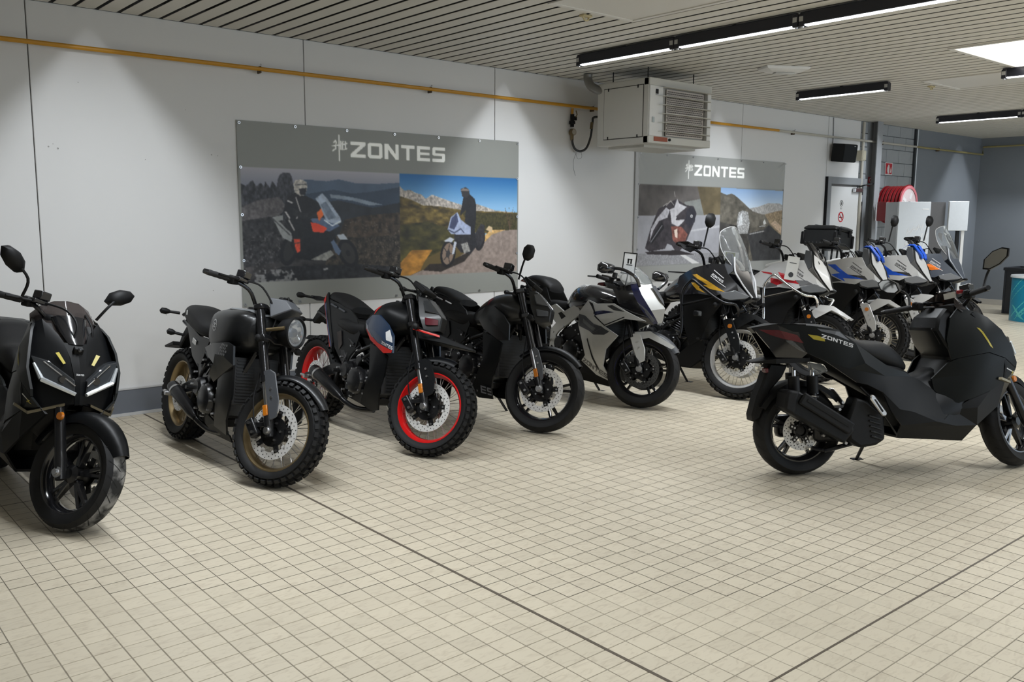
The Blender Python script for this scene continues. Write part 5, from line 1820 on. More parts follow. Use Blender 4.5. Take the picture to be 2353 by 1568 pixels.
def roadster():
    B = Bike('roadster_motorcycle', 'black retro roadster motorcycle with bronze wire wheels and round headlight', (2.133, 5.979, 0), -90.5, -9.5, WB=1.385, Rf=.302, Rr=.312, steer=28)
    wheel(B, (0, 0, B.Rr), B.Rr, .080, .222, 'wire', BRONZE, knobs=True, disc=(-1,), discR=.12, spoke_m=BRONZE)
    wheel(B, B.A, B.Rf, .064, .222, 'wire', BRONZE, True, knobs=True, disc=(-1,), discR=.158, spoke_m=STEEL)
    fork(B, y=.098, top=.735, split=.32, r_low=.0195, r_up=.027)
    fork_guard(B, .098, .05, .345, GREYP)
    front_fender(B, B.Rf, .052, 108, 36, DKGREY, tip=1, drop=.016, lift=.018)
    for sd in (-1, 1):
        B.spart('fender_stay', G().tube([B.fk(.30, .0, sd * .085), B.fk(.33, .06, sd * .05)], .008, 8), FORKB)
    handlebar(B, up=.735, w=.40, rise=.105, back=.09)
    engine(B, .72, .42)
    radiator(B, 1.01, .40, .68, .14)
    swingarm(B, .50, .41)
    frame_tubes(B)
    side_stand(B)
    pegs(B)
    # tank
    T = [(.58, [(0, .860), (.06, .858), (.105, .835), (.118, .78), (.11, .72), (.07, .69), (0, .685)]),
         (.64, [(0, .925), (.085, .922), (.145, .895), (.165, .82), (.155, .73), (.10, .68), (0, .675)]),
         (.76, [(0, .948), (.105, .945), (.175, .915), (.195, .84), (.182, .74), (.12, .68), (0, .675)]),
         (.92, [(0, .958), (.110, .955), (.180, .925), (.200, .85), (.188, .755), (.13, .70), (0, .69)]),
         (1.05, [(0, .955), (.100, .952), (.160, .925), (.178, .86), (.165, .78), (.11, .73), (0, .72)]),
         (1.12, [(0, .935), (.060, .932), (.105, .905), (.118, .85), (.105, .79), (.07, .76), (0, .755)])]
    tg = G().body(T, 4, 3)
    tank = B.part('fuel_tank', tg, DKGREY, smooth=60)
    # round badge: ring and centre mark
    for sd in (-1, 1):
        rg = []
        for k in range(20):
            a0, a1 = 2 * PI * k / 20, 2 * PI * (k + .72) / 20
            rg.append([(.80 + r_ * math.cos(a), .845 + r_ * math.sin(a)) for r_, a in ((.036, a0), (.036, a1), (.030, a1), (.030, a0))])
        rg.append([(.80 + .026 * math.cos(k * PI / 12), .845 + .026 * math.sin(k * PI / 12)) for k in range(24)])
        build('tank_badge', decal(tg, rg[:-1], sd), WLET, tank, smooth=0, recalc=False)
        build('badge_letter', decal(tg, word('Z', (.785, .832), (.03, 0), (0, .026)), sd), WLET, tank, smooth=0, recalc=False)
    B.part('tank_top_highlight', G().loft([[(.66, -.085, .930), (.66, .085, .930), (.66, .085, .938), (.66, -.085, .938)], [(.80, -.115, .951), (.80, .115, .951), (.80, .105, .961), (.80, -.105, .961)], [(1.04, -.100, .957), (1.04, .100, .957), (1.04, .09, .967), (1.04, -.09, .967)], [(1.12, -.05, .938), (1.12, .05, .938), (1.12, .04, .946), (1.12, -.04, .946)]]), mat('tank_highlight_grey', (.20, .21, .22), .28), tank, bevel=.003, smooth=40)  # added pale sheet imitating the ceiling reflection on the dark tank top
    B.part('tank_cap', G().lathe([(0, .012), (.045, .012), (.05, 0)], (.90, 0, .966), 'z', 24), ENG, tank)
    # seat with rear hump
    seat_body(B, [(-.03, [(0, .905), (.04, .90), (.06, .88), (.05, .85), (0, .845)]),
                  (.06, [(0, .925), (.07, .92), (.11, .885), (.10, .83), (0, .82)]),
                  (.22, [(0, .905), (.09, .90), (.135, .86), (.125, .79), (0, .78)]),
                  (.40, [(0, .845), (.09, .842), (.14, .815), (.13, .755), (0, .74)]),
                  (.52, [(0, .835), (.08, .83), (.12, .80), (.11, .745), (0, .73)]),
                  (.60, [(0, .85), (.05, .845), (.08, .81), (.07, .76), (0, .75)])])
    B.part('seat_tag', G().box((.16, -.136, .872), (.012, .004, .032)), PAPERL, smooth=0)
    # tail panel under the seat
    B.part('tail_cover', G().panel([(-.02, .845, .07), (.10, .815, .115), (.42, .742, .132), (.56, .738, .12), (.50, .62, .125), (.40, .53, .105), (.30, .60, .12), (.16, .76, .115)], [(.38, .70, .137)], t=.01), DKGREY, smooth=25)
    B.part('warning_sticker', G().box((.36, -.141, .70), (.06, .003, .030), Matrix.Rotation(.25, 3, 'Y')), PAPERL, smooth=0)
    # side shrouds with mesh vent
    sh = G().panel([(.62, .69, .17), (.80, .735, .20), (1.03, .765, .205), (1.085, .75, .19), (1.10, .64, .185), (.90, .545, .175), (.80, .50, .165), (.78, .545, .19), (.86, .62, .205), (.72, .645, .185)], [(1.02, .68, .215), (.90, .68, .218)], t=.012)
    so = B.part('side_shroud', sh, DKGREY, smooth=20)
    hexv = []
    for a in range(4):
        for b in range(4):
            cx_, cz_ = .955 + a * .022 + (b % 2) * .011, .69 + b * .018
            hexv.append([(cx_ + .0085 * math.cos(k * PI / 3), cz_ + .0085 * math.sin(k * PI / 3)) for k in range(6)])
    stripe(B, sh, hexv, mat('vent_mesh', (.10, .10, .10), .5), 'vent_mesh', parent=so)
    # radiator cowl and belly pan
    B.part('engine_cowl', G().panel([(.86, .60, .165), (.98, .66, .175), (1.06, .64, .165), (1.05, .46, .15), (.99, .30, .14), (.93, .20, .10), (.84, .24, .145), (.86, .40, .165)], [(.95, .45, .178)], t=.012), DKGREY, smooth=25)
    B.part('belly_pan', G().panel([(.55, .28, .13), (.70, .30, .15), (.86, .26, .145), (.95, .20, .09), (.93, .155, .06), (.72, .165, .085), (.58, .22, .105)], [(.72, .22, .14)], t=.012), BLK, smooth=25)
    # exhaust: short can on the right
    can(B, r=.040)
    dressing(B, .72, .42)
    # tail: plate bracket with lamps
    plate_bracket(B, [(.02, .81), (-.06, .80), (-.16, .70), (-.20, .62), (-.17, .60), (-.10, .68), (.0, .74)], .035)
    lamp_ = B.part('tail_light', G().prism([(-.05, .885), (-.13, .865), (-.20, .845), (-.19, .825), (-.06, .84)], -.04, .04), BLK, bevel=.008)
    B.part('plate_holder', G().prism([(-.20, .62), (-.36, .585), (-.37, .60), (-.22, .645)], -.07, .07), BLK, bevel=.004)
    for sd in (-1, 1):
        turn_signal(B, (-.20, sd * .05, .845), (-.03, sd * .13, .005))
        turn_signal(B, (-.14, sd * .03, .70), (-.05, sd * .10, .015))
    # round headlight with bronze stays and a small dark visor
    hc = B.fk(.575, .125)
    ax = (B.n * 1.0 - B.d * .33).normalized()
    q = ax.to_track_quat('Y', 'Z').to_matrix().to_4x4()
    MH = Matrix.Translation(hc) @ q
    hl = B.spart('headlight', G().lathe([(.0, -.075), (.05, -.07), (.082, -.03), (.090, .02), (.094, .045), (.086, .05), (.080, .035)], (0, 0, 0), 'y', 32).move(MH), BLK, smooth=45)
    B.spart('headlight_lens', G().lathe([(.0, .052), (.05, .048), (.082, .036)], (0, 0, 0), 'y', 32).move(MH), LENS, hl, smooth=60)
    B.spart('reflector_bowl', G().lathe([(.0, -.02), (.04, -.012), (.078, .034)], (0, 0, 0), 'y', 28).move(MH), CHROME, hl, smooth=60)
    B.spart('projector', G().lathe([(.0, .03), (.024, .026), (.03, .0), (.03, -.01)], (0, 0, .0), 'y', 20).move(MH), GLOSS, hl)
    B.spart('daytime_ring', G().ring([(.066, .036), (.076, .036), (.076, .030), (.066, .030)], (0, 0, 0), 'y', 32).move(MH), mat('frosted_ring', (.7, .72, .74), .3), hl)
    for sd in (-1, 1):
        g = G()
        a_, b_ = B.fk(.60, .02, sd * .085), B.fk(.575, .15, sd * .088)
        g.tube([a_, b_], .011, 8)
        B.spart('headlight_stay', g, BRONZE, bevel=.0)
    vs = [B.fk(.66, .06, -.10), B.fk(.66, .06, .10), B.fk(.69, .19, .055), B.fk(.69, .19, -.055), B.fk(.80, .05, -.075), B.fk(.80, .05, .075), B.fk(.76, .15, .045), B.fk(.76, .15, -.045)]
    B.spart('meter_visor', G().add(vs, [(0, 1, 2, 3), (4, 7, 6, 5), (0, 3, 7, 4), (1, 5, 6, 2), (3, 2, 6, 7), (0, 4, 5, 1)]), GREYP, bevel=.008, seg=2)
    for sd in (-1, 1):
        turn_signal(B, B.fk(.52, .04, sd * .11), (0, sd * .10, 0), B.spart)
    return B


# ------------------------------------------------------------------ angular naked pair (one on red wire wheels with a beak, one on cast wheels)
def angular(name, label, loc, head, lean, kind):
    red = kind == 'red'
    B = Bike(name, label, loc, head, lean, WB=1.40, Rf=.305 if red else .296, Rr=.315 if red else .308, steer=27)
    REDRIM = mat('red_rim_paint', srgb(205, 22, 22), .30, var=.04, coat=.3)
    BLUEP = mat('deep_blue_paint', (.014, .030, .065), .32, var=.06, coat=.2)
    REDP_ = mat('red_graphic', srgb(206, 36, 28), .35, var=.03)
    body_m = BLUEP if red else DKGREY
    if red:
        wheel(B, (0, 0, B.Rr), B.Rr, .080, .226, 'wire', REDRIM, knobs=True, disc=(-1,), discR=.12, spoke_m=STEEL)
        wheel(B, B.A, B.Rf, .066, .226, 'wire', REDRIM, True, knobs=True, disc=(-1,), discR=.158, spoke_m=STEEL)
    else:
        wheel(B, (0, 0, B.Rr), B.Rr, .080, .218, 5, GLOSS, tread=True, disc=(-1,), discR=.12)
        wheel(B, B.A, B.Rf, .060, .218, 5, GLOSS, True, tread=True, disc=(-1,), discR=.158)
    fork(B, y=.098, top=.735, split=.28 if red else .33, r_low=.020, r_up=.027)
    fork_guard(B, .098, .05, .30, GREYP if not red else MATTE, f1=.11 if red else .06)
    front_fender(B, B.Rf, .056, 138, 72 if red else 44, MATTE, tip=1, drop=.022, lift=.016)
    handlebar(B, up=.735, w=.40, rise=.095, back=.09)
    engine(B, .74, .42)
    radiator(B, 1.04, .34, .66, .15)
    swingarm(B, .52, .41)
    frame_tubes(B)
    side_stand(B, .70, .26, (.74, .30, .042))
    pegs(B)
    # tank: hump with sharp shoulders
    T = [(.66, [(0, .805), (.05, .80), (.09, .78), (.10, .74), (.07, .70), (0, .69)]),
         (.76, [(0, .880), (.07, .872), (.13, .83), (.145, .76), (.11, .70), (0, .69)]),
         (.88, [(0, .940), (.085, .932), (.165, .875), (.18, .79), (.14, .71), (0, .70)]),
         (1.00, [(0, .955), (.09, .948), (.175, .90), (.19, .82), (.15, .74), (0, .72)]),
         (1.09, [(0, .935), (.08, .928), (.15, .885), (.165, .82), (.13, .76), (0, .75)]),
         (1.16, [(0, .90), (.05, .895), (.09, .86), (.10, .82), (.07, .785), (0, .78)])]
    tg = G().body(T, 4, 3)
    tank = B.part('fuel_tank', tg, MATTE if red else DKGREY, smooth=60)
    stripe(B, tg, [[(.88, .905), (.925, .915), (.935, .895), (.915, .865), (.905, .85), (.895, .88)]], REDP_ if red else mat('wine_red', srgb(120, 16, 34), .3), 'red_flash', parent=tank)
    B.part('tank_cap', G().lathe([(0, .012), (.045, .012), (.05, 0)], (.95, 0, .95), 'z', 24), ENG, tank)
    # tank shroud, pointed at the bottom
    sh = G().panel([(.80, .80, .175), (.90, .845, .195), (1.00, .855, .205), (1.10, .80, .195), (1.17, .735, .19), (1.19, .625, .195), (1.08, .612, .19), (.88, .68, .175), (.80, .745, .165)], [(.96, .76, .222), (1.09, .705, .215)], edges=[], t=.012)
    so = B.part('tank_shroud', sh, body_m, smooth=18)
    if red:
        stripe(B, sh, [[(.80, .75), (.90, .72), (1.00, .675), (1.185, .64), (1.18, .625), (1.08, .612), (.88, .68), (.80, .735)]], REDP_, 'red_stripe', parent=so)
        stripe(B, sh, [[(.80, .79), (.86, .75), (.95, .705), (.93, .70), (.80, .748)]], mat('silver_stripe', (.22, .23, .25), .35), 'grey_stripe', parent=so)
        text_decal(B, sh, (1.07, .672), (.0165, -.004), (.004, .020), WLET, parent=so)
        stripe(B, sh, [[(1.10, .75), (1.13, .77), (1.165, .72), (1.175, .69), (1.12, .70)]], WLET, 'white_mark', parent=so)
    # engine side cowl and belly
    cw = G().panel([(.86, .655, .16), (.98, .64, .175), (1.09, .595, .165), (1.06, .44, .155), (1.02, .33, .15), (.97, .22, .11), (.90, .20, .11), (.80, .235, .145), (.60, .255, .135), (.585, .30, .135), (.74, .345, .155), (.86, .335, .17), (.92, .46, .18)], [(.985, .45, .188)], t=.012)
    co = B.part('engine_cowl', cw, MATTE, smooth=22)
    if not red:
        bp = G().panel([(.52, .305, .125), (.80, .30, .155), (.99, .255, .13), (.98, .17, .09), (.84, .16, .10), (.58, .22, .11)], [(.78, .23, .158)], t=.012)
        bo = B.part('belly_pan', bp, MATTE, smooth=25)
        text_decal(B, bp, (.60, .222), (.058, -.004), (.008, .056), GLET, parent=bo, name='belly_lettering')
    # rear: rider seat, high passenger pad, tall tail blade
    seat_body(B, [(.34, [(0, .80), (.08, .795), (.12, .77), (.11, .72), (0, .70)]),
                  (.44, [(0, .795), (.09, .792), (.14, .77), (.13, .71), (0, .69)]),
                  (.56, [(0, .785), (.09, .782), (.14, .755), (.13, .69), (0, .67)]),
                  (.66, [(0, .785), (.07, .78), (.11, .75), (.10, .69), (0, .67)]),
                  (.73, [(0, .80), (.04, .795), (.07, .77), (.06, .71), (0, .69)])])
    seat_body(B, [(.06, [(0, .955), (.03, .95), (.05, .935), (.045, .915), (0, .91)]),
                  (.14, [(0, .965), (.06, .96), (.085, .935), (.08, .905), (0, .90)]),
                  (.28, [(0, .938), (.07, .933), (.100, .910), (.092, .885), (0, .875)]),
                  (.40, [(0, .900), (.07, .895), (.100, .875), (.092, .85), (0, .84)]),
                  (.47, [(0, .880), (.06, .875), (.09, .86), (.08, .84), (0, .83)])], name='passenger_seat')
    fin = G().panel([(.02, .895, .075), (.05, .955, .065), (.10, .945, .09), (.30, .60, .125), (.29, .555, .12), (.25, .565, .115)], [(.14, .80, .108)], t=.016)
    fo = B.part('tail_blade', fin, MATTE, smooth=30)
    if red:
        stripe(B, fin, [[(.02, .895), (.05, .945), (.075, .90), (.055, .86)]], REDP_, 'red_patch', parent=fo)
        stripe(B, fin, [[(.045, .87), (.055, .88), (.265, .565), (.25, .565)]], REDP_, 'red_edge', parent=fo)
        stripe(B, fin, [[(.07, .865), (.09, .88), (.29, .575), (.275, .565)]], mat('blue_edge', (.02, .05, .16), .35), 'blue_edge', parent=fo)
    # louvred tail side between pad and seat
    tl = G().panel([(.09, .91, .085), (.30, .885, .105), (.47, .85, .10), (.58, .80, .115), (.66, .70, .125), (.60, .56, .12), (.46, .45, .11), (.33, .57, .12), (.20, .75, .105)], [(.40, .72, .128)], t=.01)
    B.part('tail_cover', tl, MATTE, smooth=22)
    for k in range(2):
        x0 = .24 + k * .12
        B.part('tail_louvre', G().box((x0, -.112, .865 - k * .022), (.09, .012, .012), Matrix.Rotation(.22, 3, 'Y')).box((x0, .112, .865 - k * .022), (.09, .012, .012), Matrix.Rotation(.22, 3, 'Y')), CHROME if not red else GREYP, smooth=0, bevel=.003)
    B.part('smoked_cover', G().panel([(.36, .68, .132), (.42, .70, .137), (.44, .60, .13), (.40, .56, .122)], t=.006), SMOKE if red else MATTE, smooth=20)
    # rear arm with plate
    plate_bracket(B, [(.16, .90), (-.02, .885), (-.12, .83), (-.22, .72), (-.18, .70), (-.06, .78), (.12, .82)], .03)
    B.part('tail_light', G().prism([(-.02, .895), (-.16, .88), (-.26, .895), (-.25, .915), (-.12, .905), (-.04, .915)], -.045, .045), BLK, bevel=.006)
    B.part('rear_hugger', G().loft([[(-.20 + .02 * k, s_ * (.085 - abs(k - 2) * .004), .58 + z_) for s_, z_ in ((-1, 0), (-.6, .03), (.6, .03), (1, 0), (.6, .015), (-.6, .015))] for k in range(12)]), BLK, smooth=40)
    for sd in (-1, 1):
        turn_signal(B, (-.20, sd * .05, .90), (-.04, sd * .12, .01))
        turn_signal(B, (-.20, sd * .03, .725), (-.04, sd * .10, .0))
    can(B, r=.043, tip=STEEL)
    dressing(B, .74, .42)
    # instrument, headlight face
    B.spart('instrument', G().box(B.fk(.80, .075, 0), (.035, .17, .11), Matrix.Rotation(math.radians(-62), 3, 'Y')), BLK, bevel=.008, seg=2)
    vs = [B.fk(.745, .055, -.085), B.fk(.745, .055, .085), B.fk(.60, .05, .105), B.fk(.60, .05, -.105), B.fk(.715, .115, -.055), B.fk(.715, .115, .055), B.fk(.56, .185, .040), B.fk(.56, .185, -.040), B.fk(.475, .15, .035), B.fk(.475, .15, -.035), B.fk(.48, .06, .085), B.fk(.48, .06, -.085)]
    hd = B.spart('headlight_cowl', G().add(vs, [(0, 1, 5, 4), (4, 5, 6, 7), (7, 6, 8, 9), (0, 4, 7, 3), (1, 2, 6, 5), (3, 7, 9, 11), (2, 10, 8, 6), (11, 9, 8, 10), (0, 3, 2, 1), (3, 11, 10, 2)]), DKGREY, bevel=.006, seg=2, smooth=25)
    for sd in (-1, 1):
        q_ = [B.fk(.695, .085, sd * .080), B.fk(.695, .122, sd * .052), B.fk(.585, .170, sd * .046), B.fk(.615, .095, sd * .094)]
        nn = (q_[1] - q_[0]).cross(q_[2] - q_[0]).normalized()
        if nn.x < 0:
            nn = -nn
        B.spart('headlamp', G().add([p + nn * .010 for p in q_] + [p - nn * .01 for p in q_], [(0, 1, 2, 3), (7, 6, 5, 4), (0, 4, 5, 1), (1, 5, 6, 2), (2, 6, 7, 3), (3, 7, 4, 0)]), mat('dark_lens', (.035, .038, .042), .07, coat=.8), hd, bevel=.003)
        q_ = [B.fk(.575, .095, sd * .096), B.fk(.550, .160, sd * .056), B.fk(.515, .150, sd * .054), B.fk(.525, .09, sd * .092)]
        B.spart('lamp_trim', G().add([p + Vector((.006, 0, 0)) for p in q_] + [p - Vector((.01, 0, 0)) for p in q_], [(0, 1, 2, 3), (7, 6, 5, 4), (0, 4, 5, 1), (1, 5, 6, 2), (2, 6, 7, 3), (3, 7, 4, 0)]), mat('wine_red2', srgb(92, 18, 32), .3) if red else GREYP, hd, bevel=.002)
        turn_signal(B, B.fk(.50, .06, sd * .12), (.0, sd * .09, 0), B.spart)
    if red:
        # long beak under the lamp
        up = [(.50, .02, .165), (.535, .02, .10), (.44, .17, .085), (.30, .36, .025)]
        lo = [(.455, .02, .165), (.45, .02, .10), (.38, .17, .085), (.285, .355, .02)]
        vs = []
        for l in (up, lo):
            for u_, f_, y_ in l:
                vs += [B.fk(u_, f_, -y_), B.fk(u_, f_, y_)]
        k = 8
        fs = [(0, 2, 3, 1), (2, 4, 5, 3), (4, 6, 7, 5), (k + 1, k + 3, k + 2, k), (k + 3, k + 5, k + 4, k + 2), (k + 5, k + 7, k + 6, k + 4),
              (0, k, k + 2, 2), (2, k + 2, k + 4, 4), (4, k + 4, k + 6, 6), (1, 3, k + 3, k + 1), (3, 5, k + 5, k + 3), (5, 7, k + 7, k + 5), (6, k + 6, k + 7, 7), (0, 1, k + 1, k)]
        bk = B.spart('beak', G().add(vs, fs), MATTE, bevel=.005)
        for sd in (-1, 1):
            q_ = [B.fk(.505, .03, sd * .160), B.fk(.49, .03, sd * .167), B.fk(.415, .17, sd * .0875), B.fk(.43, .17, sd * .087)]
            B.spart('beak_stripe', G().add([p + Vector((0, sd * .004, .002)) for p in q_], [(0, 1, 2, 3)]), REDP_, bk, smooth=0)
    else:
        cc, cl = B.A + B.d * .80, None
        mirror_unit(B, tuple(B.fk(.80, .03, -.19)), tuple(B.fk(.90, .09, -.205)), tuple(B.fk(.965, .15, -.225)), .10, .125, -.35, -.35)
    return B


roadster()
angular('naked_motorcycle', 'dark blue and black naked motorcycle with bright red wire wheels', (3.157, 5.976, 0), -89.7, -9, 'red')
angular('naked_motorcycle', 'all black naked motorcycle on black cast wheels with a tall mirror', (4.10, 5.98, 0), -88, -9, 'black')
# ------------------------------------------------------------------ faired sport motorcycle
SILV_P = mat('silver_paint', (0.52, 0.52, 0.505), 0.30, metal=0.25, var=0.05, coat=0.3)
NAVY = mat('navy_paint', (0.010, 0.012, 0.045), 0.18, var=0.05, coat=0.5)


def sheet(rows, t=.006, flip=False):
    """thin shell from a grid of points, thickened towards -x"""
    n, m = len(rows), len(rows[0])
    vs = [Vector(p) for r in rows for p in r]
    k = n * m
    vi = [p + Vector((-t, 0, -t * .5)) for p in vs]
    fs = []
    ou = []
    for i in range(n - 1):
        for j in range(m - 1):
            f = (i * m + j, i * m + j + 1, (i + 1) * m + j + 1, (i + 1) * m + j)
            fs.append(f)
            ou.append(f)
            fs.append(tuple(k + q for q in reversed(f)))
    bd = [i for i in range(m)] + [i * m + m - 1 for i in range(1, n)] + [(n - 1) * m + j for j in range(m - 2, -1, -1)] + [i * m for i in range(n - 2, 0, -1)]
    for a, b in zip(bd, bd[1:] + bd[:1]):
        fs.append((a, b, k + b, k + a))
    g = G().add(vs + vi, fs)
    g.outer = ou
    return g


def sym(row):
    """mirror a row that starts on the centre line"""
    return [(p[0], -p[1], p[2]) for p in reversed(row[1:])] + list(row)


def sport():
    B = Bike('sport_motorcycle', 'silver and navy faired sport motorcycle with black cast wheels', (5.28, 6.07, 0), -88, -8, WB=1.385, Rf=.300, Rr=.310, rake=24.5, steer=24)
    wheel(B, (0, 0, B.Rr), B.Rr, .080, .218, 5, GLOSS, tread=True, disc=(-1,), discR=.12)
    wheel(B, B.A, B.Rf, .060, .218, 5, GLOSS, True, tread=True, disc=(-1, 1), discR=.150, disc_m=mat('dark_disc', (.10, .10, .10), .35, metal=.8))
    B.spart('rim_stripe', G().ring([(.224, -.046), (.233, -.046), (.233, -.0445), (.224, -.0445)], B.A, 'y', 40, .9, 3.9), mat('blue_stripe', srgb(30, 34, 150), .35), smooth=0)
    fork(B, y=.098, top=.66, split=.30, reflector=None, caliper=(-1, 1), triple=(.50, .66))
    fg = fork_guard(B, .098, .04, .29, SILV_P, f0=.0, f1=.085)
    front_fender(B, B.Rf, .066, 140, 36, GREYP, tip=1, drop=.03, lift=.016)
    fs_ = G().panel([(B.A.x - .13, B.A.z + .285, .088), (B.A.x + .02, B.A.z + .318, .082), (B.A.x + .24, B.A.z + .225, .074), (B.A.x + .22, B.A.z + .200, .082), (B.A.x + .02, B.A.z + .262, .090), (B.A.x - .08, B.A.z + .225, .092)], t=.008)
    B.spart('fender_flank', fs_, SILV_P, smooth=25)
    engine(B, .74, .42)
    radiator(B, 1.08, .36, .68, .15)
    swingarm(B, .52, .41)
    frame_tubes(B)
    side_stand(B, .66, .26, (.70, .30, .042))
    pegs(B, .44, .44)
    # clip-on bars
    c = B.A + B.d * .70 - B.n * .02
    for sd in (-1, 1):
        p0 = c + Vector((0, sd * .10, .02))
        p1 = c + Vector((-.06, sd * .22, .035))
        p2 = c + Vector((-.115, sd * .335, .03))
        hb = B.spart('handlebar', G().tube([p0, p1, p2], .0115, 10), FORKB)
        B.spart('grip', G().tube([p1 + (p2 - p1) * (k / 8) for k in range(9)], [.0175 if k % 2 else .0162 for k in range(9)], 12), GRIP, hb)
        B.spart('switch_pod', G().box(p1 - (p2 - p1) * .15, (.05, .05, .05)), BLK, hb, bevel=.008, seg=2)
        lv = p1 + Vector((.05, 0, .012))
        d_ = (p2 - p1)
        B.spart('lever', G().tube(curve([tuple(lv), tuple(lv + d_ * .5 + Vector((.03, 0, 0))), tuple(lv + d_ * 1.25 + Vector((.015, 0, -.005)))], 4), .007, 8), FORKB, hb)
        B.spart('brake_reservoir', G().cyl(lv + Vector((.0, 0, .01)), lv + Vector((0, 0, .05)), .022, .02, 12), BLK, hb)
    # tank
    tg = G().body([(.56, [(0, .80), (.05, .795), (.09, .775), (.10, .74), (.07, .71), (0, .70)]),
                   (.64, [(0, .925), (.07, .915), (.12, .87), (.14, .78), (.11, .71), (0, .70)]),
                   (.74, [(0, .955), (.09, .945), (.155, .89), (.175, .80), (.14, .72), (0, .70)]),
                   (.88, [(0, .945), (.10, .937), (.165, .89), (.18, .81), (.15, .74), (0, .72)]),
                   (1.02, [(0, .915), (.09, .907), (.15, .865), (.16, .81), (.13, .75), (0, .74)]),
                   (1.10, [(0, .88), (.06, .875), (.09, .85), (.10, .81), (.07, .78), (0, .77)])], 4, 3)
    tank = B.part('fuel_tank', tg, GLOSS, smooth=60)
    stripe(B, tg, [[(.57, .80), (.63, .93), (.70, .96), (.80, .96), (.80, .935), (.70, .925), (.66, .88), (.64, .79), (.60, .77)]], SILV_P, 'silver_flank', parent=tank)
    text_decal(B, tg, (.70, .935), (.013, -.002), (.003, .016), GLET, parent=tank, name='tank_lettering')
    # seats and tail
    seat_body(B, [(.36, [(0, .80), (.08, .795), (.12, .775), (.11, .72), (0, .70)]),
                  (.48, [(0, .795), (.09, .792), (.13, .77), (.12, .71), (0, .69)]),
                  (.58, [(0, .80), (.07, .795), (.10, .77), (.09, .71), (0, .69)]),
                  (.64, [(0, .815), (.04, .81), (.06, .78), (.05, .72), (0, .70)])])
    seat_body(B, [(-.02, [(0, .985), (.04, .98), (.06, .965), (.05, .945), (0, .94)]),
                  (.10, [(0, 1.005), (.07, 1.0), (.10, .975), (.09, .945), (0, .935)]),
                  (.24, [(0, .985), (.08, .98), (.115, .95), (.10, .91), (0, .90)]),
                  (.33, [(0, .93), (.06, .925), (.09, .90), (.08, .87), (0, .86)])], name='passenger_seat')
    tc = G().panel([(-.04, .95, .06), (.08, .945, .095), (.30, .90, .105), (.37, .80, .12), (.46, .73, .13), (.40, .66, .125), (.22, .76, .115), (.05, .87, .09)], [(.25, .84, .125)], t=.01)
    B.part('tail_cover', tc, DKGREY, smooth=22)
    B.part('grab_rail', G().tube(curve([(.24, -.12, .90), (.14, -.135, .93), (.02, -.12, .95)], 4), .011, 8), FORKB)
    plate_bracket(B, [(.06, .91), (-.08, .90), (-.18, .80), (-.28, .68), (-.24, .66), (-.10, .78), (.04, .84)], .03)
    B.part('tail_light', G().prism([(.0, .965), (-.09, .955), (-.11, .935), (-.02, .925)], -.05, .05), REDL, bevel=.006)
    for sd in (-1, 1):
        turn_signal(B, (-.18, sd * .03, .82), (-.04, sd * .10, .0))
    can(B, r=.046, tip=STEEL)
    dressing(B, .74, .42)
    # silver side frame
    fr = G().panel([(.41, .735, .145), (.48, .762, .15), (.60, .705, .16), (.74, .78, .165), (.81, .705, .17), (.57, .535, .165), (.535, .50, .16), (.54, .335, .15), (.46, .345, .145), (.455, .54, .15), (.52, .60, .16), (.47, .63, .15)], [(.62, .63, .172)], t=.02)
    fo = B.part('side_frame', fr, SILV_P, smooth=22)
    stripe(B, fr, [[(.53, .685), (.57, .70), (.64, .665), (.59, .635)]], BLK, 'frame_window', parent=fo)
    stripe(B, fr, [[(.492 + .016 * math.cos(k * PI / 6), .385 + .02 * math.sin(k * PI / 6)) for k in range(12)]], BLK, 'frame_bolt', parent=fo)
    # main fairing
    mf = G().panel([(.81, .715, .195), (.89, .825, .185), (1.00, .80, .20), (1.18, .815, .20), (1.30, .765, .19), (1.465, .70, .125), (1.30, .70, .195), (1.13, .622, .225), (1.26, .562, .20), (1.14, .44, .19), (1.10, .30, .155), (1.17, .17, .085), (1.02, .215, .13), (.87, .315, .165), (.92, .365, .185), (.83, .60, .205)],
                   [(1.05, .715, .232), (1.0, .55, .222), (1.0, .35, .19)], t=.012)
    mo = B.part('side_fairing', mf, SILV_P, smooth=20)
    GRAPH = mat('graphite_paint', (.045, .047, .055), .3, var=.05, coat=.2)
    stripe(B, mf, [[(.815, .70), (.90, .69), (1.02, .63), (1.10, .62), (1.14, .60), (1.18, .585), (1.13, .555), (1.02, .545), (.97, .57), (.84, .60)]], GRAPH, 'graphite_panel', parent=mo)
    stripe(B, mf, [[(.88, .665), (.99, .615), (1.04, .60), (1.02, .575), (.97, .595), (.88, .635)]], mat('light_graphite', (.12, .125, .135), .3), 'grey_inlay', parent=mo, off=.0026)
    stripe(B, mf, [[(.90, .81), (.95, .80), (1.03, .715), (1.00, .712), (.99, .735), (.93, .785)]], BLK, 'black_chevron', parent=mo)
    stripe(B, mf, [[(1.0, .73), (1.10, .75), (1.20, .745), (1.06, .712), (1.02, .70)]], NAVY, 'navy_band', parent=mo)
    stripe(B, mf, [[(1.02, .705), (1.13, .636), (1.30, .718), (1.305, .712), (1.13, .626), (1.01, .696)]], BLK, 'black_line', parent=mo)
    stripe(B, mf, [[(.94, .50), (.95, .51), (1.06, .27), (1.05, .255), (1.04, .27)]], BLK, 'fairing_groove', parent=mo)
    stripe(B, mf, [[(1.17, .80), (1.30, .755), (1.19, .76), (1.12, .79)]], GLOSS, 'intake_patch', parent=mo)  # flat gloss black patch at the intake
    g = decal(mf, word('ZONTES', (.885, .312), (.036, -.0175), (.017, .034), 1.0, .12), -1, .0024)
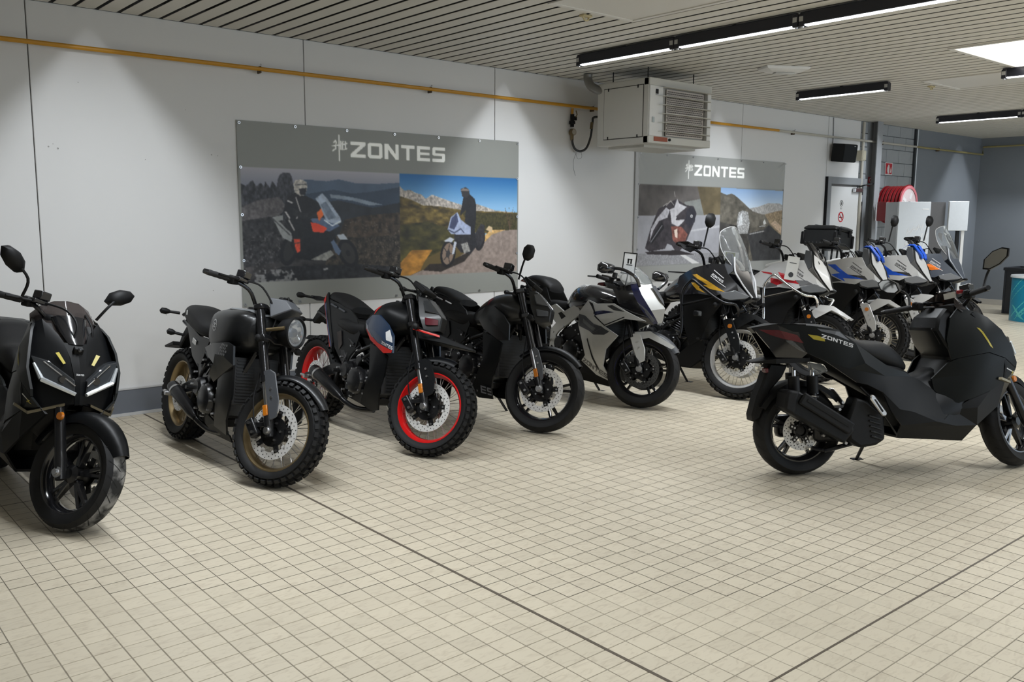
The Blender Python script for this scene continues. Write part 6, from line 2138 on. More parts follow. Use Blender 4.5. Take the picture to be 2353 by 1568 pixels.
    build('fairing_lettering', g, mat('letter_grey', (.115, .112, .105), .4), mo, smooth=0, recalc=False)  # dark grey lettering print
    B.part('belly_pan', G().panel([(.56, .285, .13), (.86, .315, .16), (1.02, .215, .128), (1.16, .165, .08), (1.10, .13, .05), (.80, .15, .09), (.60, .22, .11)], [(.84, .22, .15)], t=.012), BLK, smooth=25)
    B.part('engine_black_panel', G().panel([(.56, .52, .14), (.82, .66, .16), (.84, .60, .17), (.91, .365, .165), (.86, .32, .15), (.56, .33, .13)], t=.01), BLK, smooth=20)  # black sheet filling the engine opening
    g = G()
    for x, z in ((.62, .50), (.66, .42), (.70, .37), (.78, .36), (.84, .38), (.62, .58), (.74, .46)):
        g.cyl((x, -.150, z), (x, -.172, z), .009, n=8)
    B.part('case_bolt', g, NUT, smooth=0, kind='stuff')
    # nose
    rc = [(1.375, 0, 1.00), (1.455, 0, .925), (1.545, 0, .815), (1.540, 0, .740), (1.530, 0, .700)]
    r1 = [(1.315, .100, .995), (1.385, .112, .905), (1.470, .078, .790), (1.500, .040, .725), (1.508, .022, .695)]
    r2_ = [(1.27, .132, .985), (1.335, .148, .895), (1.415, .122, .780), (1.465, .072, .712), (1.485, .042, .680)]
    r3 = [(1.14, .175, .935), (1.20, .19, .865), (1.25, .185, .79), (1.32, .15, .735), (1.36, .11, .70)]
    cs = [sym([rc[i], r1[i]]) for i in range(5)]
    no = B.part('nose', sheet(cs, .01), SILV_P, smooth=25)
    for sd in (-1, 1):
        fl = lambda r: [(p[0], sd * p[1], p[2]) for p in r]
        B.part('nose_flank', sheet([fl(r1)[::-1], fl(r2_)[::-1]] if sd > 0 else [fl(r1), fl(r2_)], .008), NAVY, no, smooth=25)
        B.part('nose_side', sheet([fl(r2_)[::-1], fl(r3)[::-1]] if sd > 0 else [fl(r2_), fl(r3)], .008), GLOSS, no, smooth=25)
        hl = [(1.36, sd * .14, .845), (1.44, sd * .105, .79), (1.49, sd * .052, .715), (1.475, sd * .058, .70), (1.42, sd * .105, .765)]
        B.part('headlamp', G().add([Vector(p) + Vector((.012, 0, 0)) for p in hl] + [Vector(p) - Vector((.015, 0, 0)) for p in hl], [(0, 1, 2, 3, 4), (9, 8, 7, 6, 5)] + [(i, (i + 1) % 5, 5 + (i + 1) % 5, 5 + i) for i in range(5)]), LENS, no, bevel=.002)
        # fairing mirrors, arm bent forward
        arm = curve([(1.36, sd * .12, .97), (1.37, sd * .20, 1.04), (1.30, sd * .27, 1.085), (1.22, sd * .31, 1.09)], 4)
        ma = B.part('mirror_arm', G().tube(arm, .013, 8), GLOSS)
        hc = Vector((1.20, sd * .345, 1.085))
        out = [(-.5, -.3), (-.2, -.5), (.35, -.45), (.5, 0), (.4, .4), (-.3, .5), (-.5, .2)]
        ring_ = lambda sc, x: [(hc.x + x, hc.y + a * .17 * sc, hc.z + b * .085 * sc) for a, b in out]
        B.part('mirror_shell', G().loft([ring_(1, -.03), ring_(1, .0), ring_(.75, .03), ring_(.35, .045)]), GLOSS, ma, smooth=50)
        B.part('mirror_glass', G().add(ring_(.86, -.0315), [tuple(range(7))]), MIRR, ma, smooth=0)
        B.part('mirror_signal', G().box((hc.x + .035, hc.y, hc.z), (.01, .08, .018)), CLEAR, ma, bevel=.003)
    cd = G().add([(1.402, -.030, .990), (1.402, .030, .990), (1.505, .018, .880), (1.535, 0, .838), (1.505, -.018, .880), (1.455, 0, .945)], [(0, 5, 4), (5, 1, 2), (5, 2, 3), (5, 3, 4), (0, 1, 5)])
    B.part('nose_inlay', cd, mat('inlay_grey', (.06, .062, .068), .3), no, smooth=0)
    B.part('chin_light', G().box((1.515, 0, .69), (.03, .05, .018)), CLEAR, no, bevel=.004)
    # windscreen and dash
    ws = [sym([(1.215, 0, 1.13), (1.20, .06, 1.122), (1.165, .115, 1.09), (1.14, .14, 1.05)]),
          sym([(1.275, 0, 1.09), (1.26, .07, 1.08), (1.215, .13, 1.045), (1.19, .155, 1.01)]),
          sym([(1.335, 0, 1.035), (1.32, .07, 1.03), (1.265, .135, 1.005), (1.23, .16, .98)]),
          sym([(1.375, 0, .995), (1.355, .06, .995), (1.29, .13, .985), (1.25, .155, .965)])]
    B.part('windscreen', sheet(ws, .004), CLEAR, smooth=60)
    B.part('dashboard', G().box((1.22, 0, .96), (.10, .20, .05), Matrix.Rotation(-.6, 3, 'Y')), BLK, bevel=.01)
    # price card clipped behind the screen
    t = tag(build('price_card', G().box((0, 0, 0), (.004, .10, .17)), WHT, smooth=0, loc=(5.46, 4.93, 1.145)), 'white price card with black frame standing at the sport motorcycle screen', 'card')
    t.rotation_euler = (math.radians(-6), 0, math.radians(-128))
    build('card_frame', G().box((0, -.052, 0), (.008, .008, .18)).box((0, .052, 0), (.008, .008, .18)).box((0, 0, .087), (.008, .11, .008)).box((0, 0, -.087), (.008, .11, .008)), BLK, t, smooth=0)
    build('card_print', G().box((.0025, -.012, .02), (.001, .012, .04)).box((.0025, .012, .02), (.001, .012, .04)).box((.0025, 0, .035), (.001, .04, .006)).box((.0025, 0, -.01), (.001, .05, .006)), BLK, t, smooth=0)
    build('card_clip', G().tube([(-.01, 0, -.085), (-.03, 0, -.16), (-.02, .0, -.24)], .005, 6), FORKB, t)
    return B


sport()
# ------------------------------------------------------------------ adventure motorcycles
def adventure(name, label, loc, o):
    B = Bike(name, label, loc, -88, -8, WB=1.46, Rf=.338, Rr=.325, rake=26, steer=o.get('steer', 15), group=None)
    base, cheek = o['base'], o['cheek']
    ALU = mat('alu_rim', (.42, .42, .42), .3, metal=.9)
    BLKRIM = mat('black_rim', (.02, .02, .02), .3, metal=.3)
    wheel(B, (0, 0, B.Rr), B.Rr, .075, .222, 'wire', BLKRIM, knobs=True, disc=(-1,), discR=.12)
    wheel(B, B.A, B.Rf, .056, .250, 'wire', o.get('rim', BLKRIM), True, knobs=True, disc=(-1, 1), discR=.155, nsp=40, hubr=.055, spoke_m=mat('brass_spoke', (.50, .46, .36), .3, metal=.8))
    fork(B, y=.105, top=.78, split=.42, r_low=.021, r_up=.027, reflector='round', caliper=(-1, 1), triple=(.58, .78), low_m=CHROME)
    fork_guard(B, .105, .03, .34, o.get('guard', MATTE), f0=-.005, f1=.075)
    front_fender(B, B.Rf, .056, 108, 50, o.get('fender', MATTE), tip=1, lift=.035, drop=.022)
    ff = G().panel([(B.A.x - .10, B.A.z + .30, .088), (B.A.x - .02, B.A.z + .385, .078), (B.A.x + .10, B.A.z + .385, .066), (B.A.x + .27, B.A.z + .295, .045), (B.A.x + .25, B.A.z + .280, .055), (B.A.x + .09, B.A.z + .345, .076), (B.A.x + .03, B.A.z + .30, .082), (B.A.x - .04, B.A.z + .25, .088)], t=.01)
    B.spart('fender_flank', ff, o.get('fender', MATTE), smooth=25)
    handlebar(B, up=.80, fw=-.06, w=.41, rise=.135, back=.10, guards=o.get('guards', False), clampup=.05)
    engine(B, .76, .45)
    radiator(B, 1.10, .46, .76, .15)
    swingarm(B, .54, .44)
    frame_tubes(B)
    side_stand(B, .68, .30, (.72, .33, .048))
    pegs(B, .52, .44)
    # tank top and seat
    tg = G().body([(.66, [(0, .90), (.05, .895), (.09, .875), (.10, .83), (.07, .79), (0, .78)]),
                   (.76, [(0, .985), (.07, .975), (.12, .93), (.14, .86), (.11, .79), (0, .78)]),
                   (.90, [(0, 1.055), (.09, 1.045), (.15, .99), (.17, .90), (.14, .81), (0, .80)]),
                   (1.05, [(0, 1.085), (.10, 1.075), (.16, 1.02), (.18, .93), (.15, .84), (0, .82)]),
                   (1.18, [(0, 1.06), (.08, 1.05), (.13, 1.0), (.14, .94), (.11, .88), (0, .87)])], 4, 3)
    B.part('fuel_tank', tg, o.get('tank', base), smooth=60)
    seat_body(B, [(-.02, [(0, .915), (.06, .91), (.10, .885), (.09, .84), (0, .83)]),
                  (.16, [(0, .925), (.09, .92), (.13, .89), (.12, .84), (0, .82)]),
                  (.30, [(0, .905), (.10, .90), (.145, .87), (.13, .81), (0, .79)]),
                  (.44, [(0, .86), (.10, .857), (.15, .83), (.135, .78), (0, .76)]),
                  (.58, [(0, .85), (.08, .847), (.12, .82), (.11, .77), (0, .75)]),
                  (.70, [(0, .88), (.05, .875), (.08, .85), (.07, .79), (0, .77)])])
    B.part('tail_cover', G().panel([(-.10, .90, .07), (.10, .865, .115), (.40, .785, .135), (.58, .76, .125), (.50, .64, .12), (.30, .70, .115), (.0, .82, .09)], [(.25, .80, .132)], t=.01), o.get('tail', base), smooth=25)
    rk = B.part('rear_rack', G().box((-.14, 0, .945), (.30, .22, .014)).box((-.02, -.08, .92), (.1, .02, .05)).box((-.02, .08, .92), (.1, .02, .05)), FORKB, bevel=.004)
    plate_bracket(B, [(.04, .84), (-.12, .86), (-.22, .78), (-.34, .66), (-.30, .64), (-.16, .74), (.02, .76)], .03)
    B.part('tail_light', G().prism([(-.12, .90), (-.20, .89), (-.21, .865), (-.13, .86)], -.045, .045), REDL, bevel=.006)
    for sd in (-1, 1):
        turn_signal(B, (-.22, sd * .03, .80), (-.03, sd * .10, .0))
    can(B, r=.050, tip=STEEL, z0=.33, z1=.52, x0=.48, x1=.06)
    dressing(B, .76, .45)
    # side fairing
    so = G().panel([(.82, .855, .155), (.85, 1.0, .15), (1.01, 1.078, .175), (1.16, 1.115, .18), (1.30, 1.125, .155), (1.36, 1.035, .165), (1.44, .965, .145), (1.525, .868, .07), (1.46, .905, .14), (1.34, .872, .20), (1.29, .845, .215), (1.12, .855, .22), (.96, .835, .20)],
                   [(1.10, .975, .228), (1.28, .955, .205)], t=.012)
    sf = B.part('side_fairing', so, base, smooth=20)
    for poly, m_ in o['stripes']:
        stripe(B, so, [poly], m_, 'stripe', parent=sf)
    text_decal(B, so, (1.215, 1.022), (.0165, -.0088), (.007, .0175), o['letter'], parent=sf, off=.0026)
    stripe(B, so, [[(1.225, 1.065), (1.33, 1.00), (1.333, 1.004), (1.228, 1.069)], [(1.21, 1.012), (1.36, .925), (1.362, .929), (1.212, 1.016)]], o['letter'], 'fine_line', sides=(-1,), parent=sf, off=.0026)
    # lower inner fairing, black
    B.part('lower_fairing', G().panel([(.88, .84, .17), (1.12, .852, .205), (1.30, .843, .20), (1.34, .80, .17), (1.20, .64, .15), (1.14, .46, .145), (1.04, .40, .15), (.96, .60, .175)], [(1.10, .70, .20)], t=.012), BLK, smooth=25)
    B.part('skid_plate', G().panel([(.58, .27, .12), (.92, .215, .145), (1.06, .215, .13), (1.19, .33, .10), (1.15, .46, .12), (1.05, .42, .15), (.92, .30, .155), (.62, .33, .13)], [], t=.012), BLK, smooth=20)
    B.part('skid_floor', G().add([(.60, -.12, .262), (.92, -.14, .205), (1.06, -.125, .205), (1.20, -.09, .325), (1.20, .09, .325), (1.06, .125, .205), (.92, .14, .205), (.60, .12, .262), (.60, -.12, .275), (.92, -.14, .22), (1.06, -.125, .222), (1.19, -.09, .34), (1.19, .09, .34), (1.06, .125, .222), (.92, .14, .22), (.60, .12, .275)],
                                      [(0, 1, 6, 7), (1, 2, 5, 6), (2, 3, 4, 5), (8, 15, 14, 9), (9, 14, 13, 10), (10, 13, 12, 11), (0, 8, 9, 1), (1, 9, 10, 2), (2, 10, 11, 3), (3, 11, 12, 4), (4, 12, 13, 5), (5, 13, 14, 6), (6, 14, 15, 7), (7, 15, 8, 0)]), BLK, smooth=0)
    # headlamps
    for sd in (-1, 1):
        hp_ = [(1.335, sd * .206, .872), (1.445, sd * .160, .908), (1.535, sd * .085, .872), (1.52, sd * .095, .852), (1.41, sd * .168, .823), (1.355, sd * .196, .835)]
        n = len(hp_)
        ce = Vector((1.43, 0, .86))
        vs = [Vector(p) + (Vector((p[0], p[1], p[2])) - Vector((1.38, 0, p[2]))).normalized() * .006 for p in hp_] + [Vector(p) - Vector((.02, sd * .02, 0)) for p in hp_]
        hl = B.part('headlamp', G().add(vs, [tuple(range(n)), tuple(range(2 * n - 1, n - 1, -1))] + [(i, (i + 1) % n, n + (i + 1) % n, n + i) for i in range(n)]), mat('lamp_glass', (.24, .25, .265), .10, trans=.25, coat=.5), bevel=.003)
        B.part('lamp_bezel', G().add([Vector(p) - Vector((.026, sd * .024, 0)) + Vector((0, 0, (.008 if p[2] > .865 else -.010))) for p in hp_] + [Vector(p) - Vector((.05, sd * .05, 0)) for p in hp_], [tuple(range(n)), tuple(range(2 * n - 1, n - 1, -1))] + [(i, (i + 1) % n, n + (i + 1) % n, n + i) for i in range(n)]), GREYP, hl, smooth=0)
    # nose cheeks and beak
    ro = [sym([(1.405, 0, 1.135), (1.36, .105, 1.19)]),
          sym([(1.455, 0, 1.07), (1.395, .128, 1.075)]),
          sym([(1.49, 0, .995), (1.435, .122, 1.015)]),
          sym([(1.525, 0, .915), (1.475, .085, .945)]),
          sym([(1.552, 0, .865), (1.53, .028, .862)])]
    nz = sheet(ro, .012)
    no = B.part('nose', nz, cheek, smooth=22)
    edge = [(1.36, .105, 1.19), (1.395, .128, 1.075), (1.435, .122, 1.015), (1.475, .085, .945), (1.53, .028, .862)]
    for sd in (-1, 1):
        g = G()
        pr = [(p[0] + .004, sd * (p[1] + .003), p[2]) for p in edge]
        g.tube(curve(pr, 3), .0075, 6)
        B.part('nose_rib', g, o.get('rib', BLK), no)
        B.part('nose_fin', G().add([(1.285, sd * .115, 1.225), (1.345, sd * .118, 1.215), (1.385, sd * .135, 1.07), (1.345, sd * .150, 1.03), (1.30, sd * .150, 1.10), (1.285, sd * .095, 1.225), (1.345, sd * .098, 1.215), (1.375, sd * .115, 1.07), (1.335, sd * .13, 1.03), (1.29, sd * .13, 1.10)],
                                     [(0, 1, 2, 3, 4), (9, 8, 7, 6, 5)] + [(i, (i + 1) % 5, 5 + (i + 1) % 5, 5 + i) for i in range(5)]), o.get('fin', GREYP), bevel=.004)
    B.part('beak_tip', G().box((1.545, 0, .858), (.05, .045, .022)), BLK, no, bevel=.006)
    B.part('instrument', G().box((1.23, 0, 1.15), (.03, .20, .12), Matrix.Rotation(math.radians(-40), 3, 'Y')), BLK, bevel=.008)
    if o.get('arch'):
        for sd in (-1, 1):
            pth = [(1.215, sd * .075, 1.205), (1.28, sd * .085, 1.245), (1.335, sd * .085, 1.245), (1.42, sd * .065, 1.145), (1.435, sd * .055, 1.105)]
            rows = []
            for p in pth:
                rows.append([(p[0] - .010, p[1] - sd * .03, p[2] + .004), (p[0] + .012, p[1] - sd * .018, p[2] + .012), (p[0] + .008, p[1] + sd * .010, p[2] - .004), (p[0] - .012, p[1], p[2] - .012)])
            B.part('screen_arch', G().loft(rows), o['arch'], bevel=.002)
    if o['screen'] == 'tall':
        ws = [sym([(1.255, 0, 1.46), (1.245, .05, 1.452), (1.215, .095, 1.425), (1.20, .12, 1.39)]),
              sym([(1.31, 0, 1.38), (1.295, .07, 1.37), (1.255, .125, 1.345), (1.23, .155, 1.315)]),
              sym([(1.365, 0, 1.28), (1.35, .075, 1.275), (1.30, .135, 1.255), (1.27, .165, 1.235)]),
              sym([(1.415, 0, 1.17), (1.40, .07, 1.17), (1.36, .12, 1.16), (1.335, .145, 1.15)]),
              sym([(1.445, 0, 1.085), (1.435, .05, 1.085), (1.41, .085, 1.08), (1.395, .10, 1.075)])]
        w_ = B.part('windscreen', sheet(ws, .004), CLEAR, smooth=60)
        rim_ = [ws[i][0] for i in range(5)]
        for sd in (-1, 1):
            ed = [(1.255, 0, 1.46), (1.245, sd * .05, 1.452), (1.215, sd * .095, 1.425), (1.20, sd * .12, 1.39), (1.23, sd * .155, 1.315), (1.27, sd * .165, 1.235), (1.335, sd * .145, 1.15), (1.395, sd * .10, 1.075)]
            B.part('screen_edge', G().tube(curve(ed, 3), .0032, 5), mat('screen_edge', (.8, .8, .8), .15, trans=.3), w_)
        B.part('screen_slot', G().loft([[(1.425 - .006 + a, s_ * .028, 1.10 + z_) for s_, a, z_ in ((-1, 0, 0), (1, 0, 0), (1, .014, 0), (-1, .014, 0))], [(1.325 + a, s_ * .035, 1.29 + z_) for s_, a, z_ in ((-1, 0, 0), (1, 0, 0), (1, .014, 0), (-1, .014, 0))]]), SMOKE, w_)
    else:
        ws = [sym([(1.275, 0, 1.305), (1.27, .03, 1.300), (1.255, .055, 1.285)]),
              sym([(1.33, 0, 1.245), (1.325, .035, 1.242), (1.305, .065, 1.225)]),
              sym([(1.385, 0, 1.17), (1.38, .035, 1.168), (1.36, .065, 1.155)]),
              sym([(1.435, 0, 1.085), (1.43, .03, 1.085), (1.415, .05, 1.08)])]
        B.part('windscreen', sheet(ws, .005), mat('smoked_dark', (.03, .03, .032), .15, var=.05), smooth=60)
        for sd in (-1, 1):
            B.part('screen_rail', G().tube([(1.415, sd * .062, 1.10), (1.30, sd * .072, 1.275), (1.27, sd * .07, 1.30)], .006, 6), BLK)
    if o.get('rear_screen_frame'):
        pass
    if o.get('bars'):
        m_ = o['bars']
        for sd in (-1, 1):
            y_ = sd * .27
            pth = curve([(.99, sd * .15, .47), (1.02, y_, .47), (1.025, y_, .56), (.995, y_, .78), (1.0, y_, .88), (1.05, y_, .945), (1.09, y_, .965), (1.15, y_ * .98, .93), (1.30, y_ * .93, .84), (1.40, y_ * .82, .795), (1.47, y_ * .66, .79), (1.475, y_ * .45, .74), (1.45, sd * .08, .70)], 4)
            cb = B.part('crash_bar', G().tube(pth, .0125, 10), m_, smooth=60)
            B.part('crash_bar_brace', G().tube([(1.0, y_, .745), (1.32, y_ * .92, .835)], .011, 8), m_, cb)
            B.part('crash_bar_stay', G().tube(curve([(.88, sd * .15, .53), (.95, y_ * .9, .52), (1.022, y_, .52)], 3), .011, 8), m_, cb)
            B.part('bar_sleeve', G().tube([(1.0105, y_, .64), (1.006, y_, .69)], .0155, 10), BLK, cb)
    if o.get('fog'):
        for sd in (-1, 1):
            B.part('fog_lamp', G().box((1.16, sd * .255, .685), (.05, .05, .045)), BLK, bevel=.006)
            B.part('fog_lens', G().box((1.188, sd * .255, .685), (.008, .042, .038)), CLEAR, bevel=.003)
    for sd in (-1, 1):
        turn_signal(B, (1.30, sd * .16, .78), (.03, sd * .11, -.01))
        B.part('wing_stay', G().tube([(1.36, sd * .10, .80), (1.40, sd * .16, .72), (1.36, sd * .19, .66)], .008, 6), FORKB)
    for sd in o.get('mirrors', ()):
        mirror_unit(B, tuple(B.fk(.97, .04, sd * .27)), tuple(B.fk(1.07, .10, sd * .275)), tuple(B.fk(1.165, .16, sd * .29)), .11, .13, sd * .35, sd * .3)
    if o.get('riser'):
        B.part('rack_riser', G().box((-.16, 0, 1.145), (.30, .24, .016)).box((-.26, -.07, 1.05), (.02, .02, .19)).box((-.26, .07, 1.05), (.02, .02, .19)).box((-.06, -.07, 1.05), (.02, .02, .19)).box((-.06, .07, 1.05), (.02, .02, .19)), FORKB, rk, bevel=.003)
    if o.get('cover'):
        B.part('dust_cover', G().body([(.86, [(0, 1.085), (.06, 1.08), (.09, 1.06), (.07, 1.04), (0, 1.03)]), (.98, [(0, 1.12), (.07, 1.11), (.10, 1.08), (.08, 1.05), (0, 1.04)]), (1.10, [(0, 1.13), (.06, 1.12), (.09, 1.09), (.07, 1.06), (0, 1.05)])], 4, 3), WHT, smooth=60)
    return B


GOLD = mat('gold_graphic', srgb(186, 142, 40), .35, var=.04)
REDG = mat('red_graphic2', srgb(196, 26, 40), .35, var=.03)
BLUEG = mat('blue_graphic', srgb(16, 76, 186), .35, var=.03)
BLACKG = mat('black_graphic', (.015, .015, .016), .4)
GREYG = mat('grey_graphic', (.14, .14, .145), .4)
ORAN = mat('orange_graphic', srgb(228, 116, 30), .35, var=.03)
ADVW = mat('white_paint', (.66, .655, .65), .28, var=.02, coat=.3)
ADVS = mat('light_silver_paint', (.42, .42, .415), .30, var=.03, coat=.25)
ADVG = mat('slate_paint', (.065, .075, .095), .30, var=.04, coat=.3)
big = lambda dx, dz: [(x + dx, z + dz) for x, z in ((1.015, 1.016), (1.074, 1.022), (1.221, .959), (1.365, .887), (1.229, .902), (1.160, .931), (1.202, .933), (1.149, .960), (1.05, 1.0))]
small = [(1.021, .947), (1.098, .946), (1.133, .912), (1.120, .909), (1.189, .864), (1.10, .888)]
adventure('adventure_motorcycle', 'black adventure motorcycle with gold stripes and tall clear windscreen', (6.2, 5.87, 0), dict(
    base=GLOSS, cheek=GLOSS, letter=WLET, screen='tall', guards=True, mirrors=(-1,), bars=FORKB, fog=True, rim=mat('alu_rim'), rib=mat('rib_pale', (.55, .55, .56), .3), stripes=[(big(0, 0), GOLD), (small, GOLD)]))
adventure('adventure_motorcycle', 'white adventure motorcycle with red stripes and chrome crash bars', (7.42, 5.87, 0), dict(
    base=ADVW, cheek=ADVW, letter=BLACKG, screen='short', bars=CHROME, fender=ADVW, cover=True, rib=BLK,
    stripes=[([(1.09, .997), (1.148, .985), (1.264, .936), (1.313, .895), (1.18, .907), (1.143, .935)], REDG), ([(1.002, .942), (1.105, .928), (1.16, .896), (1.096, .872), (1.02, .893)], REDG), ([(1.27, .93), (1.372, .934), (1.43, .905), (1.321, .876), (1.315, .895)], GREYG), ([(.94, .90), (1.02, .893), (1.096, .872), (1.10, .86), (.97, .84), (.92, .86)], GREYG), ([(.86, 1.0), (1.0, .99), (1.04, .965), (.90, .985)], REDG)]))
blue = [([(.95, 1.036), (1.05, 1.038), (1.206, .94), (1.365, .90), (1.16, .901), (1.19, .865), (1.024, .931), (1.127, .949)], BLUEG), ([(1.206, .94), (1.365, .935), (1.40, .90), (1.365, .90)], BLACKG), ([(.88, .93), (1.0, .93), (1.16, .868), (1.0, .85), (.90, .86)], BLACKG)]
adventure('adventure_motorcycle', 'silver and blue adventure motorcycle standing next to the white one', (8.49, 5.87, 0), dict(
    base=ADVS, cheek=ADVS, letter=BLACKG, screen='short', arch=BLUEG, fender=ADVS, guard=ADVS, cover=True, stripes=blue))
adventure('adventure_motorcycle', 'silver and blue adventure motorcycle standing next to the slate one', (9.43, 5.87, 0), dict(
    base=ADVS, cheek=ADVS, letter=BLACKG, screen='short', arch=BLUEG, fender=ADVS, guard=ADVS, guards=False, cover=True, stripes=blue, mirrors=(-1,)))
adventure('adventure_motorcycle', 'slate grey and orange adventure motorcycle with tall clear windscreen', (10.25, 5.87, 0), dict(
    base=ADVG, cheek=ADVG, letter=WLET, screen='tall', guards=True, mirrors=(-1,), riser=True, rib=mat('rib_slate', (.25, .27, .30), .3), stripes=[([(1.213, 1.0), (1.348, .944), (1.25, .926), (1.10, .95)], ORAN), ([(.95, 1.0), (1.10, .95), (1.25, .926), (1.15, .88), (.98, .92)], BLACKG)]))

# top case on the slate motorcycle's rack, on a riser
tc = empty('top_case', (10.25, 5.87, 0), (math.radians(-8), 0, math.radians(-88)), label='black metal top case on the slate motorcycle rear rack', cat='case')
CASE = mat('case_black', (.010, .011, .012), .45, var=.1)
cx0, cx1, cz0, cz1, cw = -.40, .04, 1.165, 1.43, .22
ring_ = lambda z, i: [(cx0 + i, -cw + i * .6, z), (cx1 - i, -cw + i * .6, z), (cx1 - i * .3, cw - i * .6, z), (cx0 + i, cw - i * .6, z)]
dz_ = .03
build('case_shell', G().loft([ring_(cz0, .03), ring_(cz0 + .03, 0), ring_(cz1 - .06, 0)]), CASE, tc, bevel=.01, smooth=0)
lid = build('lid', G().loft([ring_(cz1 - .055, -.004), ring_(cz1 - .03, 0), ring_(cz1, .04)]), CASE, tc, bevel=.01, smooth=0)
build('lid_handle', G().tube(curve([(-.34, -.06, cz1), (-.34, -.05, cz1 + .025), (-.34, .05, cz1 + .025), (-.34, .06, cz1)], 3), .006, 6), STEEL, lid)
g = G()
for sx in (0, 1):
    for k in range(7):
        x_ = cx0 + .05 + k * .05
        g.cyl((x_, -cw - .0, cz0 + .045), (x_, -cw - .006, cz0 + .045), .006, n=6)
build('rivet', g, NUT, tc, smooth=0, kind='stuff')
for yy in (-.13, .13):
    build('latch', G().box((cx1 + .008, yy, cz1 - .07), (.018, .05, .08)), BLK, tc, bevel=.004)
build('lid_strap', G().tube([(cx1 + .02, -.15, cz1 - .02), (cx1 + .03, 0, cz1 - .015), (cx1 + .02, .15, cz1 - .02)], .012, 8), GREYP, tc)
for cx_, yy in ((cx0, -cw), (cx1, -cw), (cx0, cw), (cx1, cw)):
    build('corner_cap', G().box((cx_, yy * .99, cz0 + .10), (.045, .035, .16)), BLK, tc, bevel=.008)
# tags hung on the handlebars
for (x, y, z, rz, lb) in ((7.36, 4.62, 1.06, -.6, 'white paper tag hanging on the white motorcycle handlebar'),):
    t = tag(build('hang_tag', G().box((0, 0, 0), (.115, .004, .22)), PAPERL, smooth=0, loc=(x, y, z)), lb, 'tag')
    t.rotation_euler = (0, math.radians(9), rz)
    build('tag_line', G().box((0, -.003, .05), (.07, .001, .006)), BLACKG, t, smooth=0)
    build('tag_emblem', G().cyl((-.0, -.003, -.06), (-.0, -.0025, -.06), .025, n=12), BLACKG, t, smooth=0)
t = tag(build('price_card', G().box((0, 0, 0), (.13, .02, .19)), WHT, smooth=0, loc=(6.40, 4.62, 1.14)), 'white and green price card on the gold striped motorcycle nose', 'card')
t.rotation_euler = (0, math.radians(8), math.radians(-25))
build('green_field', G().box((-.015, -.011, 0), (.085, .002, .17)), mat('olive_green', srgb(112, 118, 24), .4), t, smooth=0)
build('card_print', G().box((.012, -.0125, .02), (.02, .001, .06)).box((-.02, -.0125, -.03), (.03, .001, .012)), mat('pale_print', (.5, .5, .4), .5), t, smooth=0)
# ------------------------------------------------------------------ maxi scooters
GREENB = mat('satin_black_green', (0.0035, 0.0048, 0.0048), 0.40, spec=0.24, var=0.05, scale=50)
YELL = mat('yellow_accent', srgb(176, 160, 52), .4, var=.05)


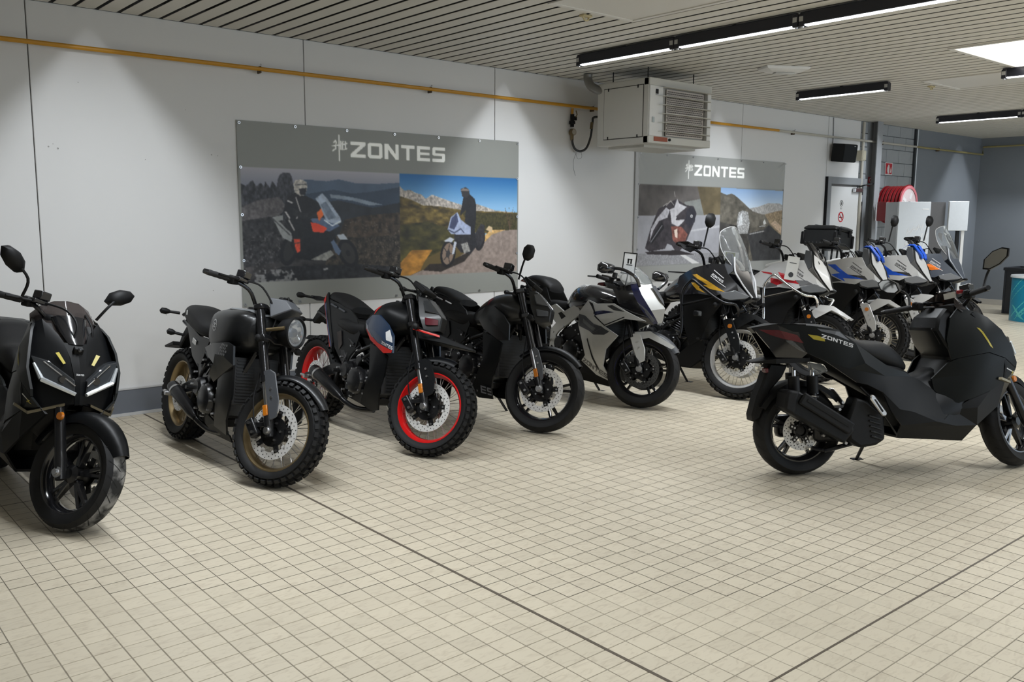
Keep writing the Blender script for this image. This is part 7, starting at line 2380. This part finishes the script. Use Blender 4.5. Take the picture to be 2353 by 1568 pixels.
def scooter(label, loc, head, lean, steer, tread):
    B = Bike('maxi_scooter', label, loc, head, lean, WB=1.43, Rf=.272, Rr=.268, rake=26.5, steer=steer, cat='scooter')
    wheel(B, (0, 0, B.Rr), B.Rr, .070, .185, 5, GLOSS, tread=True, disc=(-1,), discR=.115)
    wheel(B, B.A, B.Rf, .062, .192, 5, GLOSS, True, tread=tread, disc=(1,) if tread == 'dusty' else (1,), discR=.125)
    fork(B, y=.100, top=.44, split=.33, r_low=.026, r_up=.0175, low_m=FORKB, up_m=CHROME, reflector='round', caliper=(1,), triple=(.44,))
    front_fender(B, B.Rf, .074, 160, 30, MATTE, tip=1, drop=.045, lift=.022)
    hb, hc, hl = handlebar(B, up=.79, fw=-.10, w=.325, rise=.065, back=.10, grip=.13, sweep=.06)
    B.spart('bar_cover', G().body([(hc.x - .09, [(0, hc.z + .03), (.06, hc.z + .02), (.08, hc.z), (.05, hc.z - .04), (0, hc.z - .05)]), (hc.x, [(0, hc.z + .045), (.08, hc.z + .035), (.10, hc.z), (.07, hc.z - .06), (0, hc.z - .07)]), (hc.x + .06, [(0, hc.z + .03), (.06, hc.z + .02), (.07, hc.z), (.05, hc.z - .05), (0, hc.z - .06)])], 3, 3), BLK, hb, smooth=60)
    for sd in (-1, 1):
        b0 = (hl[-2][0] + .05, sd * .235, hl[-2][2] + .015)
        mirror_unit(B, b0, (b0[0] + .03, sd * .26, b0[2] + .09), (b0[0] - .01, sd * .345, b0[2] + .160), .18, .088, sd * .42, sd * -.15)
    rp_ = Vector((hl[-2][0] + .03, -(hl[-2][1] - .075), hl[-2][2] + .005))
    B.spart('stop_switch', G().box(rp_ + Vector((-.02, 0, .022)), (.03, .03, .02)), mat('switch_red', srgb(150, 20, 30), .4), hb, bevel=.003)
    B.spart('warning_label', G().box(rp_ + Vector((-.03, .06, .012)), (.012, .07, .035)), PAPERL, hb, smooth=0)
    # seat
    seat_body(B, [(-.02, [(0, .905), (.06, .90), (.095, .88), (.085, .855), (0, .85)]),
                  (.14, [(0, .895), (.09, .89), (.135, .865), (.125, .82), (0, .81)]),
                  (.24, [(0, .845), (.10, .84), (.15, .815), (.14, .765), (0, .75)]),
                  (.36, [(0, .800), (.10, .797), (.155, .77), (.145, .71), (0, .69)]),
                  (.50, [(0, .790), (.09, .786), (.14, .755), (.13, .66), (0, .64)]),
                  (.60, [(0, .725), (.07, .722), (.11, .70), (.10, .635), (0, .62)]),
                  (.665, [(0, .665), (.04, .66), (.065, .645), (.055, .618), (0, .612)])])
    # black core under the seat, tunnel and inner leg shield
    B.part('seat_base', G().body([(-.10, [(0, .86), (.06, .85), (.08, .80), (.05, .72), (0, .70)]), (.15, [(0, .84), (.10, .83), (.13, .77), (.10, .66), (0, .62)]), (.45, [(0, .72), (.10, .715), (.13, .66), (.13, .52), (0, .46)]), (.66, [(0, .612), (.08, .608), (.11, .58), (.12, .45), (0, .36)])], 3, 2), BLK, smooth=50)
    B.part('floor_tunnel', G().body([(.55, [(0, .58), (.07, .575), (.11, .54), (.20, .40), (.16, .30), (0, .28)]), (.68, [(0, .575), (.07, .57), (.115, .53), (.22, .36), (.16, .26), (0, .25)]), (.80, [(0, .60), (.07, .595), (.12, .55), (.22, .36), (.16, .26), (0, .25)]), (.95, [(0, .68), (.08, .675), (.14, .60), (.21, .40), (.14, .28), (0, .26)]), (1.08, [(0, .72), (.09, .71), (.14, .62), (.15, .46), (.10, .36), (0, .34)])], 3, 2), MATTE, smooth=50)
    rings = []
    for z, xb, xf, w0, w1 in ((.985, .88, 1.00, .09, .13), (.93, .81, 1.08, .125, .13), (.86, .785, 1.16, .145, .13), (.76, .835, 1.20, .165, .14), (.685, .89, 1.24, .17, .14), (.61, .84, 1.26, .155, .13), (.55, .79, 1.24, .13, .11)):
        rings.append([(xb + .03, -w0, z), (xb, -w0 * .6, z), (xb, w0 * .6, z), (xb + .03, w0, z), (xf, w1, z), (xf, -w1, z)])
    ils = B.part('inner_leg_shield', G().loft(rings), MATTE, smooth=30, bevel=.01)
    B.part('glovebox_lid', G().add([(.825, -.10, .91), (.80, -.12, .86), (.845, -.14, .77), (.833, -.02, .77), (.79, -.02, .88)], [(0, 1, 2, 3, 4)]), BLK, ils, smooth=0)
    B.part('key_ring', G().lathe([(.0, .004), (.028, .004), (.034, 0)], (.86, 0, .992), 'z', 18), GREYP, ils)
    # side panels ---------------------------------------------------------
    tf = G().panel([(-.165, .902, .095), (.02, .893, .125), (.18, .869, .148), (.285, .786, .168), (.40, .705, .172), (.50, .64, .172), (.60, .612, .165), (.64, .585, .16), (.458, .592, .19), (.234, .641, .186), (.098, .685, .168), (-.003, .734, .145), (-.05, .845, .118)], [(.12, .79, .176), (.33, .67, .196)], t=.012)
    tp = B.part('tail_fairing', tf, GREENB, smooth=20)
    text_decal(B, tf, (.075, .822), (.027, -.0088), (.006, .021), WLET, parent=tp, text='ZONTES')
    stripe(B, tf, [[(.005, .842), (.055, .834), (.092, .822), (.094, .800), (.035, .812)]], YELL, 'yellow_flash', parent=tp)
    stripe(B, tf, [[(.06, .875), (.19, .855), (.25, .80), (.16, .838), (.08, .858)]], GREYP, 'grey_edge', parent=tp)
    tl = G().panel([(-.29, .880, .035), (-.165, .903, .090), (-.045, .855, .118), (.0, .734, .142), (-.04, .692, .12), (-.165, .700, .085), (-.20, .76, .075), (-.26, .84, .05)], [(-.12, .80, .118)], t=.012)
    tlo = B.part('tail_side', tl, GLOSS, smooth=20)
    stripe(B, tl, [[(-.262, .872), (-.16, .868), (-.055, .838), (-.02, .79), (-.13, .815), (-.20, .84)]], REDL, 'tail_lamp', parent=tlo)
    stripe(B, tl, [[(-.125, .805), (-.09, .81), (-.02, .745), (-.015, .735), (-.06, .758)]], CLEAR, 'rear_indicator', parent=tlo)
    B.part('tail_cap', G().add([(-.30, -.03, .882), (-.30, .03, .882), (-.16, .09, .906), (.0, .12, .90), (.0, -.12, .90), (-.16, -.09, .906), (-.27, -.03, .85), (-.27, .03, .85), (-.16, .08, .88), (.0, .11, .87), (.0, -.11, .87), (-.16, -.08, .88)], [(0, 1, 2, 5), (5, 2, 3, 4), (6, 11, 8, 7), (11, 10, 9, 8), (0, 6, 7, 1), (1, 7, 8, 2), (2, 8, 9, 3), (5, 11, 6, 0), (4, 10, 11, 5), (3, 9, 10, 4)]), MATTE, smooth=20)
    # lower mid body and footboard skirt
    mb = G().panel([(.10, .685, .165), (.234, .642, .188), (.458, .593, .192), (.64, .585, .165), (.71, .556, .15), (.79, .50, .155), (.888, .415, .19), (.875, .375, .205), (.805, .335, .235), (.607, .385, .24), (.523, .402, .235), (.43, .50, .215), (.345, .545, .20), (.28, .56, .19)], [(.45, .555, .205), (.66, .47, .205)], t=.012)
    B.part('mid_body_panel', mb, MATTE, smooth=18)
    sk = G().panel([(.43, .50, .213), (.523, .402, .236), (.607, .385, .242), (.805, .335, .238), (.885, .385, .20), (1.0, .455, .215), (1.12, .50, .215), (1.217, .551, .207), (1.295, .572, .15), (1.315, .545, .13), (1.18, .40, .195), (1.03, .292, .215), (.88, .295, .235), (.535, .308, .235), (.47, .40, .225)], [(1.02, .40, .235), (.75, .325, .25)], t=.012)
    B.part('footboard_skirt', sk, MATTE, smooth=18)
    by = G().panel([(.535, .308, .23), (.88, .295, .232), (1.03, .292, .212), (.985, .19, .14), (.555, .222, .15)], [], t=.012)
    B.part('belly_panel', by, MATTE, smooth=18)
    B.part('belly_floor', G().add([(.555, -.15, .222), (.985, -.14, .19), (.985, .14, .19), (.555, .15, .222), (.555, -.15, .235), (.985, -.14, .203), (.985, .14, .203), (.555, .15, .235)], [(0, 3, 2, 1), (4, 5, 6, 7), (0, 1, 5, 4), (1, 2, 6, 5), (2, 3, 7, 6), (3, 0, 4, 7)]), BLK, smooth=0)
    # waist and leg shield outer
    ws = G().panel([(.79, .566, .135), (.865, .66, .175), (.92, .69, .195), (1.10, .72, .223), (1.20, .686, .228), (1.295, .621, .198), (1.302, .575, .160), (1.217, .549, .208), (1.12, .50, .222), (1.0, .455, .222), (.888, .415, .20), (.79, .50, .158)], [(1.0, .60, .228), (1.13, .62, .232)], t=.012)
    wso = B.part('waist_panel', ws, GREENB, smooth=18)
    stripe(B, ws, [[(1.215, .632), (1.28, .604), (1.278, .598), (1.213, .626)]], WLET, 'script_line', parent=wso)
    text_decal(B, ws, (1.258, .594), (.022, -.009), (.003, .018), YELL, parent=wso, text='X', name='badge_letter')
    sh = G().panel([(.865, .80, .165), (.90, .93, .150), (.945, .985, .150), (1.05, .965, .168), (1.11, .930, .190), (1.19, .855, .210), (1.245, .76, .222), (1.295, .66, .205), (1.295, .625, .200), (1.20, .69, .230), (1.10, .724, .226), (.92, .692, .20), (.885, .68, .185)], [(1.08, .85, .220), (.98, .80, .205)], t=.012)
    so = B.part('leg_shield', sh, GREENB, smooth=18)
    stripe(B, sh, [[(1.035, .87), (1.05, .865), (1.115, .765), (1.125, .745), (1.105, .76)]], YELL, 'yellow_flash', parent=so)
    # front face ------------------------------------------------------------
    row = [[(1.145, .072, .925), (1.075, .135, .990), (1.03, .172, .958)],
           [(1.20, .052, .885), (1.165, .13, .895), (1.11, .195, .875)],
           [(1.268, .036, .825), (1.225, .135, .825), (1.165, .214, .795)],
           [(1.33, .024, .735), (1.265, .150, .742), (1.20, .226, .715)],
           [(1.355, .020, .650), (1.285, .155, .655), (1.215, .226, .645)],
           [(1.362, .016, .605), (1.30, .135, .575), (1.215, .215, .575)]]
    for sd in (-1, 1):
        rr = [[(p[0], sd * p[1], p[2]) for p in (r if sd > 0 else r)] for r in row]
        if sd < 0:
            rr = [list(reversed(r)) for r in rr]
        fc = B.part('front_cowl', sheet(rr, .012), MATTE, smooth=24)
        # headlamp: slanted eye with bright lower rim
        eye = [(1.222, .205, .815), (1.262, .135, .800), (1.345, .030, .722), (1.362, .024, .645), (1.285, .165, .700)]
        n = 5
        e1 = [Vector((p[0] + .018, sd * p[1], p[2])) for p in eye]
        e2 = [Vector((p[0] - .035, sd * p[1] * .96, p[2])) for p in eye]
        hl_ = B.part('headlamp', G().add(e1 + e2, [tuple(range(n)), tuple(range(2 * n - 1, n - 1, -1))] + [(i, (i + 1) % n, n + (i + 1) % n, n + i) for i in range(n)]), mat('dark_lens', (.035, .038, .042), .07, coat=.8), fc, bevel=.004)
        for a, b, w_ in ((3, 4, .013),):
            p, q = e1[a], e1[b]
            B.part('light_bar', G().tube([p + Vector((.004, 0, .010)), q + Vector((.004, 0, .012))], [.0095, .013], 8), mat('lamp_chrome', (.8, .85, .9), .12, metal=.7), hl_)
        B.part('light_bar', G().tube([e1[4] + Vector((.004, 0, .014)), e1[4].lerp(e1[0], .75) + Vector((.004, 0, -.004))], [.013, .007], 8), mat('lamp_chrome'), hl_)
        B.part('projector', G().tube([e1[1].lerp(e1[3], .52) - Vector((.004, 0, -.0)), e1[1].lerp(e1[3], .52) + Vector((.012, 0, 0))], [.022, .018], 12), GLOSS, hl_)
        B.part('eye_rib', G().tube([e1[0].lerp(e1[1], .7) + Vector((.005, 0, -.01)), e1[2].lerp(e1[3], .35) + Vector((.004, 0, .0))], .0035, 6), CHROME, hl_)
        lip = [(1.17, .235, .575), (1.255, .195, .548), (1.350, .060, .606), (1.350, .060, .594), (1.258, .195, .534), (1.165, .238, .562)]
        l1 = [Vector((p[0] + .008, sd * p[1], p[2])) for p in lip]
        l2 = [Vector((p[0] - .012, sd * p[1] * .985, p[2])) for p in lip]
        B.part('chin_trim', G().add(l1 + l2, [(0, 1, 4, 5), (1, 2, 3, 4), (11, 10, 7, 6), (10, 9, 8, 7)] + [(i, (i + 1) % 6, 6 + (i + 1) % 6, 6 + i) for i in range(6)]), mat('trim_gold', (.28, .24, .16), .3, metal=.7), fc, smooth=0)
        yf = [(1.255, .088, .845), (1.262, .105, .840), (1.295, .072, .790), (1.290, .060, .795)]
        B.part('yellow_mark', G().add([Vector((p[0] + .0, sd * p[1], p[2])) for p in yf], [(0, 1, 2, 3)]), YELL, fc, smooth=0)
        cv_ = [(1.30, .13, .572), (1.22, .212, .570), (1.12, .215, .50), (1.16, .10, .40), (1.24, .05, .47), (1.34, .03, .60)]
        B.part('chin_side', G().add([Vector((p[0], sd * p[1], p[2])) for p in cv_] + [Vector((p[0] - .03, sd * p[1] * .9, p[2])) for p in cv_], [tuple(range(6)), tuple(range(11, 5, -1))] + [(i, (i + 1) % 6, 6 + (i + 1) % 6, 6 + i) for i in range(6)]), BLK, fc, smooth=0)
    cs = [sym([(1.215, 0, .888), (1.195, .056, .888)]), sym([(1.285, 0, .823), (1.272, .038, .823)]), sym([(1.345, 0, .735), (1.336, .026, .735)]), sym([(1.375, 0, .650), (1.362, .022, .650)]), sym([(1.380, 0, .605), (1.368, .018, .600)])]
    cg = sheet(cs, .012)
    co = B.part('centre_strip', cg, MATTE, smooth=24)
    text_decal(B, cg, (-.017, .742), (.0050, 0), (0, .0075), WLET, side=1, parent=co, axes=(1, 2, 0), name='front_lettering')
    B.part('camera_pod', G().box((1.255, 0, .858), (.03, .045, .034), Matrix.Rotation(.5, 3, 'Y')), BLK, co, bevel=.004)
    B.part('camera_eye', G().lathe([(0, .021), (.008, .020), (.012, .0)], (1.262, 0, .862), 'x', 14), GLOSS, co)
    # screen, smoked, with a darker tongue
    w1 = [sym([(.975, 0, 1.088), (.968, .06, 1.08), (.945, .12, 1.045), (.925, .155, 1.0)]),
          sym([(1.03, 0, 1.035), (1.02, .065, 1.028), (.99, .13, 1.0), (.97, .160, .965)]),
          sym([(1.085, 0, .985), (1.075, .06, .978), (1.045, .105, .965), (1.03, .125, .95)]),
          sym([(1.20, 0, .885), (1.19, .025, .885), (1.175, .045, .885), (1.165, .055, .885)])]
    w_ = B.part('windscreen', sheet(w1, .004), SMOKE, smooth=60)
    w2 = [sym([(1.062, 0, 1.018), (1.055, .062, 1.012), (1.04, .085, 1.0)]), sym([(1.12, 0, .968), (1.112, .05, .962), (1.10, .07, .955)]), sym([(1.225, 0, .885), (1.218, .022, .885), (1.21, .035, .885)])]
    B.part('screen_tongue', sheet(w2, .006), GLOSS, w_, smooth=60)
    B.part('cowl_inner', G().loft([[(.93, -.15, .97), (.93, .15, .97), (1.06, .11, .97), (1.06, -.11, .97)], [(.93, -.16, .86), (.93, .16, .86), (1.18, .14, .86), (1.18, -.14, .86)], [(.93, -.18, .70), (.93, .18, .70), (1.25, .18, .70), (1.25, -.18, .70)], [(.95, -.17, .56), (.95, .17, .56), (1.24, .16, .57), (1.24, -.16, .57)]]), BLK, smooth=0)
    B.part('radiator_shroud', G().loft([[(.98, -.17, .56), (.98, .17, .56), (1.20, .14, .58), (1.20, -.14, .58)], [(.98, -.16, .30), (.98, .16, .30), (1.06, .10, .32), (1.06, -.10, .32)]]), BLK, smooth=0)
    # rear end ----------------------------------------------------------------
    eg = B.part('engine', G().box((.28, .0, .30), (.42, .20, .20)).box((.10, .10, .28), (.38, .08, .14)), ENG, bevel=.03, seg=2)
    ec = [(.27, .475), (.345, .45), (.455, .37), (.46, .22), (.405, .188), (.30, .175), (.23, .225), (.215, .34)]
    B.part('engine_cover', G().prism(ec, -.195, -.09), BLK, eg, bevel=.018, seg=2)
    for k in range(5):
        B.part('cover_louvre', G().box((.385 + k * .004, -.1975, .355 - k * .030), (.075, .012, .011), Matrix.Rotation(.30, 3, 'Y')), ENG, eg, bevel=.002)
    g = G()
    for x, z in ((.20, .40), (.17, .36), (.22, .44), (.16, .31), (.24, .20), (.30, .19), (.14, .27), (.10, .25)):
        g.cyl((x, -.12, z), (x, -.145, z), .009, n=8)
    B.part('engine_bolt', g, NUT, eg, smooth=0, kind='stuff')
    mu = [(-.185, .51), (-.165, .527), (-.105, .522), (.215, .340), (.232, .285), (.168, .215), (-.125, .378), (-.20, .42)]
    mf = B.part('muffler', G().prism(mu, -.255, -.135), MATTE, bevel=.028, seg=3, smooth=50)
    R_ = Matrix.Rotation(math.radians(31.5), 3, 'Y')
    B.part('muffler_guard', G().box((.055, -.262, .393), (.36, .02, .075), R_), BLK, mf, bevel=.012, seg=2)
    B.part('guard_slot', G().box((.06, -.2735, .396), (.30, .004, .018), R_), HOLE, mf, bevel=.004)
    B.part('muffler_cap', G().prism([(-.20, .42), (-.185, .512), (-.165, .53), (-.105, .524), (-.12, .47), (-.135, .385)], -.262, -.128), BLK, mf, bevel=.014, seg=2)
    for sd in (-1, 1):
        for px_, ztop in ((-.085, .60), (.03, .60)):
            if sd > 0 and px_ < 0:
                continue
            s_ = B.part('shock', G().cyl((px_, sd * .135, ztop), (px_ + .005, sd * .135, ztop - .10), .034, n=14), BLK)
            B.part('shock_body', G().tube([(px_ + .005, sd * .135, ztop - .09), (px_ + .02, sd * .13, .38)], .020, 10), FORKB, s_)
            B.part('shock_spring', G().tube([(px_ + .006 + .03 * math.cos(k * .8), sd * .135 + .03 * math.sin(k * .8), ztop - .10 - k * .0034) for k in range(38)], .005, 5), STEEL, s_)
            B.part('shock_cap', G().cyl((px_, sd * .135, ztop), (px_, sd * .135, ztop + .035), .012, n=10), CHROME, s_)
    B.part('indicator_lens', G().prism([(.005, .685), (.10, .665), (.125, .625), (.05, .60), (.02, .63)], -.15, -.11), CLEAR, bevel=.006)
    hug = []
    for k in range(9):
        a = math.radians(150 - k * 14)
        hug.append([((B.Rr + d_) * math.cos(a), y_, B.Rr + (B.Rr + d_) * math.sin(a)) for y_, d_ in ((-.08, .0), (-.075, .03), (.075, .03), (.08, .0), (.07, .022), (-.07, .022))])
    B.part('rear_hugger', G().loft(hug), BLK, smooth=50)
    B.part('undertail', G().loft([[(-.30, -.05, .676), (-.30, .05, .676), (-.30, .05, .682), (-.30, -.05, .682)], [(-.18, -.11, .672), (-.18, .11, .672), (-.18, .11, .70), (-.18, -.11, .70)], [(.02, -.13, .68), (.02, .13, .68), (.02, .13, .705), (.02, -.13, .705)]]), BLK, smooth=0)
    pb = B.part('plate_bracket', G().prism([(-.19, .675), (-.075, .66), (-.11, .59), (-.185, .51), (-.225, .40), (-.25, .345), (-.295, .322), (-.300, .37), (-.27, .48), (-.235, .56), (-.215, .62)], -.05, .05), BLK, bevel=.012)
    B.part('plate_lamp', G().box((-.235, 0, .64), (.03, .05, .02)), CLEAR, pb)
    B.part('rear_reflector', G().box((-.222, -.055, .632), (.022, .05, .028)), REDL, pb, bevel=.004)
    B.part('swing_stay', G().tube([(.12, -.10, .15), (.30, -.10, .19)], .014, 8).tube([(.05, -.09, .17), (.14, -.10, .15)], .012, 8), FORKB, smooth=40)
    for sd in (-1, 1):
        fp_ = B.part('footpeg_bracket', G().prism([(.335, .49), (.36, .49), (.44, .385), (.435, .365), (.41, .365), (.335, .465)], sd * .215, sd * .245), STEEL, bevel=.006)
        B.part('peg_slot', G().prism([(.355, .465), (.365, .465), (.415, .395), (.405, .39)], sd * .2445, sd * .2465), BLK, fp_, smooth=0)
    B.part('body_edge', G().tube(curve([(.30, -.19, .535), (.37, -.20, .46), (.45, -.195, .36), (.53, -.19, .25)], 4), .006, 6), ENG)
    st = side_stand(B, .55, .24, (.53, .25, .03))
    return B


scooter('matte black maxi scooter facing out beside the bronze-wheeled motorcycle', (.99, 5.98, 0), -88, -10.5, 26, 'dusty')
scooter('satin black maxi scooter standing alone on the open floor', (4.648, 2.82, 0), -31.7, -6, 28, True)
